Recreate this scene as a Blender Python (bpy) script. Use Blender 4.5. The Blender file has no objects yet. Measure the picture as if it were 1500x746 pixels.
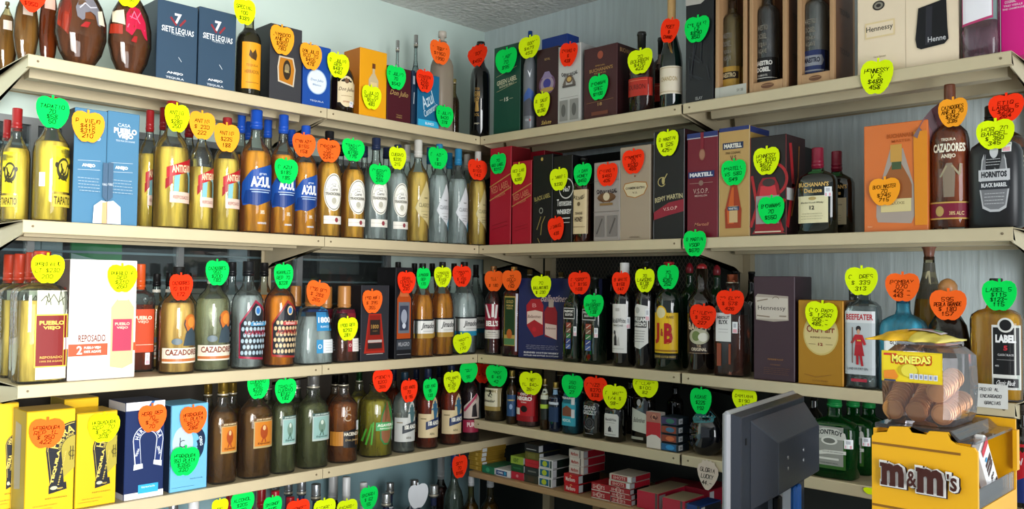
import bpy, bmesh, math, random
from mathutils import Vector, Matrix
random.seed(7)
C = bpy.context.scene.collection
SC = bpy.context.scene

# ------------------------------------------------------------------ camera
EYE = 1.5
FPX, YAW, PITCH, ROLL = 1254.16, -0.769149, 0.0357012, 0.0111998
CAM = Vector((1.98734, -1.90079, EYE))
FW = Vector((math.sin(YAW)*math.cos(PITCH), math.cos(YAW)*math.cos(PITCH), math.sin(PITCH)))
_r = Vector((math.cos(YAW), -math.sin(YAW), 0)); _u = _r.cross(FW)
RT = _r*math.cos(ROLL) + _u*math.sin(ROLL); UP = -_r*math.sin(ROLL) + _u*math.cos(ROLL)
cd = bpy.data.cameras.new('camera'); cam = bpy.data.objects.new('camera', cd); C.objects.link(cam)
cd.sensor_width = 36; cd.lens = FPX/1500*36; cd.sensor_fit = 'HORIZONTAL'; cd.clip_start = .02
M = Matrix((RT, UP, -FW)).transposed().to_4x4(); M.translation = CAM; cam.matrix_world = M
SC.camera = cam
# ------------------------------------------------------------------ light
w = bpy.data.worlds.new('world'); SC.world = w; w.use_nodes = True
w.node_tree.nodes['Background'].inputs[0].default_value = (.80, .90, 1.0, 1)
w.node_tree.nodes['Background'].inputs[1].default_value = .34
def area(name, loc, target, sx, sy, power, col):
    l = bpy.data.lights.new(name, 'AREA'); l.shape = 'RECTANGLE'; l.size = sx; l.size_y = sy
    l.energy = power; l.color = col
    o = bpy.data.objects.new(name, l); C.objects.link(o); o.location = loc
    o.rotation_euler = (Vector(target)-Vector(loc)).to_track_quat('-Z', 'Y').to_euler()
    return o
dl = area('doorway_daylight', (3.4, -2.35, 1.7), (-.3, -2.15, 1.6), 1.2, 1.9, 44, (1, .98, .94)); dl.data.spread = math.radians(70)
area('shopfront_daylight', (3.7, -1.5, 1.1), (1.2, 0, 1.5), 1.4, 1.6, 46, (.95, .98, 1))
SC.view_settings.view_transform = 'Standard'; SC.view_settings.look = 'None'
SC.view_settings.exposure = .35; SC.view_settings.gamma = 1

# ------------------------------------------------------------------ helpers
def ray(px, py): return FW*FPX + RT*(px-750) - UP*(py-373)
def hit(side, px, py, d):
    """point of the sight line through a pixel on the upright plane d behind a shelf front"""
    r = ray(px, py)
    t = ((-d)-CAM.x)/r.x if side == 'L' else (d-CAM.y)/r.y
    return CAM + r*t, t*FPX
def along(side, px, py, d):
    p, t = hit(side, px, py, d); return (p.y if side == 'L' else p.x), t
def wpos(side, a, d): return (-d, a) if side == 'L' else (a, d)
ROTZ = {'L': math.pi/2, 'R': 0.0}
D = .33
SH = {'L1': EYE+.4774, 'L2': EYE+.1253, 'L3': EYE-.2225, 'L4': EYE-.5031, 'L5': EYE-.93,
      'R1': EYE+.4774, 'R2': EYE+.1253, 'R3': EYE-.2225, 'R4': EYE-.4315, 'R5': EYE-.5976}
def lin(h):
    v = [int(h[i:i+2], 16)/255 for i in (0, 2, 4)]
    return tuple((c/12.92 if c <= .04045 else ((c+.055)/1.055)**2.4) for c in v)+(1,)
_m = {}
def newmat(name):
    m = bpy.data.materials.new(name); m.use_nodes = True; return m, m.node_tree, m.node_tree.nodes['Principled BSDF']
def mat(col, rough=.45, metal=0.0, noise=0.0, bump=0.0, scale=30, trans=0.0, stretch=None):
    k = (col, rough, metal, noise, bump, scale, trans, stretch)
    if k in _m: return _m[k]
    m, nt, b = newmat('paint_'+col); c = lin(col)
    b.inputs['Base Color'].default_value = c; b.inputs['Roughness'].default_value = rough
    b.inputs['Metallic'].default_value = metal
    if rough >= .9: b.inputs['Specular IOR Level'].default_value = 0
    elif rough == .4: b.inputs['Specular IOR Level'].default_value = .3
    if trans: b.inputs['Transmission Weight'].default_value = trans
    if noise or bump:
        tc = nt.nodes.new('ShaderNodeTexCoord'); n = nt.nodes.new('ShaderNodeTexNoise')
        mp = nt.nodes.new('ShaderNodeMapping'); nt.links.new(tc.outputs['Object'], mp.inputs[0])
        if stretch: mp.inputs['Scale'].default_value = stretch
        nt.links.new(mp.outputs[0], n.inputs['Vector']); n.inputs['Scale'].default_value = scale; n.inputs['Detail'].default_value = 6
        if noise:
            mx = nt.nodes.new('ShaderNodeMix'); mx.data_type = 'RGBA'
            mx.inputs[6].default_value = tuple(x*(1-noise) for x in c[:3])+(1,)
            mx.inputs[7].default_value = tuple(min(1, x*(1+noise)) for x in c[:3])+(1,)
            nt.links.new(n.outputs['Fac'], mx.inputs[0]); nt.links.new(mx.outputs[2], b.inputs['Base Color'])
        if bump:
            bp = nt.nodes.new('ShaderNodeBump'); bp.inputs['Strength'].default_value = bump; bp.inputs['Distance'].default_value = .01
            nt.links.new(n.outputs['Fac'], bp.inputs['Height']); nt.links.new(bp.outputs[0], b.inputs['Normal'])
    _m[k] = m; return m
def shell(tint='f4faf8', frost=0.0):
    k = ('shell', tint, frost)
    if k in _m: return _m[k]
    m, nt, b = newmat('glass_'+tint); nt.nodes.remove(b)
    o = nt.nodes['Material Output']; f = nt.nodes.new('ShaderNodeFresnel'); f.inputs[0].default_value = 1.5
    t = nt.nodes.new('ShaderNodeBsdfTransparent'); t.inputs[0].default_value = lin(tint)
    g = nt.nodes.new('ShaderNodeBsdfGlossy'); g.inputs['Roughness'].default_value = .03+frost*.3
    n = nt.nodes.new('ShaderNodeTexNoise'); n.inputs['Scale'].default_value = 26; tc = nt.nodes.new('ShaderNodeTexCoord')
    nt.links.new(tc.outputs['Object'], n.inputs['Vector'])
    bp = nt.nodes.new('ShaderNodeBump'); bp.inputs['Strength'].default_value = .06; bp.inputs['Distance'].default_value = .004
    nt.links.new(n.outputs['Fac'], bp.inputs['Height']); nt.links.new(bp.outputs[0], g.inputs['Normal']); nt.links.new(bp.outputs[0], f.inputs['Normal'])
    mx = nt.nodes.new('ShaderNodeMixShader'); nt.links.new(f.outputs[0], mx.inputs[0]); nt.links.new(t.outputs[0], mx.inputs[1]); nt.links.new(g.outputs[0], mx.inputs[2])
    last = mx
    df = nt.nodes.new('ShaderNodeBsdfDiffuse'); df.inputs[0].default_value = lin(tint)
    m2 = nt.nodes.new('ShaderNodeMixShader'); m2.inputs[0].default_value = .015+frost*.6
    nt.links.new(mx.outputs[0], m2.inputs[1]); nt.links.new(df.outputs[0], m2.inputs[2]); last = m2
    nt.links.new(last.outputs[0], o.inputs[0]); _m[k] = m; return m
def liquid(col, body=.35):
    k = ('liq', col, body)
    if k in _m: return _m[k]
    m, nt, b = newmat('liquid_'+col); o = nt.nodes['Material Output']
    b.inputs['Base Color'].default_value = lin(col); b.inputs['Transmission Weight'].default_value = 1
    b.inputs['IOR'].default_value = 1.34; b.inputs['Roughness'].default_value = .0
    c0 = lin(col); m0 = max(c0[:3]); b.inputs['Base Color'].default_value = tuple((q/m0)**.8*min(1, m0*1.5) for q in c0[:3])+(1,)
    tc = nt.nodes.new('ShaderNodeTexCoord'); mp = nt.nodes.new('ShaderNodeMapping'); mp.inputs['Scale'].default_value = (1, 1, .35)
    n = nt.nodes.new('ShaderNodeTexNoise'); n.inputs['Scale'].default_value = 60; nt.links.new(tc.outputs['Object'], mp.inputs[0]); nt.links.new(mp.outputs[0], n.inputs['Vector'])
    bp = nt.nodes.new('ShaderNodeBump'); bp.inputs['Strength'].default_value = .5; bp.inputs['Distance'].default_value = .004
    nt.links.new(n.outputs['Fac'], bp.inputs['Height']); nt.links.new(bp.outputs[0], b.inputs['Normal'])
    c = lin(col); mxc = max(c[:3]); sat = tuple(min(1, (q/mxc)**1.35*min(1, mxc*1.25)) for q in c[:3])+(1,)
    tr = nt.nodes.new('ShaderNodeBsdfTranslucent'); tr.inputs[0].default_value = sat
    df = nt.nodes.new('ShaderNodeBsdfDiffuse'); df.inputs[0].default_value = sat
    a = nt.nodes.new('ShaderNodeMixShader'); a.inputs[0].default_value = .8
    nt.links.new(tr.outputs[0], a.inputs[1]); nt.links.new(df.outputs[0], a.inputs[2])
    lw = nt.nodes.new('ShaderNodeLayerWeight'); lw.inputs[0].default_value = .35
    mr = nt.nodes.new('ShaderNodeMapRange'); mr.inputs[1].default_value = 0; mr.inputs[2].default_value = .8
    mr.inputs[3].default_value = min(1, body*1.5); mr.inputs[4].default_value = body*.45  # diffuse body imitates light glowing in the liquid: bright middle, dark rims
    nt.links.new(lw.outputs['Facing'], mr.inputs[0])
    m3 = nt.nodes.new('ShaderNodeMapping'); m3.inputs['Scale'].default_value = (1, 1, .13); nt.links.new(tc.outputs['Object'], m3.inputs[0])
    n2 = nt.nodes.new('ShaderNodeTexNoise'); n2.inputs['Scale'].default_value = 55; n2.inputs['Detail'].default_value = 3; nt.links.new(m3.outputs[0], n2.inputs['Vector'])
    r2 = nt.nodes.new('ShaderNodeMapRange'); r2.inputs[1].default_value = .38; r2.inputs[2].default_value = .58; r2.inputs[3].default_value = .45; r2.inputs[4].default_value = 1  # bright and dark streaks of refracted light put into the mix
    nt.links.new(n2.outputs['Fac'], r2.inputs[0]); ml = nt.nodes.new('ShaderNodeMath'); ml.operation = 'MULTIPLY'
    nt.links.new(mr.outputs[0], ml.inputs[0]); nt.links.new(r2.outputs[0], ml.inputs[1])
    mx = nt.nodes.new('ShaderNodeMixShader'); nt.links.new(ml.outputs[0], mx.inputs[0])
    nt.links.new(b.outputs[0], mx.inputs[1]); nt.links.new(a.outputs[0], mx.inputs[2]); nt.links.new(mx.outputs[0], o.inputs[0])
    _m[k] = m; return m
def darkglass(col):
    k = ('dk', col)
    if k in _m: return _m[k]
    m, nt, b = newmat('dark_glass_'+col); b.inputs['Base Color'].default_value = lin(col)
    b.inputs['Roughness'].default_value = .06; b.inputs['Coat Weight'].default_value = .6; b.inputs['Coat Roughness'].default_value = .02
    _m[k] = m; return m
GOLD = mat('c9a05a', .3, .8); SILVER = mat('c8c8cc', .25, .9)
def link(o, parent=None):
    C.objects.link(o)
    if parent is not None: o.parent = parent
    return o
def mesh_obj(name, verts, faces, mats, midx=None, parent=None, smooth=False, uv=None):
    me = bpy.data.meshes.new(name); me.from_pydata(verts, [], faces)
    for m in (mats if isinstance(mats, list) else [mats]): me.materials.append(m)
    if midx: me.polygons.foreach_set('material_index', midx)
    if smooth: me.polygons.foreach_set('use_smooth', [True]*len(faces))
    me.update(); o = bpy.data.objects.new(name, me); return link(o, parent)
def bm_obj(name, bm, m, parent=None, smooth=False):
    bmesh.ops.recalc_face_normals(bm, faces=bm.faces)
    me = bpy.data.meshes.new(name); bm.to_mesh(me); bm.free()
    for x in (m if isinstance(m, list) else [m]): me.materials.append(x)
    if smooth: me.polygons.foreach_set('use_smooth', [True]*len(me.polygons))
    return link(bpy.data.objects.new(name, me), parent)
def add_box(bm, x0, x1, y0, y1, z0, z1, bev=0, mi=0):
    r = bmesh.ops.create_cube(bm, size=1)['verts']
    for v in r:
        v.co = Vector(((x0+x1)/2+v.co.x*(x1-x0), (y0+y1)/2+v.co.y*(y1-y0), (z0+z1)/2+v.co.z*(z1-z0)))
    fs = set(f for v in r for f in v.link_faces)
    for f in fs: f.material_index = mi
    if bev:
        es = list(set(e for v in r for e in v.link_edges))
        q = bmesh.ops.bevel(bm, geom=es, offset=bev, segments=1, affect='EDGES', clamp_overlap=True)
        for f in q['faces']: f.material_index = mi
def box(name, x0, x1, y0, y1, z0, z1, m, parent=None, bev=0):
    bm = bmesh.new(); add_box(bm, x0, x1, y0, y1, z0, z1, bev); return bm_obj(name, bm, m, parent)
def prism(name, pts, axis, a0, a1, m, parent=None):
    """extrude a 2D outline; axis is the extrusion axis 'x','y' or 'z'"""
    n = len(pts); V = []
    for a in (a0, a1):
        for p, q in pts: V.append({'x': (a, p, q), 'y': (p, a, q), 'z': (p, q, a)}[axis])
    F = [tuple(range(n))[::-1], tuple(range(n, 2*n))]+[(i, (i+1) % n, n+(i+1) % n, n+i) for i in range(n)]
    bm = bmesh.new(); vs = [bm.verts.new(v) for v in V]
    for f in F: bm.faces.new([vs[i] for i in f])
    bmesh.ops.triangulate(bm, faces=[f for f in bm.faces if len(f.verts) > 4])
    return bm_obj(name, bm, m, parent)
REG = []
def tag(o, label, cat, group=None):
    o['label'] = label; o['category'] = cat
    if group: o['group'] = group
    return o
def empty(name, loc, rz=0, label=None, cat=None, group=None):
    o = bpy.data.objects.new(name, None); o.empty_display_size = .05; C.objects.link(o)
    o.location = loc; o.rotation_euler = (0, 0, rz)
    if label: tag(o, label, cat, group)
    return o
def struct(o): o['kind'] = 'structure'; return o

# ------------------------------------------------------------------ flat print laid on a surface
_txt = {}
def text_mesh(s, bold=0.0, res=2):
    k = (s, bold)
    if k in _txt: return _txt[k]
    cu = bpy.data.curves.new('t', 'FONT'); cu.body = s; cu.resolution_u = res if len(s) < 12 else 1; cu.offset = bold; cu.size = 1
    o = bpy.data.objects.new('t', cu); C.objects.link(o)
    dg = bpy.context.evaluated_depsgraph_get(); dg.update()
    me = o.evaluated_get(dg).to_mesh()
    V = [(v.co.x, v.co.y) for v in me.vertices]; F = [tuple(p.vertices) for p in me.polygons]
    o.evaluated_get(dg).to_mesh_clear(); bpy.data.objects.remove(o); bpy.data.curves.remove(cu)
    if not V: V = [(0, 0), (1, 0), (1, 1)]; F = []
    x0 = min(v[0] for v in V); x1 = max(v[0] for v in V); y0 = min(v[1] for v in V); y1 = max(v[1] for v in V)
    V = [((x-x0)/(x1-x0)-.5, (y-y0)/(y1-y0)-.5) for x, y in V]
    _txt[k] = (V, F, (x1-x0)/(y1-y0)); return _txt[k]
ST = {'A': '00 26 40|13 33', 'B': '00 06 36 45 33 03|33 42 41 30 00', 'C': '45 36 16 05 01 10 30 41', 'D': '00 06 26 44 42 20 00',
 'E': '46 06 00 40|03 33', 'F': '46 06 00|03 33', 'G': '45 36 16 05 01 10 30 41 43 23', 'H': '00 06|40 46|03 43', 'I': '20 26',
 'J': '46 41 30 10 01', 'K': '00 06|46 03 40', 'L': '06 00 40', 'M': '00 06 23 46 40', 'N': '00 06 40 46', 'O': '16 36 45 41 30 10 01 05 16',
 'P': '00 06 36 45 43 32 02', 'Q': '16 36 45 41 30 10 01 05 16|22 40', 'R': '00 06 36 45 43 32 02|22 40', 'S': '45 36 16 05 04 42 41 30 10 01',
 'T': '06 46|26 20', 'U': '06 01 10 30 41 46', 'V': '06 20 46', 'W': '06 10 23 30 46', 'X': '00 46|06 40', 'Y': '06 23 46|23 20', 'Z': '06 46 00 40',
 '0': '16 36 45 41 30 10 01 05 16', '1': '14 26 20', '2': '05 16 36 45 44 00 40', '3': '05 16 36 45 34 23 32 41 30 10 01', '4': '30 36 02 42',
 '5': '46 06 03 33 42 41 30 10 01', '6': '45 36 16 05 01 10 30 41 42 33 03', '7': '06 46 10', '8': '23 14 05 16 36 45 34 23 12 01 10 30 41 32 23',
 '9': '43 13 04 05 16 36 45 41 30 10', '$': '45 16 04 42 30 01|26 20', '-': '03 43', '.': '20 21', '/': '00 46', "'": '25 26', '=': '02 42|04 44', '&': '40 05 16 24 01 10 42'}
class Flat:
    def __init__(s, w, h, y0): s.w, s.h, s.y0 = w, h, y0; s.curved = False
    def pt(s, x, z, e): return (x, s.y0-e, z)
class Side:      # the +x or -x face of a box; local x runs front to back
    def __init__(s, w, h, x, sign): s.w, s.h, s.x, s.s = w, h, x, sign; s.curved = False
    def pt(s, x, z, e): return (s.x+s.s*e, x*s.s+s.w/2, z)
class Round:
    def __init__(s, prof, a, H, n, dp): s.p, s.a, s.h, s.n, s.dp = prof, a, H, n, dp; s.w = 2*a; s.curved = True
    def rad(s, z):
        t = z/s.h; p = s.p
        for (t0, r0), (t1, r1) in zip(p, p[1:]):
            if t0 <= t <= t1: return (r0+(r1-r0)*(t-t0)/max(1e-6, t1-t0))*s.a
        return p[-1][1]*s.a if t > p[-1][0] else p[0][1]*s.a
    def pt(s, x, z, e):
        r = s.rad(z)+e; b = s.rad(z)*s.dp+e
        if s.n == 2: xx = r*math.sin(max(-1.57, min(1.57, x/r)))
        else: xx = max(-.999*r, min(.999*r, x))
        return (xx, -b*(1-abs(xx/r)**s.n)**(1/s.n), z)
def emit(name, els, S, parent, eps0=.0004):
    V, F, MI, mats, mk = [], [], [], [], {}
    hw = S.w/2; H = S.h
    def mi(c):
        if c not in mk:
            mk[c] = len(mats)
            mats.append(GOLD if c == 'gold' else SILVER if c == 'silver' else mat(c, .95 if name == 'handwriting' else .4))
        return mk[c]
    def quadstrip(xs, lo, hi, e, c, rows=1):
        nr = rows
        base = len(V)
        for x, a, b in zip(xs, lo, hi):
            for j in range(nr+1): V.append(S.pt(x, a+(b-a)*j/nr, e))
        for i in range(len(xs)-1):
            for j in range(nr):
                q = base+i*(nr+1)+j; F.append((q, q+nr+1, q+nr+2, q+1)); MI.append(mi(c))
    def xs_for(x0, x1, extra=()):
        n = max(1, int(abs(x1-x0)/(hw*.16))) if S.curved else 1
        return sorted(set([x0+(x1-x0)*i/n for i in range(n+1)]+[q for q in extra if x0 <= q <= x1]))
    def ribbon(pts, wd, e, c, jit=0):
        for (x0, z0), (x1, z1) in zip(pts, pts[1:]):
            dx, dz = x1-x0, z1-z0; L = math.hypot(dx, dz) or 1; nx, nz = -dz/L*wd/2, dx/L*wd/2
            x0 -= dx/L*wd*.3; z0 -= dz/L*wd*.3; x1 += dx/L*wd*.3; z1 += dz/L*wd*.3
            b = len(V)
            V.extend([S.pt(x0-nx, z0-nz, e), S.pt(x1-nx, z1-nz, e), S.pt(x1+nx, z1+nz, e), S.pt(x0+nx, z0+nz, e)])
            F.append((b, b+1, b+2, b+3)); MI.append(mi(c))
    for k, el in enumerate(els):
        e = eps0+.00022*k; t = el[0]
        if t == 'R':
            _, u0, v0, u1, v1, c = el
            xs = xs_for(u0*hw, u1*hw); quadstrip(xs, [v0*H]*len(xs), [v1*H]*len(xs), e, c, 3 if S.curved else 1)
        elif t == 'E':
            _, uc, vc, ru, rv, c = el; n = 14
            xs = [uc*hw-ru*hw*math.cos(math.pi*i/n) for i in range(n+1)]
            hh = [rv*H*math.sin(math.pi*i/n) for i in range(n+1)]
            quadstrip(xs, [vc*H-q for q in hh], [vc*H+q for q in hh], e, c, 2 if S.curved else 1)
        elif t == 'P':
            P = [(u*hw, v*H) for u, v in el[1]]; xs = xs_for(min(p[0] for p in P), max(p[0] for p in P), [p[0] for p in P])
            lo, hi = [], []
            for x in xs:
                zs = []
                for (xa, za), (xb, zb) in zip(P, P[1:]+P[:1]):
                    if abs(xb-xa) < 1e-9:
                        if abs(x-xa) < 1e-7: zs += [za, zb]
                    elif min(xa, xb)-1e-7 <= x <= max(xa, xb)+1e-7: zs.append(za+(zb-za)*(x-xa)/(xb-xa))
                lo.append(min(zs)); hi.append(max(zs))
            quadstrip(xs, lo, hi, e, el[2], 2 if S.curved else 1)
        elif t == 'L':
            P = []
            for (u0, v0), (u1, v1) in zip(el[1], el[1][1:]):
                n = max(1, int(abs(u1-u0)/.2)) if S.curved else 1
                P += [((u0+(u1-u0)*i/n)*hw, (v0+(v1-v0)*i/n)*H) for i in range(n)]
            P.append((el[1][-1][0]*hw, el[1][-1][1]*H)); ribbon(P, el[2]*H, e, el[3])
        elif t == 'A':      # arc band, radii in u units
            _, uc, vc, r0, r1, a0, a1, c = el; n = 14; b = len(V)
            for i in range(n+1):
                a = math.radians(a0+(a1-a0)*i/n)
                for r in (r0, r1): V.append(S.pt(uc*hw+r*hw*math.cos(a), vc*H+r*hw*math.sin(a), e))
            for i in range(n): q = b+2*i; F.append((q, q+1, q+3, q+2)); MI.append(mi(c))
        elif t == 'T':
            _, s, uc, vc, wu, hv, c = el[:7]; op = el[7] if len(el) > 7 else {}
            TV, TF, asp = text_mesh(s, op.get('b', .012)); a = math.radians(op.get('rot', 0)); sh = op.get('sh', 0)
            b = len(V); W2, H2 = wu*hw, hv*H
            if op.get('rot', 0) and 'w' not in op: pass
            for x, y in TV:
                X = x*W2+sh*y*H2; Z = y*H2
                if 'arc' in op: Z += op['arc']*H2*(1-4*x*x)
                V.append(S.pt(uc*hw+X*math.cos(a)-Z*math.sin(a), vc*H+X*math.sin(a)+Z*math.cos(a), e))
            for f in TF: F.append(tuple(b+i for i in f)); MI.append(mi(c))
        elif t == 'TA':     # text on an arc: centre, radius (u), start and end angle
            _, s, uc, vc, r, a0, a1, h, c = el; n = len(s)
            for i, ch in enumerate(s):
                if ch == ' ': continue
                TV, TF, asp = text_mesh(ch, .02); a = math.radians(a0+(a1-a0)*(i+.5)/n); ro = a-math.pi/2
                hh = h*hw; ww = hh*min(asp, 1.0)*.9; b = len(V)
                cx, cz = uc*hw+r*hw*math.cos(a), vc*H+r*hw*math.sin(a)
                for x, y in TV:
                    X, Z = x*ww, y*hh; V.append(S.pt(cx+X*math.cos(ro)-Z*math.sin(ro), cz+X*math.sin(ro)+Z*math.cos(ro), e))
                for f in TF: F.append(tuple(b+i for i in f)); MI.append(mi(c))
        elif t == 'W':      # handwriting
            _, s, uc, vc, wu, hv, c, wd = el[:8]; n = len(s); cw = wu*hw/max(1, n)*1.0
            for i, ch in enumerate(s.upper()):
                if ch not in ST: continue
                ox = uc*hw-wu*hw/2+cw*i; jy = random.uniform(-.03, .03)*hv*H; sl = .22
                for pl in ST[ch].split('|'):
                    P = []
                    for q in pl.split():
                        gx, gy = int(q[0])/4, int(q[1])/6
                        P.append((ox+(gx*.74+sl*(gy-.5)*.6)*cw+random.uniform(-.03, .03)*cw, vc*H+(gy-.5)*hv*H+jy+(i-n/2)*hv*H*.03))
                    ribbon(P, wd, e, c)
    if not F: return None
    o = mesh_obj(name, V, F, mats, MI, parent); return o

def para(u0, u1, v0, v1, rows, c, th=.004):
    """small print too fine to read: thin broken lines of text"""
    out = []; rr = random.Random(int((u0+v0+rows)*1000))
    for i in range(rows):
        v = v1-(v1-v0)*(i+.5)/rows; x = u0+rr.uniform(0, .06)*(u1-u0)
        while x < u1-.04:
            w_ = rr.uniform(.05, .16)*(u1-u0); out.append(('R', x, v-th/2, min(u1, x+w_), v+th/2, c)); x += w_+.025*(u1-u0)
    return out
# ------------------------------------------------------------------ bottles
PR = {
 'std':   [(0, .93), (.012, 1), (.58, 1), (.64, .95), (.69, .8), (.735, .52), (.78, .36), (.84, .33), (1, .33)],
 'tall':  [(0, .93), (.012, 1), (.60, 1), (.66, .96), (.71, .82), (.75, .55), (.79, .4), (.84, .38), (1, .38)],
 'slope': [(0, .93), (.012, 1), (.50, 1), (.58, .93), (.66, .72), (.73, .48), (.80, .36), (1, .34)],
 'wine':  [(0, .93), (.012, 1), (.60, 1), (.66, .94), (.71, .74), (.75, .5), (.79, .42), (1, .40)],
 'champ': [(0, .93), (.012, 1), (.40, 1), (.48, .92), (.58, .66), (.68, .42), (.80, .33), (1, .3)],
 'squat': [(0, .9), (.015, 1), (.55, 1), (.62, .98), (.67, .88), (.71, .6), (.735, .34), (.78, .28), (1, .28)],
 'trap':  [(0, .97), (.012, 1), (.30, .95), (.66, .74), (.70, .66), (.72, .42), (.76, .36), (1, .36)],
 'jug':   [(0, .80), (.03, .95), (.2, 1), (.45, .98), (.6, .82), (.7, .5), (.76, .3), (1, .26)],
 'oval':  [(0, .42), (.03, .55), (.15, .82), (.32, 1), (.5, .98), (.66, .82), (.78, .55), (.86, .3), (.9, .2), (1, .18)],
 'ball':  [(0, .45), (.04, .62), (.16, .9), (.34, 1), (.52, .95), (.68, .7), (.78, .42), (.84, .25), (1, .22)],
 'don':   [(0, .92), (.015, 1), (.62, 1), (.74, .95), (.84, .78), (.9, .55), (.93, .35), (1, .33)],
 'slim':  [(0, .93), (.012, 1), (.55, .96), (.63, .8), (.7, .5), (.76, .34), (1, .3)],
 'sqr':   [(0, .95), (.012, 1), (.66, 1), (.70, .94), (.735, .7), (.75, .42), (.78, .36), (1, .36)],
 'bell':  [(0, .86), (.012, .92), (.05, .86), (.12, .86), (.5, .92), (.58, .98), (.64, .86), (.70, .55), (.76, .4), (1, .36)],
 'hex':   [(0, .95), (.012, 1), (.56, 1), (.63, .92), (.69, .62), (.74, .42), (1, .38)],
}
def loft(name, prof, a, H, n, dp, m, parent, t0=0, t1=1, k=1.0, seg=28, ribs=0, close=True, z_off=0):
    pts = []
    R_ = Round(prof, a, H, n, dp)
    ts = sorted(set([t0, t1]+[t for t, _ in prof if t0 < t < t1]))
    # refine the shoulder
    tt = []
    for p, q in zip(ts, ts[1:]): tt += [p]+([(p+q)/2] if q-p > .03 and q-p < .12 else [])
    tt.append(ts[-1]); V, F = [], []
    if ribs: seg = ribs*4
    for t in tt:
        r = R_.rad(t*H)*k
        for j in range(seg):
            th = 2*math.pi*j/seg; c, s = math.cos(th), math.sin(th)
            q = (abs(c)**n+abs(s)**n)**(-1/n)
            rr = r*(1-(.035 if (j % 4 in (0,)) and ribs and t < .62 else 0))
            V.append((rr*q*c, rr*dp*q*s, t*H+z_off))
    m_ = len(tt)
    for i in range(m_-1):
        for j in range(seg): F.append((i*seg+j, i*seg+(j+1) % seg, (i+1)*seg+(j+1) % seg, (i+1)*seg+j))
    if close: F.append(tuple(range(seg))[::-1]); F.append(tuple(range((m_-1)*seg, m_*seg)))
    return mesh_obj(name, V, F, m, parent=parent, smooth=True)
def cap_part(kind, col, r, z0, z1, dp, parent, n=2):
    M_ = mat(col, .32) if kind != 'metal' else mat(col, .25, .85)
    h = z1-z0
    if kind == 'ball': pr = [(0, .6), (.1, .8), (.3, 1), (.6, 1), (.85, .7), (.97, .3), (1, .05)]
    elif kind == 'cork': pr = [(0, .55), (.5, .55), (.52, 1), (.95, 1), (1, .9)]
    elif kind == 'wide': pr = [(0, .97), (.08, 1), (.92, 1), (1, .95)]
    elif kind == 'flare': pr = [(0, .62), (.25, .66), (.5, .8), (.62, 1), (.9, 1), (1, .92)]
    elif kind == 'rim': pr = [(0, .9), (.78, .95), (.8, 1.06), (.9, 1.06), (.92, 1), (1, .95)]
    else: pr = [(0, 1), (.3, 1.0), (.31, 1.04), (.36, 1.04), (.37, 1), (.95, 1), (1, .93)]
    cp = loft('cap', pr, r, h, n, 1, M_, parent, seg=20, z_off=z0)
    if kind in ('x', 'metal', 'wide'): loft('cap_ring', [(0, 1.05), (.5, 1.07), (1, 1.05)], r, min(.006, h*.12), n, 1, mat('c9c2b0', .3, .6) if kind == 'metal' else M_, cp, seg=20, z_off=z0+h*.10)
    return cp
ITEMS = []
def finish(root, side, sh, x, desc, cat, back):
    ITEMS.append(dict(o=root, side=side, sh=sh, x=x, desc=desc, cat=cat, back=back))
KN = {}
def kind(name, **kw): KN[name] = kw
ROWNAME = {'L1': 'top left shelf', 'L2': 'second left shelf', 'L3': 'third left shelf', 'L4': 'fourth left shelf', 'L5': 'bottom left shelf',
           'R1': 'top right shelf', 'R2': 'second right shelf', 'R3': 'third right shelf', 'R4': 'fourth right shelf', 'R5': 'wooden right shelf'}
def bottle(sh, cx, wpx, yt, d, kn, desc, back=0, **ov):
    """cx, wpx: where the bottle stands along the shelf and its width; yt: its top; d: axis depth behind the shelf front"""
    k = dict(KN[kn]); k.update(ov); side = sh[0]; z0 = SH[sh]+.0006
    a_, t = along(side, cx, 400, d); a = wpx/2*t/FPX
    ztop = hit(side, cx, yt, d)[0].z; H = ztop-z0
    lo, hi = a+.002, D-a*k.get('dp', 1)-.004
    x, y = wpos(side, a_, d)
    vx, vy = CAM.x-x, CAM.y-y; face = math.degrees(math.atan2(-vy, vx)) if side == 'L' else -math.degrees(math.atan2(vx, -vy))
    tf = k.get('turn', .75 if k.get('n', 2) < 2.7 and k.get('dp', 1) > .9 else .12)
    rot = k['rot'] if 'rot' in k else -face*tf
    root = empty(k.get('name', 'liquor_bottle'), (x, y, z0), ROTZ[side]+math.radians(rot))
    prof = PR[k['prof']]; n = k.get('n', 2); dp = k.get('dp', 1); c0, cr, ccol, ck = k['cap']
    seg = 28
    gm = k['glass']; dark = k.get('dark', 0)
    loft('glass_body', prof, a, H, n, dp, gm, root, 0, c0+.02, seg=seg, ribs=k.get('ribs', 0))
    if k.get('liq'):
        loft('liquid', prof, a, H, n, dp, k['liq'], root, .02, k.get('lvl', .7), k=.93, seg=20)
    if ccol: cap_part(ck, ccol, cr*a, c0*H, H, 1, root)
    S = Round(prof, a, H, n, dp)
    if k.get('els'): emit('label', k['els'], S, root)
    if k.get('neck'): emit('neck_label', k['neck'], S, root)
    if k.get('seal'):
        u, v = k['seal']; emit('tax_seal', [('R', u, v-.055, u+.34, v+.055, 'e9ecee'), ('R', u+.04, v-.05, u+.3, v-.015, 'e3a8b4'), ('R', u+.08, v+.0, u+.26, v+.04, 'b9bcc4')], S, root, .0012)
    finish(root, side, sh, cx, desc, k.get('cat', 'bottle'), back); return root, a, H
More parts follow.
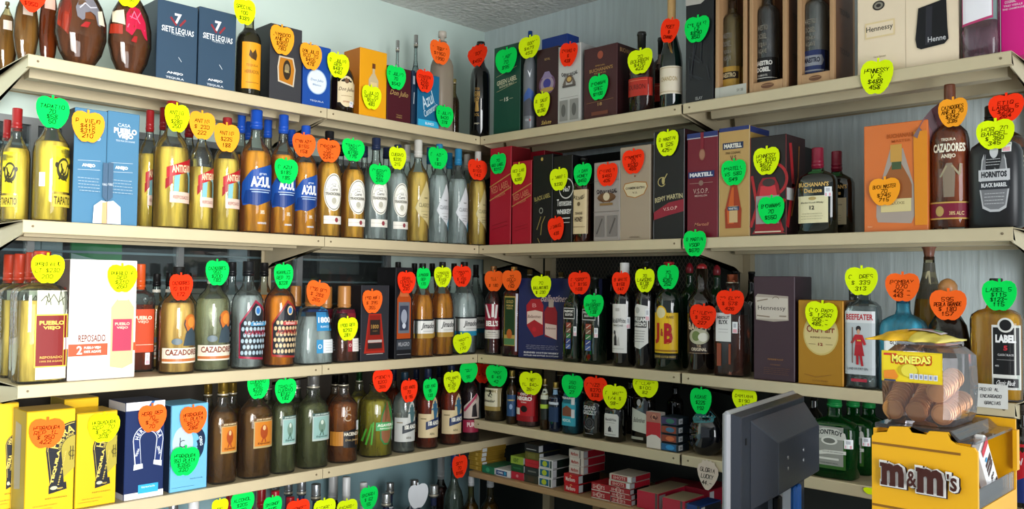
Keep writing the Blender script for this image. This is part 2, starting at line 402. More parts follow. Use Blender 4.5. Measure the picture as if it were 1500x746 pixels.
def carton(sh, x0, x1, yt, d, depth, desc, col, els=(), sels=(), side_col=None, lid=None, xm=None, back=0, rough=.4, name='gift_box', cat='box', metal=0, rot=0, zoff=0, ybot=None, edge=None):
    side = sh[0]; z0 = SH[sh]+.0006+zoff
    xm = xm if xm is not None else (x0+x1)/2
    a0, _ = along(side, x0, 400, d); a1, _ = along(side, x1, 400, d); W = abs(a1-a0)
    H = hit(side, xm, yt, d)[0].z-z0
    if ybot is not None: H = hit(side, xm, yt, d)[0].z-hit(side, xm, ybot, d)[0].z
    ac = (a0+a1)/2; x, y = wpos(side, ac, d)
    root = empty(name, (x, y, z0), ROTZ[side]+math.radians(rot))
    bm = bmesh.new(); add_box(bm, -W/2, W/2, 0, depth, 0, H, .0015)
    o = bm_obj('carton', bm, mat(col, rough, metal, noise=.05, scale=12), root)
    F_ = Flat(W, H, 0)
    if els: emit('printed_front', list(els), F_, root)
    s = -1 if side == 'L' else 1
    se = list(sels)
    if side_col: se = [('R', -.97, .005, .97, .995, side_col)]+se  # side colour, mostly the front's with its shade put in
    if se: emit('side_tone_print', se, Side(depth, H, s*W/2, s), root)
    if edge: emit('edge_highlight', [('R', -1, .0, -.975, 1, edge), ('R', .975, 0, 1, 1, edge)], F_, root)
    finish(root, side, sh, xm, desc, cat, back); return root, W, H
# ------------------------------------------------------------------ price tags
APPLE = [(0, .41), (.07, .46), (.2, .5), (.34, .475), (.45, .38), (.5, .23), (.5, .05), (.46, -.12), (.38, -.29), (.28, -.42), (.18, -.495), (.09, -.5), (0, -.47)]
BERRY = [(0, .44), (.1, .5), (.16, .44), (.28, .46), (.32, .36), (.46, .28), (.5, .1), (.44, -.08), (.32, -.26), (.18, -.42), (.07, -.5), (0, -.5)]
TC = {'g': '12e05a', 'y': 'e2fb18', 'o': 'ff6a28', 'r': 'ff3a1c', 'a': 'ffa62e', 'w': 'dfe3ea', 'b': 'd9c9bb'}
TN = {'g': 'green', 'y': 'yellow', 'o': 'orange', 'r': 'red-orange', 'a': 'amber-orange', 'w': 'white', 'b': 'cream'}
TAGS = []
def ptag(side, cx, cy, wpx, hpx, c, lines, where, d=.0092, rot=0, lean=1.5, shape='apple'):
    p, t = hit(side, cx, cy, d)
    a0, _ = along(side, cx-wpx/2, cy, d); a1, _ = along(side, cx+wpx/2, cy, d); W = abs(a1-a0); H = hpx*t/FPX*.96
    OUT = APPLE if shape == 'apple' else BERRY
    P = OUT+[(-x, y) for x, y in OUT[-2:0:-1]]
    th = .0007; bend = lambda x: .05*W*(4*x*x)*.5
    bm = bmesh.new(); fr = []; bk = []
    for x, y in P:
        fr.append(bm.verts.new((x*W, -bend(x)*1-th, y*H))); bk.append(bm.verts.new((x*W, -bend(x), y*H)))
    n = len(P); c1 = bm.verts.new((0, -th, 0)); c2 = bm.verts.new((0, 0, 0))
    for i in range(n):
        j = (i+1) % n
        bm.faces.new((c1, fr[i], fr[j])); bm.faces.new((c2, bk[j], bk[i])); bm.faces.new((fr[i], bk[i], bk[j], fr[j]))
    if shape == 'apple':
        add_box(bm, -.035*W, .035*W, -th, 0, .38*H, .56*H)
    o = bm_obj('price_tag', bm, mat(TC[c], .9))
    o.location = p; o.rotation_mode = 'XYZ'
    o.rotation_euler = Matrix.Rotation(ROTZ[side], 3, 'Z').__matmul__(Matrix.Rotation(math.radians(-lean), 3, 'X')).__matmul__(Matrix.Rotation(math.radians(rot), 3, 'Y')).to_euler()
    ink = '0c140c' if c in 'gywb' else '2c0804'
    if c == 'r': ink = '4c0a04'
    class Tg:
        w = W; h = H; curved = False
        def pt(s, x, z, e): return (x, -bend(x/W)-th-e, z)
    E_ = []; nl = len(lines); hh = min(.13, .50/max(1, nl))
    for i, s in enumerate(lines):
        v = .27-(i+.5)*(.64/nl); wmax = 1.5 if v > -.1 else 1.0
        wu = min(wmax, len(s)*.235); E_.append(('W', s, -.0, v, wu, hh*1.0, ink, max(.0009, .019*H)))
    if E_: emit('handwriting', E_, Tg(), o, .0004)
    rows = {'g': 'fluorescent green', 'y': 'fluorescent yellow', 'o': 'fluorescent orange', 'r': 'red-orange', 'a': 'amber-orange', 'w': 'plain white', 'b': 'cream'}
    tag(o, '%s %s-shaped paper price tag %s' % (rows[c], 'apple' if shape == 'apple' else 'strawberry', where), 'price tag', 'handwritten paper price tags')
    return o

# ------------------------------------------------------------------ the room
PAINT = mat('c6b897', .42, .0, noise=.10, bump=.05, scale=9)
PAINT2 = mat('b3a482', .5, .0, noise=.14, bump=.05, scale=14)
WALL_L = mat('cddfd7', .7, noise=.05, bump=.1, scale=5)
WALL_LOW = mat('8fb2bb', .7, noise=.06, bump=.1, scale=5)
WALL_R = mat('d2dedf', .75, noise=.20, bump=.35, scale=22, stretch=(3.2, 3.2, .22))
CZ = EYE+.957
WY0, WY1, WZ0, WZ1 = -1.62, -.10, EYE-.17, EYE+.40
bm = bmesh.new()
add_box(bm, -D-.05, -D, -4.2, WY0, EYE-.55, CZ); add_box(bm, -D-.05, -D, WY1, D, EYE-.55, CZ)
add_box(bm, -D-.05, -D, WY0, WY1, EYE-.55, WZ0); add_box(bm, -D-.05, -D, WY0, WY1, WZ1, CZ)
struct(bm_obj('wall_left', bm, WALL_L))
struct(box('wall_left_lower', -D-.05, -D, -4.2, D, 0, EYE-.55, WALL_LOW)).name = 'wall_left.001'
struct(box('wall_right', -D-.05, 3.6, D, D+.05, 0, CZ, WALL_R))
ST_ = newmat('stucco'); m, nt, b = ST_
b.inputs['Base Color'].default_value = lin('eeece8'); b.inputs['Roughness'].default_value = .9
tc = nt.nodes.new('ShaderNodeTexCoord'); n1 = nt.nodes.new('ShaderNodeTexNoise'); n1.inputs['Scale'].default_value = 38; n1.inputs['Detail'].default_value = 8; n1.inputs['Roughness'].default_value = .7
v1 = nt.nodes.new('ShaderNodeTexVoronoi'); v1.inputs['Scale'].default_value = 55
ad = nt.nodes.new('ShaderNodeMath'); ad.operation = 'ADD'
for q in (n1, v1): nt.links.new(tc.outputs['Object'], q.inputs['Vector'])
nt.links.new(n1.outputs['Fac'], ad.inputs[0]); nt.links.new(v1.outputs['Distance'], ad.inputs[1])
bp = nt.nodes.new('ShaderNodeBump'); bp.inputs['Strength'].default_value = .8; bp.inputs['Distance'].default_value = .012
nt.links.new(ad.outputs[0], bp.inputs['Height']); nt.links.new(bp.outputs[0], b.inputs['Normal'])
struct(box('ceiling', -D-.05, 3.6, -4.2, D+.05, CZ, CZ+.05, m))
struct(box('floor', -D-.05, 3.6, -4.2, D+.05, -.05, 0, mat('b9b2a6', .4, noise=.1, scale=6)))

# glazed opening in the left wall with the shop window's storage space behind it
x = -D
wn = struct(empty('window_1', (x, (WY0+WY1)/2, WZ0))); hw_ = (WY1-WY0)/2; hh_ = WZ1-WZ0
FR = mat('8b8f90', .4, .5)
def wbox(name, y0, y1, z0, z1, x0, x1, m_, par=wn): return box(name, x0, x1, y0, y1, z0, z1, m_, par)
wbox('window_frame', -hw_, hw_, 0, .018, -.03, .004, FR); wbox('window_frame', -hw_, hw_, hh_-.018, hh_, -.03, .004, FR)
for yy in (-hw_, -.36, .02, .40, hw_-.016): wbox('mullion', yy, yy+.016, .018, hh_-.018, -.03, .004, FR)
for i, zz in enumerate((.10, .17, .24, .33, .42, .50)): wbox('glass_louvre', -hw_+.02, hw_-.02, zz, zz+.006, -.045, -.012, mat('a9b4b6', .2, .3))
gp = shell('dfe8ea')
for y0, y1 in ((-hw_+.016, -.36), (-.344, .02), (.036, .40), (.416, hw_-.016)): wbox('pane', y0, y1, .018, hh_-.018, -.010, -.006, gp)
al = struct(empty('window_2', (x, (WY0+WY1)/2, WZ0))); DK = mat('4b4843', .8, noise=.25, scale=4)
wbox('recess_back', -hw_, hw_, -.02, hh_+.02, -.50, -.49, DK, al); wbox('recess_side', -hw_-.01, -hw_, -.02, hh_+.02, -.5, -.05, DK, al)
wbox('recess_side', hw_, hw_+.01, -.02, hh_+.02, -.5, -.05, DK, al); wbox('recess_sill', -hw_, hw_, -.02, 0, -.5, -.05, mat('7d7a72', .6), al)
wbox('recess_top', -hw_, hw_, hh_, hh_+.02, -.5, -.05, DK, al)
wbox('grey_rail', -.1, hw_-.02, .30, .315, -.44, -.41, mat('8c9088', .5), al); wbox('grey_rail', -.1, hw_-.02, .17, .185, -.44, -.41, mat('8c9088', .5), al)
def wthing(name, y0, y1, z0, z1, x0, x1, col, lab, cat, els=None):
    o = empty(name, (-D+x1, (y0+y1)/2, WZ0+z0), ROTZ['L']); tag(o, lab, cat)
    bm = bmesh.new(); add_box(bm, -(y1-y0)/2, (y1-y0)/2, 0, x1-x0, 0, z1-z0, .002); bm_obj('board' if 'panel' in name else 'carton', bm, mat(col, .5, noise=.08, scale=8), o)
    if els: emit('printed_front', els, Flat(y1-y0, z1-z0, 0), o)
    return o
wthing('grey_panel', -1.20, -1.12, .0, .40, -.065, -.052, 'd4d6d4', 'upright pale grey panel behind the glass above the white gift box', 'panel', [('L', [(-.3, 0), (-.3, 1)], .008, '8d908d')])
wthing('green_sign_panel', -1.10, -.97, .0, .40, -.065, -.052, '3fae56', 'green printed board with a pink spot behind the left glass', 'sign', [('P', [(-1, .25), (-.2, .25), (.3, .55), (-1, .6)], 'dff0e0'), ('E', .4, .42, .35, .12, 'b5707c')])
wthing('storage_carton', -.93, -.80, .0, .16, -.20, -.052, 'b9b3aa', 'grey carton behind the glass between white gift box and silver bottles', 'box', [('L', [(-.7, .5), (.7, .5)], .03, '6e6a64')])
wthing('storage_carton', -.79, -.68, .0, .15, -.20, -.052, 'c3b29e', 'tan printed carton behind the glass over the black bottle caps', 'box', [('L', [(-.7, .6), (.6, .6)], .06, '6e4f44'), ('L', [(-.9, .9), (.9, .9)], .02, '8a7a6c')])
wthing('storage_carton', -.52, -.42, .0, .46, -.18, -.052, '8d6a50', 'tall brown carton column standing behind the dark window glass', 'box', [('L', [(-.6, .55), (.6, .55)], .012, '5e4030'), ('L', [(-.6, .4), (.6, .4)], .012, '5e4030'), ('L', [(-.9, .7), (.9, .7)], .006, 'b08a6a')])
wthing('white_panel', -.66, -.60, .0, .5, -.065, -.052, 'b9bdc0', 'narrow light grey board behind the glass beside the shelf post', 'panel')
o = wthing('white_panel', -.30, -.14, .2, .44, -.14, -.12, '7e7a74', 'pale grey board behind the glass near the corner', 'panel')
wthing('white_panel', -1.45, -1.33, .18, .34, -.14, -.12, 'c9c9c2', 'cream plastic board seen behind the leftmost red-capped bottle', 'panel', [('L', [(-.3, .2), (-.3, .8)], .03, '9a988f'), ('L', [(.0, .2), (.0, .8)], .03, '9a988f'), ('L', [(.3, .2), (.3, .8)], .03, '9a988f')])

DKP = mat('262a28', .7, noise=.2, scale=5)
pn = empty('added_dark_backing', (0, D-.001, 0), 0, 'dark backing and added shade sheet on the right wall behind the corner half shelves', 'board')  # dark backing below, extended up to stand in for shadow behind second-shelf stock
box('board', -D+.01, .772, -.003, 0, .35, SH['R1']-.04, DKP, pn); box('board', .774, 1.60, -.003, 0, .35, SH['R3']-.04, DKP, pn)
pn = empty('added_dark_backing', (-D+.001, 0, 0), 0, 'dark brown sheet added over the left wall behind the fourth shelf', 'board')  # sheet added to darken the wall between the bottle necks
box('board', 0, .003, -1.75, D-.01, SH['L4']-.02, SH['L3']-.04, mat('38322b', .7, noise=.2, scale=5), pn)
# expanded metal mesh behind the corner of the right unit
def metal_mesh():
    r = empty('metal_mesh_panel', (.02, D-.008, EYE-.02)); tag(r, 'expanded metal mesh panel on the wall above the dark blue gift box', 'mesh panel')
    V, F = [], []
    def seg(x0, z0, x1, z1):
        dx, dz = x1-x0, z1-z0; L = math.hypot(dx, dz); nx, nz = -dz/L*.0012, dx/L*.0012; b = len(V)
        V.extend([(x0-nx, 0, z0-nz), (x1-nx, 0, z1-nz), (x1+nx, 0, z1+nz), (x0+nx, 0, z0+nz)]); F.append((b, b+1, b+2, b+3))
    for i in range(46):
        for j in range(8):
            x0, z0 = i*.014, j*.022
            seg(x0, z0+.011, x0+.007, z0); seg(x0+.007, z0, x0+.014, z0+.011); seg(x0, z0+.011, x0+.007, z0+.022); seg(x0+.007, z0+.022, x0+.014, z0+.011)
    o = mesh_obj('mesh_strands', V, F, mat('6e695f', .5, .4), parent=r); o['kind'] = 'stuff'
    box('backing', 0, .65, .0015, .003, -.03, .18, mat('2f3430', .8), r)
metal_mesh()

# ------------------------------------------------------------------ shelving
def gusset(parent, x):
    P = [(.006, -.003), (.006, -.026), (.02, -.03), (D-.075, -.068), (D-.04, -.085), (D-.03, -.085), (D-.03, -.003)]
    prism('bracket', P, 'x', x-.0012, x+.0012, PAINT, parent)
SHN = 0
def metal_shelf(side, sh, a0, a1, label, gl=True, gr=True, lip1=None, wood=False):
    x0, y0 = wpos(side, a0, 0); L = a1-a0; o = empty('metal_shelf' if not wood else 'wooden_shelf', (x0, y0, SH[sh]), ROTZ[side], label, 'shelf')
    g = .0012; Ll = (lip1-a0) if lip1 is not None else L
    if wood:
        WD = mat('a5865f', .55, noise=.25, scale=10, stretch=(.6, 8, 8))
        box('plank', 0, L, 0, D-.032, -.018, 0, WD, o, .002); box('support_batten', .30, .33, D-.07, D-.04, -.6, -.018, WD, o); return o
    # tray with a folded front lip, as one pressed sheet
    prism('tray', [(.0, -.002), (.0025, 0), (D-.008, 0), (D-.008, -.022), (D-.010, -.022), (D-.010, -.002), (.004, -.002)], 'x', 0, L, PAINT2, o)
    prism('front_lip', [(-.0012, -.0015), (.0005, .0008), (.003, .0008), (.003, -.024), (.018, -.024), (.018, -.0265), (.0, -.0265), (-.0012, -.025)], 'x', g, Ll-g, PAINT, o)
    for c0, c1, zz in ((.085, .13, -.030), (.21, .25, -.034)):
        prism('reinforcement_channel', [(c0, -.002), (c0+.006, zz), (c1-.006, zz), (c1, -.002)], 'x', .03, L-.03, PAINT, o)
    if gl: gusset(o, .006)
    if gr: gusset(o, L-.006)
    for bx in (.02, Ll-.02):
        bm = bmesh.new(); bmesh.ops.create_cone(bm, cap_ends=True, segments=8, radius1=.0028, radius2=.002, depth=.002)
        bmesh.ops.rotate(bm, verts=bm.verts, matrix=Matrix.Rotation(math.pi/2, 3, 'X')); bmesh.ops.translate(bm, verts=bm.verts, vec=(bx, -.0022, -.012))
        bm_obj('bolt', bm, mat('7d6f58', .5, .4), o)
    return o
for s, nm in (('L1', 'topmost'), ('L2', 'second'), ('L3', 'third')):
    metal_shelf('L', s, -1.327, -.583, 'cream metal shelf section on the left wall, %s from the top, outer half' % nm)
    metal_shelf('L', s, -.583, D-.012, 'cream metal shelf section on the left wall, %s from the top, corner half' % nm, lip1=-.002)
metal_shelf('L', 'L4', -1.327, -.575, 'cream metal shelf section on the left wall, fourth from the top, outer half')
metal_shelf('L', 'L4', -.575, D-.012, 'cream metal shelf section on the left wall, fourth from the top, corner half', lip1=.30)
metal_shelf('L', 'L5', -1.327, D-.012, 'lowest long metal shelf under the left unit, mostly below the frame')
for s, nm in (('R1', 'topmost'), ('R2', 'second'), ('R3', 'third'), ('R4', 'fourth')):
    metal_shelf('R', s, .0 if s != 'R4' else -.012, .758, 'cream metal shelf section on the right wall, %s from the top, corner half' % nm)
    metal_shelf('R', s, .762, 1.525, 'cream metal shelf section on the right wall, %s from the top, outer half' % nm)
metal_shelf('R', 'R5', -.035, .9, 'bare wooden shelf holding the cigarette packs under the right unit', wood=True)
def post(side, a, lab):
    x, y = wpos(side, a, D-.028); o = empty('shelf_post', (x, y, 0), ROTZ[side], lab, 'post')
    prism('angle_steel', [(-.016, 0), (.016, 0), (.016, .026), (.0135, .026), (.0135, .002), (-.016, .002)], 'z', 0, 2.02, PAINT, o)
post('L', -1.315, 'cream angle-steel shelf post at the outer end of the left unit')
post('L', -.583, 'cream angle-steel shelf post halfway along the left unit')
post('R', .03, 'cream angle-steel shelf post of the right unit nearest the corner')
post('R', .775, 'cream angle-steel shelf post halfway along the right unit')
post('R', 1.50, 'cream angle-steel shelf post at the outer end of the right unit')

# ------------------------------------------------------------------ bottle kinds
G = shell('f2f8f6'); GC = shell('e6f0ee'); GF = shell('b9b3a4', .6)
AM = liquid('e8a030', .65); GO = liquid('e6c860', .5); PALE = liquid('d8d6a0', .4); WAT = liquid('e6ecec', .32); BR = liquid('8a3d10', .45); OR = liquid('c06018', .5); DKR = liquid('5a1808', .45)
BLK = darkglass('0b0b0c'); GRN = darkglass('0c2a16')
kind('tapatio', prof='hex', glass=G, liq=liquid('f0da6a', .8), lvl=.64, turn=.3, cap=(.80, .36, '8e1a1c', 'x'), seal=(-1.1, .33),
     els=[('R', -.35, .24, .95, .60, 'd9c420'), ('E', .3, .42, .45, .09, '3b3a22'), ('E', .3, .43, .33, .06, 'c7b63a'), ('L', [(.0, .34), (.2, .42), (.35, .38), (.6, .46)], .014, '33301c'), ('L', [(.1, .46), (.3, .35), (.5, .33)], .012, '33301c'), ('E', -.15, .45, .1, .022, '2c2a1a'), ('E', .78, .45, .1, .022, '2c2a1a'),
          ('T', 'TEQUILA', .3, .555, .5, .025, '6e6420'), ('R', -.35, .12, .95, .22, 'c9b23a'), ('T', 'TAPATIO', .3, .17, 1.15, .065, '4a431c', {'b': .03})])
kind('antiguo', turn=.3, prof='std', glass=G, liq=liquid('f4dc78', .75), lvl=.63, cap=(.82, .35, '8f1d22', 'x'),
     els=[('A', .55, .40, .34, .62, 0, 180, '7fb6bf'), ('L', [(.05, .40), (.0, .27)], .04, '7fb6bf'), ('L', [(1.05, .40), (1.08, .27)], .04, '7fb6bf'),
          ('P', [(-.55, .39), (-.55, .47), (1.2, .56), (1.2, .46)], 'b21e26'), ('P', [(-.6, .30), (-.6, .38), (-.2, .42), (-.2, .35)], '9a1820'), ('T', 'ANTIGUO', .38, .465, 1.3, .06, 'e8d9b0', {'rot': 4, 'b': .03}),
          ('R', -.35, .20, 1.1, .285, 'e0c4b4'), ('T', 'REPOSADO', .38, .243, 1.1, .028, '8a4a40')])
kind('azul', turn=.45, prof='std', glass=G, liq=liquid('eab040', .75), lvl=.66, cap=(.845, .37, '1c4fb4', 'x'),
     neck=[('R', -1.4, .845, 1.4, .878, 'dfe6ee'), ('T', 'AZUL', .2, .862, 1.3, .022, '1c4fb4', {'b': .03})],
     els=[('P', [(-1.25, .28), (-1.2, .40), (-.5, .50), (.9, .56), (1.1, .52), (1.05, .30), (-.2, .24), (-1.1, .22)], '1c4c9c'), ('P', [(-1.1, .24), (-.9, .34), (.9, .36), (1.05, .28), (-.1, .22)], '13387c'), ('T', 'AZUL', .12, .41, 1.35, .085, 'f2f4f6', {'b': .05}), ('R', -.6, .345, .85, .35, 'c9d6e6'), ('R', -.5, .325, .7, .333, '9ab4d6'), ('T', 'gran', .2, .47, .5, .02, 'cdd8e6'), ('T', '38%', .2, .17, .3, .03, 'f0e8d0'), ('T', 'centenario', .2, .085, .6, .02, 'dfe6ee')])
kind('tradicional', prof='std', glass=G, liq=liquid('e8bc58', .7), lvl=.7, cap=(.885, .36, '17181c', 'x'),
     els=[('E', .3, .42, .82, .175, 'e9e6da'), ('E', .3, .42, .76, .163, '6d6b62'), ('E', .3, .42, .72, .155, 'efede2'), ('E', .3, .42, .56, .12, 'd6d3c6'), ('E', .3, .42, .53, .113, 'f2f0e8'), ('TA', 'JOSE CUERVO TEQUILA', .3, .42, .63, 200, -20, .1, '55524a'),
          ('T', 'Jose', .3, .475, .3, .02, '4a4640'), ('T', 'Cuervo', .3, .446, .65, .032, '4a4640', {'sh': .2}), ('R', -.42, .385, 1.05, .42, 'd8d5c8'), ('T', 'TRADICIONAL', .3, .403, 1.35, .025, '3a3834', {'b': .03}), ('E', .3, .34, .2, .03, 'b9b5a4'),
          ('R', -.5, .125, 1.1, .20, 'e4e0d6'), ('R', -.5, .16, 1.1, .164, 'b9b5aa'), ('E', .55, .163, .15, .022, '8e3a44')])
kind('tradicional_plata', prof='std', glass=G, liq=WAT, lvl=.7, cap=(.885, .36, '24304e', 'x'), els=KN['tradicional']['els'])
_cl = lambda c, t, k2: [('P', [(-.55, .33), (.5, .60), (1.15, .46), (1.15, .22), (1.0, .15), (-.2, .27)], c), ('P', [(.75, .2), (1.15, .27), (1.15, .16), (.95, .13)], k2), ('L', [(.0, .30), (1.05, .30)], .002, t), ('T', 'CLASICO', .35, .36, 1.15, .038, t, {'b': 0}), ('T', 'tequila', .45, .43, .4, .018, t), ('T', 'cristal', .4, .27, .5, .012, t), ('T', '100% agave', .4, .245, .6, .01, t)]
kind('clasico_gold', turn=.5, prof='std', glass=G, liq=liquid('ecd07c', .65), lvl=.68, cap=(.83, .36, 'd8d6ce', 'x'), neck=[('R', -.5, .835, .7, .97, '17181a'), ('R', -.2, .85, .2, .95, 'c8c6be')], els=_cl('cfc08a', '5c5438', 'b7a86c'))
kind('clasico_plata', turn=.5, prof='std', glass=G, liq=WAT, lvl=.68, cap=(.83, .36, '2c87b8', 'x'), neck=[('R', -.5, .835, .7, .97, '10202c'), ('R', -.2, .85, .2, .95, '9fc4d8')], els=_cl('d6dade', '55595e', '2b8fb4'))
kind('pueblo', prof='sqr', n=5, dp=.8, glass=G, liq=liquid('f4dc80', .75), lvl=.62, cap=(.76, .36, 'a33520', 'x'),
     els=[('R', -.35, .03, .9, .70, 'ded9c8'), ('L', [(-.2, .62), (.0, .66), (.1, .61), (.3, .67), (.5, .61), (.75, .65)], .006, '55553f'), ('L', [(.0, .59), (.1, .68), (.2, .59)], .005, '4a4d38'), ('L', [(.5, .59), (.6, .7), (.7, .59)], .005, '4a4d38'), ('R', -.42, .12, .92, .52, 'e8c34a'), ('R', -.37, .13, .87, .51, '7d2626'), ('T', 'PUEBLO', .25, .455, 1.0, .032, 'e6c25a', {'b': .04}), ('T', 'VIEJO', .25, .415, .7, .030, 'e6c25a', {'b': .04}), ('T', 'REPOSADO', .25, .195, .9, .018, 'd8b65a'), ('T', '100% DE AGAVE', .25, .165, .9, .014, 'd8b65a'), ('R', .75, .25, 1.0, .34, 'e6e6e6')])
kind('pueblo_orange', prof='sqr', n=5, dp=.8, glass=G, liq=BR, lvl=.62, cap=(.76, .36, 'c5501e', 'x'), seal=(.2, .12),
     els=[('R', -.9, .18, .85, .58, 'c0492a'), ('T', 'PUEBLO', .0, .5, 1.3, .035, 'f0d8c0', {'b': .04}), ('T', 'VIEJO', .0, .46, .8, .03, 'f0d8c0'), ('L', [(-.8, .25), (.8, .25)], .004, 'f0d8c0')])
kind('cazadores', turn=.35, prof='std', glass=G, liq=liquid('eccc84', .6), lvl=.66, cap=(.86, .34, '121214', 'x'), neck=[('R', -1.4, .80, 1.4, .83, 'd8d4c8')],
     els=[('R', -1.2, .10, 1.2, .24, 'ded6c2'), ('R', -1.2, .115, 1.2, .14, 'b86a3a'), ('T', 'CAZADORES', .1, .20, 2.1, .055, '7a3226', {'b': .03}), ('E', .5, .47, .42, .085, 'c06a2c'), ('E', .55, .48, .25, .05, 'd98a3c'), ('P', [(.05, .26), (.2, .38), (.55, .43), (.9, .38), (1.0, .26)], '3c4a54'), ('L', [(.3, .38), (.1, .46), (.15, .5)], .01, '2e3840'), ('L', [(.75, .38), (.95, .45), (.9, .5)], .01, '2e3840'), ('E', -.3, .30, .3, .03, '5a6a72')])
def skull(c1, c2, c3):
    e = [('P', [(-.75, .10), (-.75, .42), (.25, .64), (1.1, .55), (1.1, .08)], c1), ('P', [(-.68, .12), (-.68, .41), (.25, .61), (1.05, .53), (1.05, .10)], '23262c')]
    for r in range(6):
        for q in range(7): e.append(('E', -.55+q*.24+(.12 if r % 2 else 0), .15+r*.055, .095, .02, c3))
    return e+[('E', .35, .54, .2, .045, c3), ('E', .35, .54, .13, .03, '2f6db0'), ('R', -.1, .40, .95, .435, c2), ('T', 'BLANCO' if c2 == '2d7fae' else 'REPOSADO', .42, .418, .7, .022, 'f0e6d8'), ('T', 'AGAVALES', .2, .34, 1.4, .045, c1, {'b': .02})]
kind('skull_blue', turn=.5, prof='std', glass=G, liq=WAT, lvl=.68, cap=(.86, .36, '16181c', 'x'), els=skull('9c2440', '2d7fae', '9fb4c0'))
kind('skull_amber', turn=.5, prof='std', glass=G, liq=AM, lvl=.68, cap=(.86, .36, '141416', 'x'), els=skull('a03026', 'b03030', 'cdb58c'))
kind('t1800', prof='trap', n=4, dp=.8, glass=G, liq=WAT, lvl=.6, cap=(.73, .44, 'b0773c', 'wide'), neck=[('R', -1.2, .66, 1.2, .715, '1c2c50')],
     els=[('R', -.15, .42, .8, .68, '2f86bc'), ('P', [(-.02, .68), (.3, .73), (.62, .68)], '2f86bc'), ('T', '1800', .33, .56, .78, .075, 'eef2f4', {'b': .04}), ('T', 'BLANCO', .33, .475, .5, .025, 'dfeaf0'), ('R', -.2, .14, 1.0, .31, 'e2e6e8'), ('R', -.2, .14, .2, .31, '3a8fc0'), ('A', .0, .225, .08, .12, 0, 360, 'dfe8ee')]+para(.25, .95, .16, .29, 4, '9aa2a8'))
kind('t1800r', prof='trap', n=4, dp=.8, glass=G, liq=liquid('7a4210', .4), lvl=.62, cap=(.70, .50, 'b0773c', 'wide'), neck=[('R', -1.2, .64, 1.2, .69, '5a1426')],
     els=[('R', -.15, .42, .8, .64, '7a1c28'), ('T', '1800', .33, .53, .7, .07, 'eef2f4', {'b': .04}), ('R', -.2, .14, 1.0, .31, 'e2dcd6'), ('R', -.2, .14, .2, .31, '8e2f34'), ('A', .0, .225, .08, .12, 0, 360, 'e6d0cc')]+para(.25, .95, .16, .29, 4, 'a09a98'))
_jm = lambda c: [('R', -1.2, .25, 1.2, .40, 'e6e6e2'), ('R', -1.2, .385, 1.2, .402, '202428'), ('R', -1.2, .20, 1.2, .25, c), ('T', 'Jimador', .1, .325, 1.5, .075, '2c2c2e', {'sh': .2, 'b': .02}), ('L', [(-.5, .275), (.8, .275)], .003, '8a8a86')]
kind('jimador', prof='slope', n=3, glass=G, liq=liquid('d8a03c', .55), lvl=.66, cap=(.85, .32, '121212', 'x'), els=_jm('b08a3c'))
kind('jimador_blanco', prof='slope', n=3, glass=G, liq=WAT, lvl=.66, cap=(.85, .32, '121212', 'x'), els=_jm('2c8cb0'))
kind('bells', prof='bell', glass=G, liq=DKR, lvl=.75, cap=(.88, .36, 'a37850', 'metal'),
     els=[('R', -1.1, .28, 1.1, .42, '8e1630'), ('P', [(-.95, .40), (-.95, .57), (.8, .57), (.8, .40)], '8e1630'), ('P', [(-.9, .56), (-.6, .56), (-.1, .41), (-.35, .41)], 'e6e0dc'), ('P', [(.0, .42), (.3, .42), (.3, .57), (.05, .57)], 'e6e0dc'), ('P', [(.75, .56), (.5, .56), (.35, .41), (.6, .41)], 'e6e0dc'), ('T', "BELL'S", .05, .35, 1.5, .065, 'f4efe8', {'b': .05}), ('R', -1.1, .18, 1.1, .275, 'dcd6cc'), ('T', 'ORIGINAL', .05, .25, 1.0, .02, '55504a')]+para(-.7, .8, .19, .235, 2, '77726c'))
kind('green_label', prof='sqr', n=5, dp=.7, glass=G, liq=liquid('8e1e10', .5), lvl=.72, cap=(.9, .3, 'b08a50', 'metal'),
     els=[('R', -.55, .12, .75, .67, 'b59a4c'), ('R', -.5, .24, .7, .655, '1f3d22'), ('T', 'GOLD', .1, .61, .85, .035, 'c8ae62'), ('T', 'PREMIUM', .1, .565, .8, .022, 'c8ae62'), ('T', 'RESERVE', .1, .535, .7, .02, 'c8ae62'), ('E', .1, .25, .32, .055, 'b5642e'), ('R', -.5, .13, .7, .2, '4d7a50'), ('R', .78, .06, .95, .70, 'c6c2ce')])
kind('passport', prof='tall', n=5, dp=.8, glass=darkglass('0c1a12'), dark=1, cap=(.86, .4, '0f1512', 'rim'), seal=(.55, .36),
     els=[('R', -.75, .50, .65, .63, 'c8cac6'), ('R', -.7, .51, .6, .62, '1a1e1c'), ('T', 'PASSPORT', -.05, .59, 1.15, .028, 'e4e4de', {'b': .04}), ('T', 'SCOTCH', -.05, .55, .9, .028, 'e4e4de', {'b': .04})]+[q for i, c in enumerate(('9c4a3a', '7a5a48', '3c7a4c', '3a4c8a', '4a62a0')) for q in [('R', -.35, .40-i*.062, .25, .458-i*.062, c), ('L', [(-.25, .41-i*.062), (.15, .445-i*.062)], .008, 'd8d2c4')]])
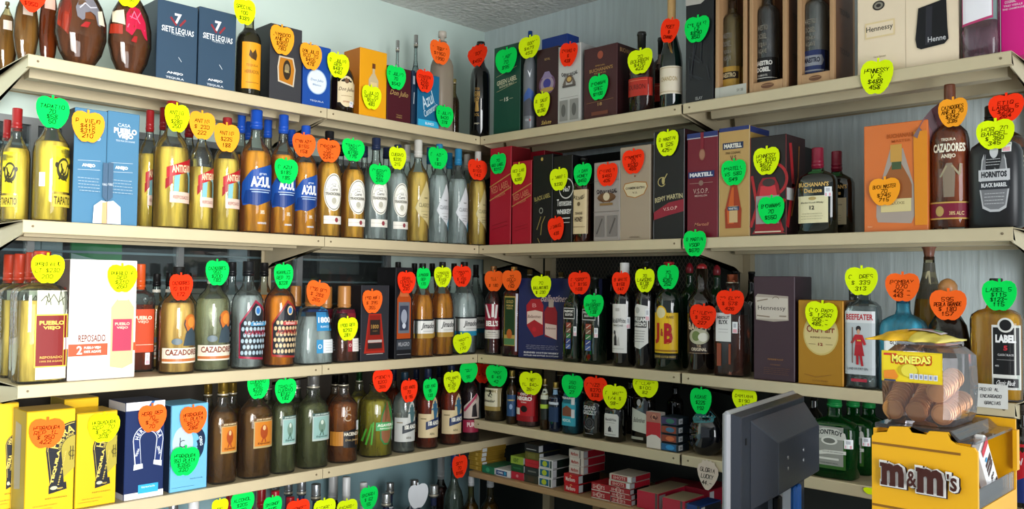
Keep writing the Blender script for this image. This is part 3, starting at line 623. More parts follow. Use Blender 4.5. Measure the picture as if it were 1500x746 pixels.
kind('blackwhite', turn=.2, prof='tall', glass=BLK, dark=1, cap=(.84, .40, 'd8d8d6', 'x'), seal=(.7, .42),
     els=[('R', -.95, .13, .75, .60, 'e0dfdc'), ('T', 'Black&White', -.1, .44, 1.45, .045, '222222', {'b': .01}), ('T', 'Blended Scotch', -.1, .395, 1.0, .022, '444444'), ('P', [(-.5, .20), (-.5, .27), (-.35, .32), (-.2, .28), (-.15, .20)], '26262a'), ('P', [(-.1, .20), (-.1, .25), (.05, .29), (.15, .20)], 'b9b7b2'), ('E', -.4, .325, .1, .02, '26262a'), ('L', [(-.7, .17), (.5, .17)], .003, '8a8a86'), ('R', -.3, .53, .1, .56, 'b9b7b2')])
kind('lawson', turn=.25, prof='tall', glass=BLK, dark=1, cap=(.93, .34, '1a1a1c', 'rim'), seal=(.4, .50), neck=[('R', -1.2, .8, 1.2, .9, '1a1a1c')],
     els=[('P', [(-1.0, .20), (-1.0, .55), (-.5, .60), (.6, .58), (.65, .24), (-.1, .18)], 'dededa'), ('R', -1.0, .38, .5, .48, '1c1c1e'), ('T', 'WILLIAM', -.25, .455, 1.4, .04, 'e8e8e4', {'b': .04}), ('T', "LAWSON'S", -.25, .41, 1.4, .04, 'e8e8e4', {'b': .04}), ('E', -.4, .54, .25, .03, 'b4b4b0')]+para(-.8, .4, .24, .36, 5, '77777a', .005))
kind('jb', turn=.5, prof='tall', glass=darkglass('0a1a10'), dark=1, cap=(.92, .36, '9c1a20', 'rim'),
     els=[('R', -1.0, .16, 1.0, .53, 'e3b818'), ('E', -.3, .52, .45, .075, 'e3b818'), ('E', -.3, .53, .35, .05, 'd8cfa0'), ('T', 'J', -.62, .34, .42, .19, 'b01c1c', {'b': .05}), ('T', '&', -.2, .35, .22, .07, 'b01c1c', {'b': .03}), ('T', 'B', .28, .34, .62, .19, 'b01c1c', {'b': .05}), ('T', 'RARE', .4, .49, .5, .022, '6a4a10'), ('R', -.95, .175, .95, .19, '9a6a10'), ('R', -1, .105, 1, .15, '1c1812'), ('T', 'BLENDED SCOTCH WHISKY', 0, .127, 1.7, .02, 'd8b85a')])
kind('baileys', prof='wine', glass=darkglass('140c08'), dark=1, cap=(.93, .36, '8e1a20', 'ball'),
     els=[('P', [(-1.1, .18), (-1.1, .44), (-.4, .50), (.6, .50), (1.1, .44), (1.1, .18)], '2a1c18'), ('T', 'BAILEYS', -.05, .435, 1.7, .07, 'd8bfa0', {'b': .04, 'arc': -.3}), ('E', -.05, .335, .75, .07, 'b9b79a'), ('E', -.25, .34, .3, .045, '6c7c44'), ('E', .25, .33, .35, .04, 'dedccc'), ('T', 'THE', -.05, .25, .3, .02, 'c8b090'), ('T', 'ORIGINAL', -.05, .22, 1.1, .03, 'd8c8b0', {'b': .03})]+para(-.8, .7, .17, .2, 1, 'b09878'))
kind('elyx', prof='sqr', n=6, dp=.9, glass=shell('d8d0cc'), liq=liquid('a06850', .25), lvl=.6, cap=(.9, .35, '8c4a34', 'metal'), seal=(.45, .48),
     els=[('R', -.7, .34, .35, .62, 'dcdcda'), ('T', 'ABSOLUT', -.18, .575, .85, .03, '222222', {'b': .04}), ('T', 'ELYX', -.18, .53, .6, .04, '222222', {'b': .04}), ('L', [(-.5, .46), (.15, .46)], .004, '999999'), ('L', [(-.5, .43), (.15, .43)], .003, '999999'), ('R', -.6, .1, -.3, .32, '8c4024'), ('R', .2, .12, .35, .32, '8c4024')])
kind('beefeater', prof='sqr', n=6, dp=.8, glass=G, liq=liquid('d5dde0', .15), lvl=.7, cap=(.90, .33, '16181a', 'x'),
     els=[('R', -.95, .12, .95, .66, 'b9c0c4'), ('R', -.95, .56, .95, .66, 'd6d8da'), ('T', 'BEEFEATER', 0, .61, 1.7, .05, 'b21e2a', {'b': .03}),
          ('E', -.05, .51, .16, .025, '2c2426'), ('E', -.05, .485, .1, .022, 'c89a80'), ('P', [(-.25, .36), (-.22, .46), (.15, .46), (.2, .36)], 'b8242e'), ('P', [(-.32, .28), (-.25, .37), (.2, .37), (.32, .28)], 'a81f2a'), ('L', [(-.2, .45), (-.45, .39)], .022, 'b8242e'), ('L', [(.15, .45), (.35, .38)], .022, 'b8242e'), ('L', [(-.42, .52), (-.42, .22)], .008, '6a4a3a'), ('L', [(-.12, .29), (-.1, .21)], .02, 'a81f2a'), ('L', [(.1, .29), (.2, .2)], .02, 'a81f2a'), ('L', [(-.1, .41), (.1, .41)], .012, 'd8a84a'),
          ('T', 'LONDON DRY GIN', -.1, .17, 1.3, .022, '44484c'), ('R', -.5, .06, .5, .085, 'a83040')])
kind('bombay', prof='squat', n=5, dp=.8, glass=shell('a4e2ee', .06), liq=liquid('8cd8e4', .75), lvl=.9, cap=(.84, .28, '26506a', 'x'),
     els=[('P', [(-.62, .04), (-.62, .50), (-.3, .56), (.5, .56), (.8, .50), (.8, .04)], 'd8e0e2'), ('P', [(-.55, .05), (-.55, .49), (-.27, .54), (.46, .54), (.73, .49), (.73, .05)], 'f0f2f2'), ('T', 'BOMBAY', .1, .48, .9, .05, '33383c', {'arc': -.4}), ('E', .1, .38, .3, .06, '3a8cc0'), ('E', .1, .385, .2, .04, 'b4dcea'), ('T', 'SAPPHIRE', .1, .28, 1.0, .04, '26506a'), ('R', .85, .2, 1.1, .5, 'd8a8b4')])
kind('label5', prof='sqr', n=3.4, dp=.75, glass=G, liq=liquid('ffcc38', 1.0), lvl=.9, cap=(.84, .26, '101a12', 'x'),
     els=[('R', -.05, .10, .98, .62, 'd6d6d0'), ('R', .0, .22, .94, .60, '17181a'), ('E', .47, .62, .3, .06, 'd6d6d0'), ('E', .47, .62, .22, .045, '17181a'), ('T', 'LABEL', .47, .51, .75, .065, 'ececec', {'b': .06}), ('T', '5', .47, .435, .15, .04, 'c0303a', {'b': .04}), ('T', 'CLASSIC BLACK', .47, .38, .6, .018, 'c8c8c8'), ('T', '40%', .15, .29, .15, .014, 'c8c8c8'), ('L', [(.15, .34), (.8, .34)], .003, '9a9a9a'), ('R', .03, .12, .92, .19, '17181a'), ('T', 'Classic Black', .47, .155, .7, .04, 'ececec', {'sh': .3})])
kind('cuervo_esp', prof='wine', n=2.6, dp=.85, ribs=9, glass=shell('e8e6dc'), liq=liquid('9c7834', .28), lvl=.7, cap=(.85, .38, '9c8038', 'metal'),
     els=[('R', -.45, .30, .85, .60, 'b09a68'), ('R', -.38, .32, .78, .56, 'c87a28'), ('R', -.45, .57, .85, .60, '6a4a28'), ('T', 'JOSE CUERVO', .2, .583, 1.0, .018, 'e8d8b0', {'b': .03}), ('E', .2, .46, .25, .07, 'a0461e'), ('E', .2, .5, .1, .025, 'd8b080'), ('L', [(.05, .36), (.2, .42), (.3, .36)], .012, '9a4020'), ('T', 'Especial', .2, .345, .8, .025, '6a2a14', {'sh': .2})])
kind('cuervo_plata', prof='wine', n=2.6, dp=.85, ribs=9, glass=shell('dfe6dc'), liq=liquid('a4a47c', .2), lvl=.7, cap=(.85, .38, 'a8aaac', 'metal'),
     els=[('R', -.45, .30, .85, .60, 'aebcb8'), ('R', -.38, .32, .78, .56, '8fb4ae'), ('R', -.45, .57, .85, .60, '46625e'), ('T', 'JOSE CUERVO', .2, .583, 1.0, .018, 'e0e8e0', {'b': .03}), ('E', .2, .46, .25, .07, '6f8c7c'), ('E', .2, .5, .1, .025, 'c8d4c8'), ('L', [(.05, .36), (.2, .42), (.3, .36)], .012, '4a6a5c'), ('T', 'Especial', .2, .345, .8, .025, '2a4a44', {'sh': .2})])
kind('hacienda', prof='wine', n=2.4, glass=shell('efe6d8'), liq=liquid('ac7a3c', .35), lvl=.68, cap=(.85, .34, '1c1a1a', 'metal'), seal=(.8, .42),
     els=[('R', -.9, .20, 1.1, .36, 'b0752a'), ('P', [(-.1, .18), (-.1, .36), (1.2, .40), (1.2, .16)], '17171a'), ('T', 'HACIENDA', .5, .33, 1.1, .04, 'e0d8c4', {'b': .03}), ('T', 'Don Jesus', .5, .26, .9, .03, 'b9a070', {'sh': .2}), ('A', .2, .52, .18, .26, 30, 330, 'a89070'), ('A', .2, .62, .1, .16, 100, 400, 'a89070')])
kind('herencia', prof='wine', n=2.4, glass=shell('eef0da'), liq=liquid('b8b050', .45), lvl=.68, cap=(.85, .3, '2a5a34', 'metal'), seal=(1.0, .45),
     els=[('P', [(.1, .36), (.12, .22), (.35, .15), (.6, .15), (.8, .22), (.9, .40), (.85, .55), (.55, .72), (.2, .52)], '2f7a3c'), ('P', [(.18, .36), (.2, .23), (.4, .17), (.6, .17), (.75, .23), (.82, .40), (.55, .67), (.26, .5)], '8a5a3c'), ('R', -.15, .32, 1.15, .42, '3fa05a'), ('T', 'AGAVERO', .5, .385, 1.1, .035, 'e8f0e0', {'b': .03}), ('T', 'REPOSADO', .5, .345, .8, .02, 'e8f0e0'), ('L', [(-.7, .16), (-.4, .4)], .02, '4a9a30'), ('L', [(-.4, .16), (-.3, .42)], .02, '4a9a30'), ('L', [(-.9, .2), (-.7, .34)], .02, '4a9a30')])
_cy = lambda c, a_: [('R', -1.1, .14, 1.1, .44, c), ('P', [(.2, .30), (.2, .50), (.35, .60), (.6, .65), (.85, .60), (1.0, .50), (1.0, .30)], c), ('L', [(.6, .36), (.3, .50)], .03, a_), ('L', [(.6, .36), (.45, .56)], .03, a_), ('L', [(.6, .36), (.6, .59)], .03, a_), ('L', [(.6, .36), (.75, .56)], .03, a_), ('L', [(.6, .36), (.9, .50)], .03, a_),
    ('P', [(-.3, .24), (-.3, .34), (.3, .37), (1.15, .40), (1.15, .29), (.2, .26)], '22345e' if a_ != '4a6a70' else '3c4248'), ('T', '100 ANOS', .5, .325, 1.2, .06, 'ecebe2', {'rot': 3, 'b': .05}), ('L', [(-.8, .38), (-.3, .38)], .012, '8a7a5a'), ('T', 'AZUL', .3, .19, .5, .025, '55503c')]
kind('cien_plata', prof='std', glass=G, liq=liquid('c8ccc8', .15), lvl=.7, cap=(.85, .34, '0f2a3a', 'x'), els=_cy('c6c8c4', '4a6a70'))
kind('cien_rep', prof='std', glass=shell('f4e6d8'), liq=liquid('a04c10', .4), lvl=.75, cap=(.85, .34, '14203a', 'x'), els=_cy('d8c49a', '3a6a8a'))
kind('pink', prof='std', glass=shell('e0d0d0'), liq=liquid('401018', .3), lvl=.7, cap=(.85, .34, '101010', 'x'), els=[('P', [(-.9, .3), (-.9, .45), (.6, .62), (1.1, .55), (1.1, .3)], 'c9b9ae'), ('R', -1, .12, 1, .28, '9c2844'), ('T', 'PURA', .1, .22, 1.2, .06, 'e6c8c8', {'b': .04}), ('L', [(-.8, .4), (.6, .6)], .03, 'b03a5c'), ('P', [(.0, .32), (.1, .46), (.5, .5), (.7, .32)], '2a2428')])
kind('small_jimador', prof='std', n=3, glass=shell('e4e0d0'), liq=liquid('8a7a50', .3), lvl=.72, cap=(.85, .34, '1a1a1a', 'x'), els=[('R', -.95, .28, 1, .63, 'd6cfb4'), ('R', -.95, .20, 1, .28, '9a8448'), ('L', [(.0, .52), (.2, .56), (-.1, .47)], .02, '33302a'), ('L', [(.1, .56), (.35, .50)], .018, '33302a'), ('E', .1, .58, .1, .02, '33302a'), ('L', [(-.2, .5), (.3, .46)], .015, '33302a'), ('T', 'Jimador', .0, .38, 1.4, .07, '33302a', {'sh': .3})])
kind('mini', prof='std', glass=shell('d8cca8'), liq=liquid('7a5a20', .35), lvl=.72, cap=(.85, .5, 'a08a48', 'metal'), els=[('R', -.95, .15, .95, .55, '24466e'), ('L', [(-.6, .45), (.6, .45)], .03, 'b8a458'), ('E', .0, .33, .3, .05, '8aa4c8')])
kind('oso', prof='std', n=3, glass=shell('e6dada'), liq=liquid('c8b4b4', .3), lvl=.75, cap=(.87, .3, '1a1414', 'x'), els=[('R', -1.1, .20, 1.1, .62, 'b01c24'), ('T', 'OSO', .1, .60, .8, .05, 'f0e4e0', {'b': .04}), ('T', 'NEGRO', .1, .52, 1.5, .075, 'f4ece8', {'b': .05}), ('T', 'VODKA', .1, .45, .6, .025, 'f0e4e0'), ('R', -1.0, .22, -.3, .34, 'd8d4d0'), ('E', .15, .33, .35, .06, '1a1414'), ('R', -1.1, .10, 1.1, .2, '8e141c')])
kind('turq', prof='squat', n=4, glass=shell('c8e8e8'), liq=liquid('3a9cb4', .5), lvl=.8, cap=(.86, .32, '1c3a40', 'x'), els=[('R', -1, .14, .9, .68, '2f9cb0'), ('T', 'TEQUILERO', -.1, .60, 1.4, .04, 'e8f4f0', {'b': .03}), ('P', [(-.7, .30), (-.7, .42), (-.1, .48), (.6, .42), (.6, .30)], '7a4a34'), ('T', 'MEXCAL', -.1, .23, 1.1, .05, 'c6e6e6', {'b': .03}), ('R', .5, .28, .85, .42, 'd0d4d4'), ('R', .5, .5, .85, .62, 'd0d4d4')])
kind('grizzly', prof='squat', n=4, dp=.7, glass=BLK, dark=1, cap=(.88, .28, '1a1a1a', 'x'), els=[('T', 'GRAND', -.05, .56, 1.35, .075, 'c9ccce', {'b': .03}), ('T', 'GRIZZLY', -.05, .47, 1.5, .08, 'c9ccce', {'b': .03}), ('A', -.05, .28, .35, .45, 0, 360, '4a4c50'), ('A', -.05, .28, .50, .55, 0, 360, '2e3034'), ('E', -.05, .28, .28, .06, '303236'), ('TA', 'TEQUILA VODKA', -.05, .28, .62, 210, 330, .12, 'a8aaac'), ('L', [(-.5, .08), (.4, .08)], .01, '9a9c9e')])
kind('bwsmall', prof='squat', n=3.5, dp=.7, glass=BLK, dark=1, cap=(.88, .3, '1a1a1a', 'x'), els=[('P', [(-.9, .10), (-.9, .50), (-.75, .545), (.6, .545), (.75, .50), (.75, .10)], 'd8d8d4'), ('T', 'Black&White', -.07, .43, 1.2, .05, '26262a'), ('P', [(-.35, .19), (-.35, .26), (-.15, .31), (.0, .26), (.0, .19)], '26262a'), ('P', [(.05, .19), (.05, .24), (.2, .19)], '8a8a86'), ('L', [(-.7, .14), (.5, .14)], .008, '55555a'), ('L', [(-.6, .37), (.4, .37)], .006, '8a8a8a')])
kind('ballsmall', prof='squat', n=3.5, dp=.7, glass=BLK, dark=1, cap=(.88, .3, '1a1a1a', 'x'), els=[('P', [(-.75, .18), (-.75, .52), (.6, .44), (.9, .30), (.9, .14)], 'd4d6c8'), ('T', 'Ballantines', .0, .34, 1.1, .07, '4a4a40', {'sh': .3}), ('R', -.85, .05, .4, .09, 'b0b0a0'), ('E', -.05, .60, .2, .05, 'c8c8c4')])
kind('balln', prof='ball', dp=.75, glass=darkglass('080a10'), dark=1, cap=(.92, .2, '2a2a2a', 'x'), els=[('P', [(-.85, .66), (-.5, .78), (.4, .80), (.9, .70), (.7, .62), (-.4, .58)], '3a7a80'), ('L', [(-.6, .68), (.6, .72)], .02, 'a8c8b8'), ('L', [(-.3, .63), (.5, .66)], .012, '1c4a50')])
kind('controy', prof='squat', n=4.5, dp=.55, glass=shell('0fa845', .05), liq=liquid('0a5c22', .55), lvl=.74, cap=(.86, .3, '1d8a44', 'x'), seal=(.62, .44),
     els=[('R', -.72, .12, .68, .66, '2e5a1e'), ('R', -.62, .16, .58, .63, '8f918a'), ('P', [(-.75, .48), (-.7, .56), (-.3, .61), (.3, .61), (.66, .56), (.72, .48)], 'c0c2ba'), ('T', 'CONTROY', -.02, .545, 1.15, .06, '22262a', {'b': .03, 'arc': .35}), ('E', -.02, .46, .36, .05, 'd4d6ce'), ('E', -.02, .46, .26, .032, '6a6c66'), ('P', [(-.72, .27), (-.72, .31), (-.2, .345), (.7, .35), (.7, .31), (-.1, .30)], 'd2d4cc'), ('T', 'LICOR DE NARANJA', .15, .325, .9, .018, '44484a'), ('R', -.72, .23, .4, .255, 'd2d4cc'), ('T', '100% NATURAL', -.02, .19, .8, .014, '44484a')])
kind('buchanan', prof='squat', n=3.4, dp=.5, glass=darkglass('0c120c'), dark=1, cap=(.76, .3, '7e1630', 'x'), seal=(.55, .48), neck=[('R', -.4, .70, .4, .75, '2a5a30')],
     els=[('R', -.88, .13, .72, .44, 'ded6ae'), ('T', "BUCHANAN'S", -.05, .57, 1.6, .05, 'd8b26a', {'b': .03}), ('T', 'DeLuxe', -.05, .50, .95, .05, 'd8b26a', {'b': .03}), ('T', 'Blended Scotch Whisky', -.1, .36, 1.2, .025, '4a4638', {'sh': .3}), ('T', '12', -.1, .305, .25, .045, '3a362a', {'b': .03}), ('E', -.08, .41, .2, .02, 'b09a60')]+para(-.7, .5, .16, .25, 3, '8a8468'))
kind('cazanejo', prof='squat', n=2.3, glass=G, liq=liquid('b86428', .5), lvl=.74, cap=(.83, .3, '6a3a26', 'wide'), neck=[('R', -.6, .72, .6, .78, '8a4a1c')],
     els=[('T', 'TEQUILA', .1, .61, .75, .022, 'f0dcc0', {'b': .03}), ('T', 'CAZADORES', .1, .555, 1.6, .06, 'f6e8d0', {'b': .04}), ('T', 'ANEJO', .1, .495, .75, .035, 'f0dcc0', {'b': .04}), ('L', [(-.3, .42), (-.35, .47), (-.15, .45)], .012, '5a3418'), ('P', [(-.15, .22), (-.2, .38), (.0, .45), (.3, .45), (.45, .38), (.4, .22)], '8a7a68'), ('L', [(.0, .43), (-.3, .36)], .012, 'a89878'), ('L', [(.3, .43), (.65, .37), (.7, .44)], .012, 'a89878'), ('R', -1.1, .07, 1.1, .185, '7a1c34'), ('R', -1.1, .07, 1.1, .08, 'c8a050'), ('R', -1.1, .178, 1.1, .188, 'c8a050'), ('E', -.35, .125, .22, .035, 'b89858'), ('T', '38% ALC', .5, .11, .7, .025, 'e0c088')])
kind('hornitos', prof='squat', n=3.6, dp=.85, glass=mat('15161a', .35), dark=1, cap=(.86, .4, '121212', 'x'), seal=(.35, .66),
     els=[('P', [(-.5, .32), (-.38, .16), (-.1, .13), (.25, .13), (.5, .16), (.62, .32), (.5, .55), (.06, .80), (-.4, .55)], 'b9babd'), ('P', [(-.44, .32), (-.34, .18), (-.08, .15), (.22, .15), (.46, .18), (.56, .32), (.46, .54), (.06, .77), (-.35, .54)], '77787c'), ('E', .06, .62, .16, .06, 'c8c9cc'), ('R', -.52, .38, .64, .47, 'c2c3c6'), ('T', 'HORNITOS', .06, .43, .95, .05, '22242a', {'b': .05}), ('R', -.5, .31, .62, .375, '2c2e34'), ('T', 'BLACK BARREL', .06, .345, .95, .035, 'd4d5d8', {'b': .04})]+para(-.3, .45, .18, .29, 4, 'cfd0d3')+para(-.2, .35, .49, .56, 3, 'd4d5d8'))
kind('oval_relief', prof='oval', n=2.1, dp=.55, glass=shell('e6c8a8'), liq=liquid('6e5846', .6), lvl=.84, cap=(.90, .2, '3a2a20', 'cork'),
     els=[('P', [(-.95, .40), (-.92, .62), (-.5, .74), (-.5, .5), (-.6, .3)], '8e2a14'), ('P', [(-.35, .60), (-.3, .50), (-.1, .47), (.02, .50), (.05, .56), (.2, .58), (.4, .55), (.5, .45), (.62, .44), (.6, .60), (.35, .72), (-.15, .74)], '75747c'), ('P', [(-.02, .49), (.0, .56), (.25, .57), (.38, .5)], '6a3a1c'), ('P', [(.55, .46), (.5, .60), (.7, .62), (.82, .46)], 'd8ccb8'), ('L', [(-.2, .6), (.0, .66), (.2, .62), (.45, .64)], .012, 'b9b8c0'), ('P', [(-.2, .40), (.0, .46), (.2, .46), (.1, .4)], '9c1c1c')])
kind('oval_pink', prof='oval', n=2.1, dp=.55, glass=shell('e6c8a8'), liq=liquid('6e5846', .6), lvl=.84, cap=(.90, .2, '3a2a20', 'cork'),
     els=[('P', [(-.98, .40), (-.95, .50), (-.5, .50), (-.5, .4)], '9a2a14'), ('P', [(-.9, .52), (-.85, .64), (-.45, .66), (-.4, .5)], 'd8ccb0'), ('P', [(-.38, .44), (-.35, .62), (-.1, .72), (.25, .70), (.55, .56), (.65, .38), (.5, .40), (.3, .48), (.1, .48), (-.1, .40)], 'b8163c'), ('L', [(-.3, .48), (.0, .66), (.2, .56), (.5, .48)], .01, 'e06a88'), ('L', [(-.2, .6), (.1, .58), (.3, .66)], .01, 'e06a88'), ('P', [(-.15, .34), (.0, .40), (.15, .40), (.1, .33)], '9c1c1c')])
kind('teardrop_tan', prof='oval', n=2, dp=.5, glass=shell('d8cdb0'), liq=liquid('9c8250', .7), lvl=.8, cap=(.9, .2, '5a4a30', 'cork'), els=[('P', [(-.4, .58), (-.4, .72), (.4, .72), (.4, .58)], 'd8c8b8')])
kind('teardrop_brown', prof='oval', n=2, dp=.5, glass=shell('d8b890'), liq=liquid('8a5a18', .6), lvl=.8, cap=(.9, .2, '5a4a30', 'cork'), els=[('P', [(-.6, .60), (-.6, .74), (.6, .74), (.6, .60)], 'd0a898')])
kind('orange_lab', prof='tall', glass=shell('d8d4b8'), liq=liquid('4a4420', .3), lvl=.78, cap=(.90, .4, '3a3a20', 'x'), els=[('R', -.65, .08, 1.1, .60, 'e39a1e'), ('P', [(-.1, .45), (.0, .52), (.2, .48), (.45, .53), (.6, .46), (.5, .4), (.1, .42)], '4a3418'), ('T', 'TEQUILA', .2, .34, 1.0, .03, '8a5a18'), ('T', 'HERRADON', .2, .27, 1.2, .04, '8a5a18'), ('L', [(-.3, .15), (.8, .15)], .006, '8a5a18')])
kind('donjulio', prof='don', n=2.3, glass=darkglass('140a06'), dark=1, cap=(.88, .32, '1a100c', 'wide'), seal=(.5, .18), els=[('E', .25, .42, .75, .30, 'd9c7a0'), ('R', -.5, .20, 1.0, .60, 'd9c7a0'), ('T', 'Don Julio', .25, .45, 1.3, .09, '4a3020', {'sh': .3}), ('E', .25, .62, .18, .05, '6a4a30'), ('T', 'REPOSADO', .25, .22, .6, .03, '9a3a24'), ('L', [(-.2, .33), (.7, .33)], .008, '8a6a48')])
kind('clear_tall', prof='slim', glass=shell('dfe8e8'), liq=liquid('c8d2d2', .1), lvl=.7, cap=(.88, .42, 'b8bab8', 'metal'))
kind('frosted', prof='tall', n=3, glass=shell('b0a290', .9), liq=liquid('9c8c78', .8), lvl=.85, cap=(.88, .4, 'b8b0a4', 'cork'))
kind('black_gold', prof='tall', glass=BLK, dark=1, cap=(.84, .4, '0e0e0e', 'rim'), els=[('T', 'TEQUILA', -.1, .50, .5, .03, 'gold'), ('T', 'GRAN', -.1, .45, .55, .06, 'gold', {'b': .04}), ('T', 'REY', -.1, .39, .5, .05, 'gold', {'b': .04}), ('L', [(-.15, .28), (-.1, .37)], .03, 'gold'), ('L', [(.0, .28), (-.05, .35)], .02, 'gold'), ('T', 'SOL', -.1, .24, .5, .03, 'gold'), ('T', 'ANEJO', -.1, .15, .55, .02, 'c8c0a8')])
kind('vodka_grey', prof='wine', glass=shell('a8aeb4', .6), liq=liquid('8c949c', .6), lvl=.8, cap=(.88, .36, '2050a0', 'metal'), els=[('P', [(-.9, .26), (-.9, .34), (.0, .42), (.9, .38), (.9, .24)], '3a5a9c'), ('P', [(-.2, .60), (.2, .52), (.5, .62), (.25, .56)], 'e8ecf0'), ('P', [(-.9, .14), (-.9, .28), (.2, .32), (.9, .26), (.9, .14)], '4a4c54'), ('T', 'VODKA', -.2, .10, .6, .025, 'c8ccd0'), ('E', .3, .1, .1, .012, 'b03030')])
kind('bourbon', prof='squat', n=2.6, glass=shell('d8b8a8'), liq=liquid('4a1008', .4), lvl=.66, cap=(.80, .34, '141414', 'rim'), els=[('R', -1.3, .20, 1.3, .42, 'b02a1c'), ('T', 'BOURBON', -.1, .31, 1.6, .06, '5a120c'), ('L', [(-1, .39), (1, .39)], .005, 'e08a6a')])
kind('champagne', prof='champ', glass=darkglass('0c1c18'), dark=1, cap=(.68, .38, 'c09a62', 'wide'), neck=[('P', [(-.55, .64), (-.5, .70), (.3, .72), (.4, .62), (.0, .60)], '7a1426'), ('L', [(-.3, .60), (.1, .48)], .008, 'gold'), ('L', [(-.1, .60), (.2, .47)], .008, 'gold')],
     els=[('R', -1.3, .12, 1.3, .36, 'ddd2bc'), ('T', 'CHANDON', -.1, .25, 1.6, .04, 'b09a6a', {'b': .02}), ('L', [(-1.2, .345), (1.2, .345)], .004, 'b09a6a'), ('L', [(-1.2, .14), (1.2, .14)], .004, 'b09a6a')])
kind('maestro', prof='sqr', n=2.4, glass=shell('eceae6'), liq=liquid('8a6a30', .4), lvl=.7, cap=(.93, .35, 'b0853a', 'wide'))
kind('gin_pink', prof='sqr', n=4, dp=.8, glass=shell('d8e4e4'), liq=liquid('c890a0', .3), lvl=.30, cap=(.9, .3, 'c0c0c0', 'x'))
kind('tall_cream', prof='slope', n=2, glass=shell('e8e0c8'), liq=liquid('c0a050', .4), lvl=.62, cap=(.86, .5, '7d4c38', 'flare'), neck=[('R', -1.2, .60, 1.2, .84, '5c5a50'), ('L', [(-.2, .72), (.0, .80), (.1, .7)], .012, 'd8cfa8'), ('R', -1.2, .70, 1.2, .79, '77735c')], els=[('E', .0, .28, .6, .08, 'd6c48a')])
kind('wood_ball', prof='jug', glass=shell('a8a090'), liq=liquid('5a4a3a', .4), lvl=.7, cap=(.85, .42, 'b07c48', 'ball'), neck=[('R', -1.2, .80, 1.2, .845, '8e1c24')])
kind('amber_big', prof='squat', n=2.4, glass=shell('e0c898'), liq=liquid('8a5a1c', .5), lvl=.9, cap=(.88, .3, '141414', 'x'), els=[('R', .0, .3, 1.2, .6, '1c1a18'), ('T', 'LABEL', .6, .5, 1, .08, 'c8b88a')])
kind('rear_dark', prof='tall', glass=BLK, dark=1, cap=(.9, .38, '141414', 'rim'))
kind('rear_green', prof='tall', glass=darkglass('0f3a1e'), dark=1, cap=(.88, .4, '8e1a28', 'ball'))
kind('rear_gold', prof='std', glass=shell('c8b890'), liq=liquid('5a4020', .3), lvl=.7, cap=(.92, .38, 'b09a60', 'metal'))
kind('blue_neck', prof='std', glass=G, liq=liquid('eab040', .75), lvl=.66, cap=(.84, .4, '1c3f94', 'x'))
kind('low_red', prof='std', glass=shell('d8b0a8'), liq=liquid('7a1420', .4), lvl=.75, cap=(.84, .5, 'a81828', 'x'), els=[('R', -1, .2, 1, .6, 'b8202c')])
kind('low_navy', prof='std', glass=shell('c8d0dc'), liq=liquid('3a4a60', .3), lvl=.7, cap=(.88, .5, 'a8aeb6', 'metal'), neck=[('R', -1.4, .80, 1.4, .875, '1c2c56')])
kind('low_white', prof='std', glass=shell('dcd0c8'), liq=liquid('5a2018', .4), lvl=.7, cap=(.78, .42, 'd4d6d8', 'x'))
kind('absolut', prof='squat', glass=shell('d0dce0'), liq=liquid('a8b8c0', .15), lvl=.7, cap=(.88, .42, 'b8bcc0', 'metal'), neck=[('R', -1, .795, 1, .87, '1c2444'), ('R', -.5, .70, .9, .75, 'd4dadc'), ('T', 'ABSOLUT', .2, .725, 1.2, .035, '24305c', {'b': .04})], els=[('T', 'ABSOLUT', .0, .45, 1.5, .06, '2c3a80', {'b': .04})])
kind('low_wine', prof='std', glass=shell('d8cc90'), liq=liquid('8a7020', .4), lvl=.72, cap=(.9, .34, 'c8ccd0', 'x'), els=[('R', -1, .30, 1, .5, 'd4d0cc'), ('T', 'BERRIES', .0, .42, 1.2, .05, '5a4a5a', {'b': .03}), ('R', -1, .2, 1, .3, 'b0342c')])
kind('low_clear', prof='std', glass=shell('c8d4d0'), liq=liquid('b8beb4', .15), lvl=.8, cap=(.88, .34, '2a5cb0', 'x'), els=[('R', -.9, .1, .3, .45, 'b04a3a'), ('R', .0, .2, .9, .4, '2c3a5c')])

# ------------------------------------------------------------------ top left shelf
HB = 'tequila'
def B(sh, cx, w, yt, kn, desc, d=0, back=0, **ov):
    if d == 0:
        _, t = along(sh[0], cx, 400, .05); kk = KN[kn]; d = (w/2*t/FPX)*ov.get('dp', kk.get('dp', 1))*1.03+.012
    return bottle(sh, cx, w, yt, d, kn, desc, back, **ov)
B('L1', 27, 34, -30, 'teardrop_tan', 'tan teardrop bottle seen edge-on at the far left end', d=.10)
B('L1', -2, 30, 0, 'teardrop_tan', 'greyish teardrop bottle cut off by the left edge of the frame', d=.20)
B('L1', 60, 26, -45, 'teardrop_brown', 'narrow brown bottle edge-on between the tan teardrop and the grey-crested flask', d=.10)
B('L1', 108, 72, -42, 'oval_relief', 'big oval amber flask with a grey relief crest', cat='flask')
B('L1', 181, 62, -30, 'oval_pink', 'big oval amber flask with a pink relief crest', cat='flask')
B('L1', 208, 26, 5, 'rear_dark', 'dark bottle squeezed behind the pink-crested flask', d=.2, back=1)
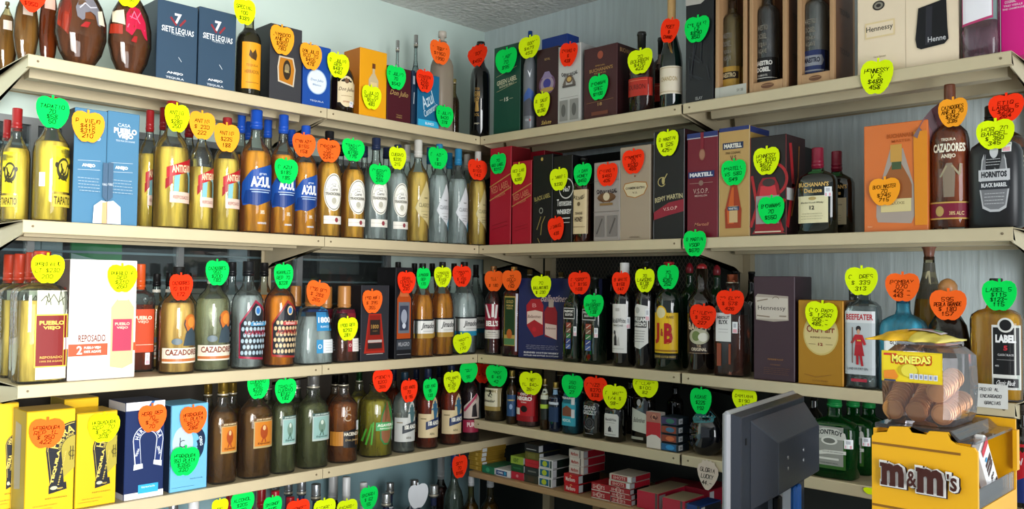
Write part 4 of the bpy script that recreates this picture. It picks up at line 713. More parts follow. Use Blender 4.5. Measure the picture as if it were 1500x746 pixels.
carton('L1', 221, 281, 2, .02, .085, 'navy carton with white 7 emblem, beside the amber flasks', '33495e', side_col='1d2c3c', els=[('T', '7', -.0, .80, .35, .13, 'dfe3e6', {'b': .04}), ('L', [(-.35, .80), (-.1, .72)], .025, '8e3038'), ('L', [(.35, .80), (.1, .72)], .025, '8e3038'), ('T', 'SIETE LEGUAS', 0, .65, 1.6, .075, 'dfe3e6', {'b': .02}), ('T', 'TEQUILA', 0, .60, .7, .025, 'b8c2ca'), ('T', 'ANEJO', -.1, .11, .8, .035, 'dfe3e6', {'b': .03}), ('T', 'TEQUILA', -.1, .05, .9, .03, 'c4ccd4', {'b': .03}), ('L', [(.05, .32), (.2, .27)], .008, 'b8c2ca')])
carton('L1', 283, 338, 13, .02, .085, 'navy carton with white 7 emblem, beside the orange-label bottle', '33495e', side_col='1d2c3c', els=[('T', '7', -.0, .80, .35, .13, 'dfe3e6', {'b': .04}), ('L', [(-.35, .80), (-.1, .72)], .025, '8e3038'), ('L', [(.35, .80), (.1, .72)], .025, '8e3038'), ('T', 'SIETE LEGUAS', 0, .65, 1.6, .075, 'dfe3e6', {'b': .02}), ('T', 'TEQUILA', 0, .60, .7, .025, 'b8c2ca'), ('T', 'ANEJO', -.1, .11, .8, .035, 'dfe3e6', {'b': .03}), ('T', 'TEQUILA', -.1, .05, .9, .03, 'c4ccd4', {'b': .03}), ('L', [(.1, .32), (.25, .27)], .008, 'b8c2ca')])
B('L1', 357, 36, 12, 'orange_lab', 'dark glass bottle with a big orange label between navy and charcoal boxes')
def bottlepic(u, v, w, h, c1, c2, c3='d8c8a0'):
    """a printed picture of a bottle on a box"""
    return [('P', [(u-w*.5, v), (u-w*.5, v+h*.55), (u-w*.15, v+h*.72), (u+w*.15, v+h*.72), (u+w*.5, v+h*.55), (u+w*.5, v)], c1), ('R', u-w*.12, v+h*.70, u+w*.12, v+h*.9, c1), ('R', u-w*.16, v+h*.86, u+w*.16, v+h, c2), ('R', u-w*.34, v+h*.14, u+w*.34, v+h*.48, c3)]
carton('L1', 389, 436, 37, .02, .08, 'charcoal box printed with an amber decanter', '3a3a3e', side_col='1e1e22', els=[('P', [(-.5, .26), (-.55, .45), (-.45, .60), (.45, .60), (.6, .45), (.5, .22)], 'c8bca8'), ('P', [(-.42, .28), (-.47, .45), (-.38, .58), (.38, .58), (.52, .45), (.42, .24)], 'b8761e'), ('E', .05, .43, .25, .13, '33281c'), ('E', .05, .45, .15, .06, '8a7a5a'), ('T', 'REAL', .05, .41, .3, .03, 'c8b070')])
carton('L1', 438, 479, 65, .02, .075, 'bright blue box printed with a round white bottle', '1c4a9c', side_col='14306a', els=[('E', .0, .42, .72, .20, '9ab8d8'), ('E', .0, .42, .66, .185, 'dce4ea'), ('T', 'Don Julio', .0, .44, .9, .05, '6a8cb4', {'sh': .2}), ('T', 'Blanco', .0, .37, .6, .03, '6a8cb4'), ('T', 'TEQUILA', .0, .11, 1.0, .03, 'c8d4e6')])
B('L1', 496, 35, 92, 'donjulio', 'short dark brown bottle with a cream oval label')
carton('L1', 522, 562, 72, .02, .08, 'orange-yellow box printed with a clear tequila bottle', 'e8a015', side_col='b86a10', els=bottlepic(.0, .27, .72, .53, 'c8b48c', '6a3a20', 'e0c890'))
B('L1', 577, 13, 58, 'clear_tall', 'slender clear bottle neck behind the maroon box', d=.2, back=1)
B('L1', 604, 15, 50, 'clear_tall', 'tall slender clear bottle behind the blue boxes', d=.2, back=1)
carton('L1', 563, 598, 98, .02, .08, 'maroon box with gold script, right of the orange-yellow box', '4a1822', side_col='2c0e14', els=[('T', 'Don Julio', .0, .52, 1.5, .12, 'b0905a', {'sh': .3}), ('T', 'ANEJO', .0, .10, .5, .03, 'b0905a'), ('T', 'TEQUILA', .0, .14, .5, .025, 'b0905a')])
carton('L1', 599.5, 604.5, 102, .02, .05, 'thin dark blue box squeezed beside the maroon box', '1c3048', els=[('R', -.5, .75, .6, .9, 'a8b0b8'), ('L', [(0, .4), (.2, .6)], .02, 'a8b0b8')])
carton('L1', 608, 640, 108, .02, .08, 'turquoise blue box with white slanted script', '1e6a94', side_col='143c5c', els=[('T', 'Azul', -.1, .52, 1.2, .22, 'c8dce8', {'rot': 35, 'sh': .3}), ('T', 'Centenario', .2, .36, 1.5, .12, 'c8dce8', {'rot': 35, 'sh': .3}), ('R', -.95, .03, .95, .15, '3ab4e0'), ('T', 'BLANCO', .1, .09, .8, .05, 'e0f0f8', {'b': .03})])
B('L1', 643, 31, 45, 'frosted', 'frosted tan bottle with a cork near the corner')
B('L1', 662, 15, 115, 'rear_gold', 'small brown bottle behind the frosted tan bottle', d=.16, back=1)
# ------------------------------------------------------------------ top right shelf
B('R1', 700, 30, 63, 'black_gold', 'black wine-shaped bottle with gold lettering in the corner')
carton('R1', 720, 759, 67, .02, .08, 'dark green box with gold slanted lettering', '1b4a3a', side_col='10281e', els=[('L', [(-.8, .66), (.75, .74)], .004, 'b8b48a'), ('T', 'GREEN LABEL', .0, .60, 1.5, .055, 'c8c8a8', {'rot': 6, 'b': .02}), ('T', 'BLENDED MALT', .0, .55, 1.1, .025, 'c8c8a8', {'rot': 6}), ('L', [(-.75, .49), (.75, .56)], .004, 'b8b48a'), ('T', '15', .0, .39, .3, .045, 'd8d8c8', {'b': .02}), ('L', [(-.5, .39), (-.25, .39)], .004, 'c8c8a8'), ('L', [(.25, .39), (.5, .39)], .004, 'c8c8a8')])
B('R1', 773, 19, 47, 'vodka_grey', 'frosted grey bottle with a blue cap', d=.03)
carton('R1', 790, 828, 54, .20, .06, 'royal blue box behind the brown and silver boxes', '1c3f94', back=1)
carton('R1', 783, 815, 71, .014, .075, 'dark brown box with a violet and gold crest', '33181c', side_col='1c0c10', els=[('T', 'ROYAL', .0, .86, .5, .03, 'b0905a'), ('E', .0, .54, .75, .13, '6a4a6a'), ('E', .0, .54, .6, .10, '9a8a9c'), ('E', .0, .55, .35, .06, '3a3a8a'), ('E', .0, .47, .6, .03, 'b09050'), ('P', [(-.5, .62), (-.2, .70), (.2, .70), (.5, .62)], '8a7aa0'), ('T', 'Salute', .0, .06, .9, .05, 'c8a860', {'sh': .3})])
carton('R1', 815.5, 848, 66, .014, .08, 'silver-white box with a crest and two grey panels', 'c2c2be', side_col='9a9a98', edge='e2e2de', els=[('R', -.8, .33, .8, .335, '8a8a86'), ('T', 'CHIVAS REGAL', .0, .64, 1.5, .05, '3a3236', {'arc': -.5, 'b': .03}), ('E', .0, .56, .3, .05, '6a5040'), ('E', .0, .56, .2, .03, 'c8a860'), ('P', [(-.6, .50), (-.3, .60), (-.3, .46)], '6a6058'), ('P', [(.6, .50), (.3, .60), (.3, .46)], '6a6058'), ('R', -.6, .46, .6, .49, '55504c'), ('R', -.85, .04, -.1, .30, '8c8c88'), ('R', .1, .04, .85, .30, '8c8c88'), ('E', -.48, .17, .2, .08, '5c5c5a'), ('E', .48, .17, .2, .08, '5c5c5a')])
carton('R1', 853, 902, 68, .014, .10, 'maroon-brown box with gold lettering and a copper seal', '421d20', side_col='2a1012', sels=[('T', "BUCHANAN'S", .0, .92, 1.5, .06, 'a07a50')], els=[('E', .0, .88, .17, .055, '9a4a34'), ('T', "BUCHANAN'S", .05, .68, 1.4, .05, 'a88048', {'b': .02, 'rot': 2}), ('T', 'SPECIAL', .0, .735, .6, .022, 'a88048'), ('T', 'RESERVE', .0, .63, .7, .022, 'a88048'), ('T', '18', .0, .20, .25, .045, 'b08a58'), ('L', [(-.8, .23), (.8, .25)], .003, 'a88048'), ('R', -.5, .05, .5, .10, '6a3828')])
B('R1', 938, 39, 48, 'bourbon', 'dark red bottle with a wide red band', dp=.7)
B('R1', 966, 26, 56, 'bourbon', 'dark red bottle standing behind the champagne bottle', d=.14, back=1)
B('R1', 982, 33, -6, 'champagne', 'champagne bottle with gold foil and a cream label')
carton('R1', 1003, 1044, -32, .014, .08, 'black box with torn grey-white lettered top', '1d1f23', side_col='0e0f11', els=[('P', [(-1, .80), (-1, 1), (1, 1), (1, .86), (.1, .79)], 'b9b5ae'), ('T', 'CAOL ILA', .0, .90, 1.5, .04, '3a3a3a', {'b': .01}), ('T', '12', .0, .85, .3, .035, '4a4a4a'), ('T', 'ISLAY', .0, .035, .5, .025, 'a8a8a8')]+[('L', [(random.uniform(-.8, .8), random.uniform(.15, .6)), (random.uniform(-.8, .8), random.uniform(.15, .6))], .01, '2a2d33') for _ in range(9)])
WD1 = mat('b08a62', .5, noise=.22, scale=9, stretch=(8, 8, .7)); WD2 = mat('6a442c', .5, noise=.3, scale=9, stretch=(8, 8, .7))
def wood_case(x0, x1, yt, desc, bx, bw, byt, els, bdesc, liq, side_txt, tray=None, depth=.10):
    sh = 'R1'; d = .014; a0, _ = along('R', x0, 400, d); a1, _ = along('R', x1, 400, d); W = a1-a0; H = hit('R', (x0+x1)/2, yt, d)[0].z-SH[sh]
    r = empty('wooden_case', ((a0+a1)/2, d, SH[sh]+.0006), 0); th = .010; bh = .026
    box('side_panel', -W/2, -W/2+th, 0, depth, 0, H, WD1, r, .001); box('side_panel', W/2-th, W/2, 0, depth, 0, H, WD1, r, .001)
    box('back_panel', -W/2+th, W/2-th, depth-.006, depth, bh, H, WD2, r); box('base_panel', -W/2+th, W/2-th, 0, depth-.001, 0, bh, WD1, r, .001)
    emit('side_tone_print', [('R', -.8, .005, .8, .995, '5e3e2a')]+[('T', side_txt, .0, .25+.3*i, .5*depth/.10*1.6, .05, '2c1a12', {'rot': 0}) for i in range(3)], Side(depth, H, W/2, 1), r)
    if tray: emit('printed_base', [('R', -1, .0, 1, .085, 'b9b9b0'), ('L', [(-.7, 0), (-.7, .085)], .002, '8a8a80'), ('T', 'SV 38', .6, .045, .4, .02, '77776c')], Flat(W, H, 0), r)
    else: emit('printed_base', [('E', .0, .045, .35, .02, '6a4630'), ('L', [(-.3, .05), (.3, .05)], .003, 'b08a62')], Flat(W, H, 0), r)
    finish(r, 'R', sh, (x0+x1)/2, desc, 'box', 0)
    k = KN['maestro']; aa, t = along('R', bx, 400, d+.045); a = bw/2*t/FPX; H2 = hit('R', bx, byt, d+.045)[0].z-SH[sh]-bh-.001
    b_ = empty('liquor_bottle', (aa, d+.048, SH[sh]+.0006+bh+.0006), 0)
    loft('glass_body', PR['sqr'], a, H2, 2.4, 1, k['glass'], b_, 0, .9); loft('liquid', PR['sqr'], a, H2, 2.4, 1, liq, b_, .02, .8, k=.92, seg=20)
    cap_part('wide', 'b0853a', a*.42, .9*H2, H2, 1, b_); emit('label', els, Round(PR['sqr'], a, H2, 2.4, 1), b_)
    finish(b_, 'R', sh, bx, bdesc, 'bottle', 0)
_mt = [('T', 'MAESTRO', .0, .52, .9, .05, '8a8478'), ('T', 'DOBEL', .0, .44, .8, .05, '8a8478'), ('T', 'TEQUILA', .0, .36, .8, .04, '8a8478'), ('T', 'AGAVE', .0, .30, .8, .04, '8a8478')]
wood_case(1047, 1093, -58, 'open wooden case holding the gold-label bottle', 1072, 33, -16, [('R', -1.25, .02, 1.25, .22, 'b08a38'), ('R', -.8, .10, .9, .17, '2c221c'), ('T', 'MAESTRO', .05, .137, 1.4, .045, 'c8b48a', {'b': .03})]+_mt, 'clear bottle with a gold label inside the first wooden case', liquid('a89a70', .6), 'DOBEL', tray=1)
wood_case(1097, 1152, -62, 'open wooden case holding the black-label bottle', 1124, 34, -30, [('R', -1.25, .02, 1.25, .24, '1c1c1e'), ('T', 'MAESTRO', .05, .19, 1.5, .045, 'd8d6d0', {'b': .05}), ('T', 'DOBEL', .05, .13, 1.2, .045, 'd8d6d0', {'b': .05}), ('T', 'DIAMANTE', .0, .075, .9, .02, 'b8b6b0'), ('L', [(-1, .05), (1, .05)], .006, 'd8d6d0')]+_mt, 'dark clear bottle with a black label inside the second wooden case', liquid('82868a', .55), 'TEQUILA', depth=.12)
wood_case(1168, 1222, -68, 'open wooden case holding the blue-label bottle', 1195, 38, -36, [('R', -1.25, .02, 1.25, .24, '24305e'), ('P', [(-.6, .09), (-.7, .14), (-.5, .19), (.8, .19), (.9, .14), (.8, .09)], '8a8e98'), ('T', 'MAESTRO', .1, .145, 1.2, .05, '1c2038', {'b': .04}), ('R', -1.2, .035, 1.2, .05, '8a8e98')]+_mt, 'clear bottle with a blue label inside the third wooden case', liquid('a4aaac', .6), 'TEQUILA', depth=.12)
carton('R1', 1257, 1407, -70, .02, .10, 'large cream two-part gift box with dark glass windows', 'ecd9bd', side_col='c8b090', els=[('R', -.01, 0, .0, 1, 'c8b498'), ('E', -.55, .60, .125, .042, '33302c'), ('E', -.55, .60, .09, .03, '8a8478'), ('E', -.55, .60, .05, .015, '33302c'), ('R', -.83, .32, -.22, .46, 'e6cfa0'), ('R', -.80, .335, -.25, .445, 'ecd9bd'), ('T', 'Hennessy', -.53, .395, .55, .06, '3a342e', {'b': .01}), ('T', 'Very Special', -.53, .15, .25, .02, '9a8a70'),
    ('P', [(.22, .17), (.19, .24), (.25, .50), (.78, .54), (.80, .30), (.82, .20), (.74, .165), (.30, .15)], '131318'), ('P', [(.38, .18), (.40, .50), (.52, .50), (.5, .18)], '2a2a32'), ('T', 'Henne', .60, .22, .34, .045, 'c8c8cc', {'b': .01}), ('P', [(.18, .80), (.25, .77), (.7, .79), (.78, .83), (.78, 1.0), (.18, 1.0)], '131318'), ('L', [(.45, .64), (.5, .66)], .01, 'c8a890')])
r_, W_, H_ = carton('R1', 1469, 1507, -60, .05, .09, 'hot pink box with white serif lettering', 'd81c84', els=[('T', 'GASTON', -.05, .70, 1.6, .05, 'f0dce6', {'b': .03}), ('T', 'LAGRANGE', .1, .64, 1.9, .05, 'f0dce6', {'b': .03}), ('T', 'COGNAC', -.2, .57, .9, .028, 'f0dce6', {'b': .02}), ('T', 'TRES VIEILLE', .0, .53, 1.5, .02, 'f0dce6'), ('T', 'FINE CHAMPAGNE', .05, .495, 1.7, .02, 'f0dce6')])
B('R1', 1439, 50, -90, 'gin_pink', 'clear square bottle with a white pink-edged label', dp=.6, els=[('P', [(-.85, .27), (-.85, .85), (.8, .85), (.8, .31), (.0, .29)], 'b8386a'), ('P', [(-.80, .29), (-.80, .85), (.75, .85), (.75, .33), (.0, .31)], 'eceaf0'), ('E', .05, .60, .18, .04, 'd89a2c'), ('T', 'PINK', .0, .50, .6, .02, '8a6a78')])
# ------------------------------------------------------------------ second left shelf
B('L2', 18, 38, 158, 'tapatio', 'gold bottle with yellow label and red cap, leftmost on the shelf, label turned aside', rot=-55, d=.09)
B('L2', 4, 30, 175, 'tapatio', 'yellow-label bottle cut by the left edge of the frame', rot=-50, d=.19, back=1)
B('L2', 70, 49, 142, 'tapatio', 'gold bottle with yellow label facing front beside the blue twin boxes', rot=8)
def pv(x0, x1, yt, desc, mirror):
    s = -1 if mirror else 1
    e = [('T', 'PUEBLO', .1, .835, 1.45, .05, 'e6e2d8', {'b': .05}), ('T', 'VIEJO', .1, .785, 1.0, .05, 'e6e2d8', {'b': .05}), ('T', 'CASA', .0, .885, .8, .03, 'c8d2da'), ('T', 'TEQUILA DE AGAVE', .1, .745, 1.2, .018, 'c8d2da')] if mirror else [('T', 'PUEBLO', -.1, .75, 1.4, .04, 'c8d2da', {'b': .04})]
    e += [('L', [(-.75, .545), (.6, .555)], .003, 'c8d2da'), ('T', 'ANEJO', -.1, .505, .8, .035, 'eef2f4', {'b': .05}), ('L', [(-.75, .465), (.6, .475)], .003, 'c8d2da')]+para(-.75, .55, .27, .41, 5, '9fb4c4', .006)
    u = -1 if mirror else 1
    e += [('P', [(u, .01), (u, .20), (u-s*.35, .21), (u-s*.8, .16), (u-s*.85, .01)], 'e8f2f6'), ('P', [(u, .01), (u, .2), (u-s*.3, .19), (u-s*.32, .01)], 'd8a878' if not mirror else 'f0d8d0'), ('P', [(u, .20), (u, .54), (u-s*.3, .54), (u-s*.3, .24)], '46607a'), ('T', 'PUEBLO', u-s*.17, .35, .3, .02, 'c8d2da')]
    carton('L2', x0, x1, yt, .02, .08, desc, '4a7c9e', els=e, side_col='262a34', rough=.3)
pv(103, 151.5, 159, 'steel blue printed box, left one of the twin boxes', False)
pv(152, 199, 164, 'steel blue printed box, right one of the twin boxes', True)
B('L2', 247, 50, 148, 'antiguo', 'gold bottle with red banner and pale blue horseshoe')
B('L2', 291, 34, 170, 'antiguo', 'gold bottle with red banner and pale blue horseshoe', lvl=.55)
B('L2', 328, 38, 172, 'antiguo', 'gold bottle with red banner and pale blue horseshoe')
B('L2', 214, 32, 161, 'antiguo', 'red-capped banner bottle in the rear row', d=.145, back=1)
B('L2', 234, 32, 157, 'antiguo', 'red-capped banner bottle in the rear row', d=.20, back=1)
B('L2', 272, 34, 170, 'antiguo', 'red-capped banner bottle in the rear row', d=.15, back=1)
B('L2', 371, 46, 161, 'azul', 'amber bottle with bright blue wave label and blue cap')
B('L2', 411, 38, 168, 'azul', 'amber bottle with bright blue wave label and blue cap')
B('L2', 444, 36, 184, 'azul', 'amber bottle with bright blue wave label and blue cap')
for x_, y_, d_ in ((349, 167, .14), (359, 178, .22), (388, 175, .15), (423, 190, .15)): B('L2', x_, 32, y_, 'azul', 'blue-capped amber bottle in the rear row', d=d_, back=1)
B('L2', 479, 37, 192, 'tradicional', 'amber bottle with white oval label and black cap')
B('L2', 515, 36, 206, 'tradicional', 'amber bottle with white oval label partly under a green tag')
B('L2', 548, 36, 202, 'tradicional_plata', 'clear bottle with white oval label and navy cap')
B('L2', 580, 32, 212, 'tradicional_plata', 'clear bottle with white oval label under the yellow tag')
for x_, y_ in ((496, 212), (531, 214), (563, 216)): B('L2', x_, 28, y_, 'tradicional_plata' if x_ > 520 else 'tradicional', 'oval-label bottle in the rear row', d=.15, back=1)
B('L2', 610, 34, 205, 'clasico_gold', 'gold bottle with beige diamond label, left of the clear ones')
B('L2', 641, 29, 211, 'clasico_plata', 'clear bottle with silver diamond label and blue cap')
B('L2', 669, 30, 218, 'clasico_plata', 'clear bottle with silver diamond label and blue cap')
B('L2', 698, 27, 222, 'clasico_gold', 'gold bottle with beige diamond label at the corner end')
for x_, y_ in ((594, 212), (627, 216), (656, 224), (682, 226)): B('L2', x_, 26, y_, 'clasico_gold' if x_ in (594, 682) else 'clasico_plata', 'diamond-label bottle in the rear row', d=.15, back=1)
# ------------------------------------------------------------------ second right shelf
def redlab(x0, x1, yt, desc, d=.012, sc='5e0c14'):
    carton('R2', x0, x1, yt, d, .09, desc, 'a3162a', side_col=sc, els=[('L', [(-.98, .60), (.98, .72)], .012, 'b8864a'), ('L', [(-.98, .46), (.98, .58)], .012, 'b8864a'), ('T', 'RED LABEL', .0, .59, 1.7, .07, 'c8785a', {'rot': 15}), ('T', 'WALKER', .0, .51, 1.0, .03, 'c8785a', {'rot': 15}), ('L', [(-.7, .2), (.7, .24)], .004, '7a1018'), ('L', [(-.7, .16), (.7, .2)], .004, '7a1018')])
redlab(716, 747, 216, 'tall red box with gold slanted lines in the corner')
redlab(749, 777, 236, 'shorter red box with gold slanted lines')
redlab(754, 796, 223, 'red box lying behind the shorter red box', d=.14)
carton('R2', 779, 808, 227, .012, .08, 'black box with gold slanted lettering and gold swooshes', '141416', side_col='0c0c0e', els=[('T', 'BLACK LABEL', .0, .52, 1.6, .05, 'a89a5a', {'rot': 10}), ('E', -.05, .95, .12, .02, 'b8a050'), ('E', -.1, .37, .2, .035, '8a8a80'), ('E', -.1, .37, .13, .022, '141416'), ('L', [(-.5, .16), (-.1, .30)], .012, '8a7c48'), ('L', [(-.1, .10), (.0, .22), (.3, .3)], .012, '8a7c48'), ('L', [(-.4, .06), (-.2, .01)], .01, '8a7c48'), ('L', [(-.7, .45), (.7, .55)], .004, '5c5a3a')])
carton('R2', 809, 837, 228, .012, .08, 'black box with white whiskey lettering', '101012', side_col='0a0a0c', els=[('E', .4, .62, .75, .12, 'c8c8c4'), ('E', .4, .62, .68, .105, '101012'), ('T', 'No7', .45, .61, .7, .06, 'dcdcd8', {'b': .03}), ('T', 'Tennessee', .2, .46, 1.5, .08, 'dcdcd8'), ('T', 'WHISKEY', .2, .355, 1.5, .055, 'dcdcd8', {'b': .04}), ('L', [(-.5, .28), (.8, .28)], .012, 'dcdcd8'), ('L', [(-.3, .23), (.8, .23)], .006, 'dcdcd8')])
B('R2', 854, 26, 232, 'rear_dark', 'square whiskey bottle with a cream label under the green tag', prof='sqr', n=6, dp=.85, glass=darkglass('2a0e08'), els=[('R', -1.0, .10, 1.0, .62, 'd0bc94'), ('T', 'JACK DANIELS', -.05, .54, 1.5, .06, '2c2018', {'arc': -.5, 'b': .03}), ('T', 'TENNESSEE', -.05, .34, 1.0, .03, '4a3a2a', {'b': .02}), ('T', 'HONEY', -.05, .27, 1.1, .06, '3a2a1c', {'b': .03}), ('E', -.05, .45, .2, .025, '6a5a40'), ('L', [(-.8, .18), (.8, .18)], .005, '6a5a40')])
B('R2', 838, 28, 228, 'rear_dark', 'black bottle in the rear row behind the whiskey box', d=.17, back=1)
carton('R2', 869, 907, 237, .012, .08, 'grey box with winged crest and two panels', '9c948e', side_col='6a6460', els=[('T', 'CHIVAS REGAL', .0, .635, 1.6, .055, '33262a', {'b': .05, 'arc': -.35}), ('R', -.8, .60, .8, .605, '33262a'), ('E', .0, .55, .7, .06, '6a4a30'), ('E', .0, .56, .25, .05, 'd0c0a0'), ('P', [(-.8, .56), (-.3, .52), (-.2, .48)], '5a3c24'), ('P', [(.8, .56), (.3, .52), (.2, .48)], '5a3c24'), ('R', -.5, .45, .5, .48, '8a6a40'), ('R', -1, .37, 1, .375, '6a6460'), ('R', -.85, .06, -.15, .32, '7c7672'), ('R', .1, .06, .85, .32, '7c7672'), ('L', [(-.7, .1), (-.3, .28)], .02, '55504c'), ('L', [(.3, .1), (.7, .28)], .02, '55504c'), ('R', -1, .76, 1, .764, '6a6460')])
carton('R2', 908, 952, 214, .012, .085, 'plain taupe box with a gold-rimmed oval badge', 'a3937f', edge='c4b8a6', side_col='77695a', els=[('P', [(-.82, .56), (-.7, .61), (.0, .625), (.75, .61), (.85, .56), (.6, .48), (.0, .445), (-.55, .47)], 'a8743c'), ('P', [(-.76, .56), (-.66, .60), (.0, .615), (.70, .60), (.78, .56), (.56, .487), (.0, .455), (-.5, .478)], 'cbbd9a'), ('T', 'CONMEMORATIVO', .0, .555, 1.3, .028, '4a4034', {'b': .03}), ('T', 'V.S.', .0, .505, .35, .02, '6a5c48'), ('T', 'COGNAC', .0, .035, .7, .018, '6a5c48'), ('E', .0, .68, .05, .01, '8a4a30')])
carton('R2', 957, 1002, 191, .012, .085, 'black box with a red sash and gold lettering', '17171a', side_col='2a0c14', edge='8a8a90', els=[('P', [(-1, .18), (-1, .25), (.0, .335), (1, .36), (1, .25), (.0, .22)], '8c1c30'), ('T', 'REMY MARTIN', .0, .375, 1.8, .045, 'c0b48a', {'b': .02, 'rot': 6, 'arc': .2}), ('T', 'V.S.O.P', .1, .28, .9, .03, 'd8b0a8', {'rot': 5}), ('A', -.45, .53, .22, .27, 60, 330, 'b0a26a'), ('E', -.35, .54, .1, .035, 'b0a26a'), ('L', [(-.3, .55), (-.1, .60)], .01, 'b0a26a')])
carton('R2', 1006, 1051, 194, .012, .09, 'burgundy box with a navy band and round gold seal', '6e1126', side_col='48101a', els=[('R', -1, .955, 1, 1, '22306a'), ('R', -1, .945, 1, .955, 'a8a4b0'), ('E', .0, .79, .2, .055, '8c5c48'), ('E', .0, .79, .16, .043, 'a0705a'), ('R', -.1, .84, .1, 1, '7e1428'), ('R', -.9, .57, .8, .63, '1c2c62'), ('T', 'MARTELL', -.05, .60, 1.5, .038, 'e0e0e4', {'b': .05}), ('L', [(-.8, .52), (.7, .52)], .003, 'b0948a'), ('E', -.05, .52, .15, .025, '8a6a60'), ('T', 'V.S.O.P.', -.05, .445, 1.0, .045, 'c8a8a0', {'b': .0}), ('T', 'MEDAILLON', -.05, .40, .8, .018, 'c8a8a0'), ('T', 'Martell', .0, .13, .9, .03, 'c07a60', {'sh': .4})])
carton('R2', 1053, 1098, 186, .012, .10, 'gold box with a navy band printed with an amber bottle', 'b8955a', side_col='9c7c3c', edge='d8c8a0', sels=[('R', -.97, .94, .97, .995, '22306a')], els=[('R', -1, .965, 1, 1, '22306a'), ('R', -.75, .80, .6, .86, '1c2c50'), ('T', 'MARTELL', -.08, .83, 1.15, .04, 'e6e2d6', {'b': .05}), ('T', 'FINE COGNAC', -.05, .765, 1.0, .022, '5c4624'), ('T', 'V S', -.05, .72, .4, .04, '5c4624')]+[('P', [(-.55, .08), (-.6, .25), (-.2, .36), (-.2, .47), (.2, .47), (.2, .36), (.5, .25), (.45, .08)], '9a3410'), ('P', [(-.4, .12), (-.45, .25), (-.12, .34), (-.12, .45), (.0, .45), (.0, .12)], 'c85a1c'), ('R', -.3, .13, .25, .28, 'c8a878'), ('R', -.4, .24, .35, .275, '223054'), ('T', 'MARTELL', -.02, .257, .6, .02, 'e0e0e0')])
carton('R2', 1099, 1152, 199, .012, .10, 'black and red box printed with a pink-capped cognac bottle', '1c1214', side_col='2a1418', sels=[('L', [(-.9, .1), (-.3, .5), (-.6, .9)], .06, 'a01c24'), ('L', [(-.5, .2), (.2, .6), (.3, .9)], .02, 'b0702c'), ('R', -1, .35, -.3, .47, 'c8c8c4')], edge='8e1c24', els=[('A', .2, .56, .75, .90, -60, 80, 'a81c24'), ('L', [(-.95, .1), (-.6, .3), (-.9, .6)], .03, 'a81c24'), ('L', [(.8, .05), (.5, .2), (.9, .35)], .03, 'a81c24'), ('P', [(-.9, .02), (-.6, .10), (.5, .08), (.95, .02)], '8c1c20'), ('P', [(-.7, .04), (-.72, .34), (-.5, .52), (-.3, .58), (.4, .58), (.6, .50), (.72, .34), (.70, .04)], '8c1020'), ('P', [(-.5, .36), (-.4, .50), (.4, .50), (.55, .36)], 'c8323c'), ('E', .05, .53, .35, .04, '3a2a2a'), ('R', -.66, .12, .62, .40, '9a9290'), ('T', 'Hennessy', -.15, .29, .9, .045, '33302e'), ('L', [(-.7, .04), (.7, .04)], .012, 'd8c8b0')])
carton('R2', 1156, 1176, 215, .13, .07, 'dark box standing behind the round-shouldered whisky bottles', '141012', back=1)
B('R2', 1198, 56, 217, 'buchanan', 'flat round-shouldered dark whisky bottle with burgundy cap, in front')
B('R2', 1226, 50, 222, 'buchanan', 'flat round-shouldered dark whisky bottle with burgundy cap, behind', d=.12, back=1, seal=None)
carton('R2', 1266, 1360, 180, .014, .13, 'large orange box printed with a whisky bottle', 'd8702c', rough=.28, els=[('P', [(-.55, .09), (-.60, .14), (-.58, .42), (-.40, .50), (-.15, .56), (-.15, .76), (.25, .76), (.25, .56), (.5, .50), (.58, .42), (.60, .14), (.5, .07)], 'a89a90'), ('P', [(-.50, .30), (-.50, .42), (-.35, .48), (-.1, .54), (-.1, .62), (.2, .62), (.2, .54), (.45, .48), (.52, .42), (.52, .30)], '9a5c30'), ('R', -.1, .57, .2, .64, '44583a'), ('R', -.14, .64, .22, .80, 'c89848'), ('R', -.45, .18, .5, .30, 'd8c890'), ('T', 'DELUXE', .0, .26, .6, .025, '8a7a50'), ('T', "BUCHANAN'S", .2, .88, .9, .04, 'b85a20', {'b': .04}), ('T', 'MASTER', .2, .83, .6, .025, 'b85a20'), ('T', '750ml', -.8, .05, .15, .012, 'f0c8a0'), ('P', [(.62, .05), (.58, .9), (1, .9), (1, .05)], 'e08c20')])
r_ = empty('pleated_gift_bag', (*wpos('R', along('R', 1364, 400, .11)[0], .11), SH['R2']+.0006), 0)
tips = [(1338, 199), (1346, 186), (1354, 172), (1364, 160), (1376, 151), (1392, 147)]; knot = hit('R', 1388, 236, .055)[0]; foot = Vector((r_.location.x, .105, SH['R2']+.001))
def pleat(P, col):
    bm = bmesh.new(); P = [Vector(p)-r_.location for p in P]; c = [bm.verts.new(p) for p in P]; e_ = [bm.verts.new(p+Vector((0, .0015, 0))) for p in P]
    bm.faces.new(c); bm.faces.new(e_[::-1]); n_ = len(P)
    for q in range(n_): bm.faces.new((c[q], e_[q], e_[(q+1) % n_], c[(q+1) % n_]))
    bm_obj('pleat', bm, mat(col, .45), r_)
for i in range(5):
    pa = hit('R', *tips[i], .006+.003*(i % 2)+.004*i)[0]; pb = hit('R', *tips[i+1], .009+.004*i)[0]
    pleat([pa, pb, knot+Vector((.002*i, 0, .004))], '6a3a44' if i % 2 else '4a222c')
pleat([foot, foot+Vector((.028, 0, 0)), knot+Vector((.006, 0, 0)), knot-Vector((.010, 0, .012))], '4a222c')
tag(r_, 'pleated plum-coloured gift bag between the orange box and the amber bottle', 'gift bag')
B('R2', 1393, 52, 124, 'cazanejo', 'amber bottle with white lettering and brown stopper', dp=.75)
B('R2', 1460, 70, 155, 'hornitos', 'matt black bottle with a silver arch badge', dp=.55)
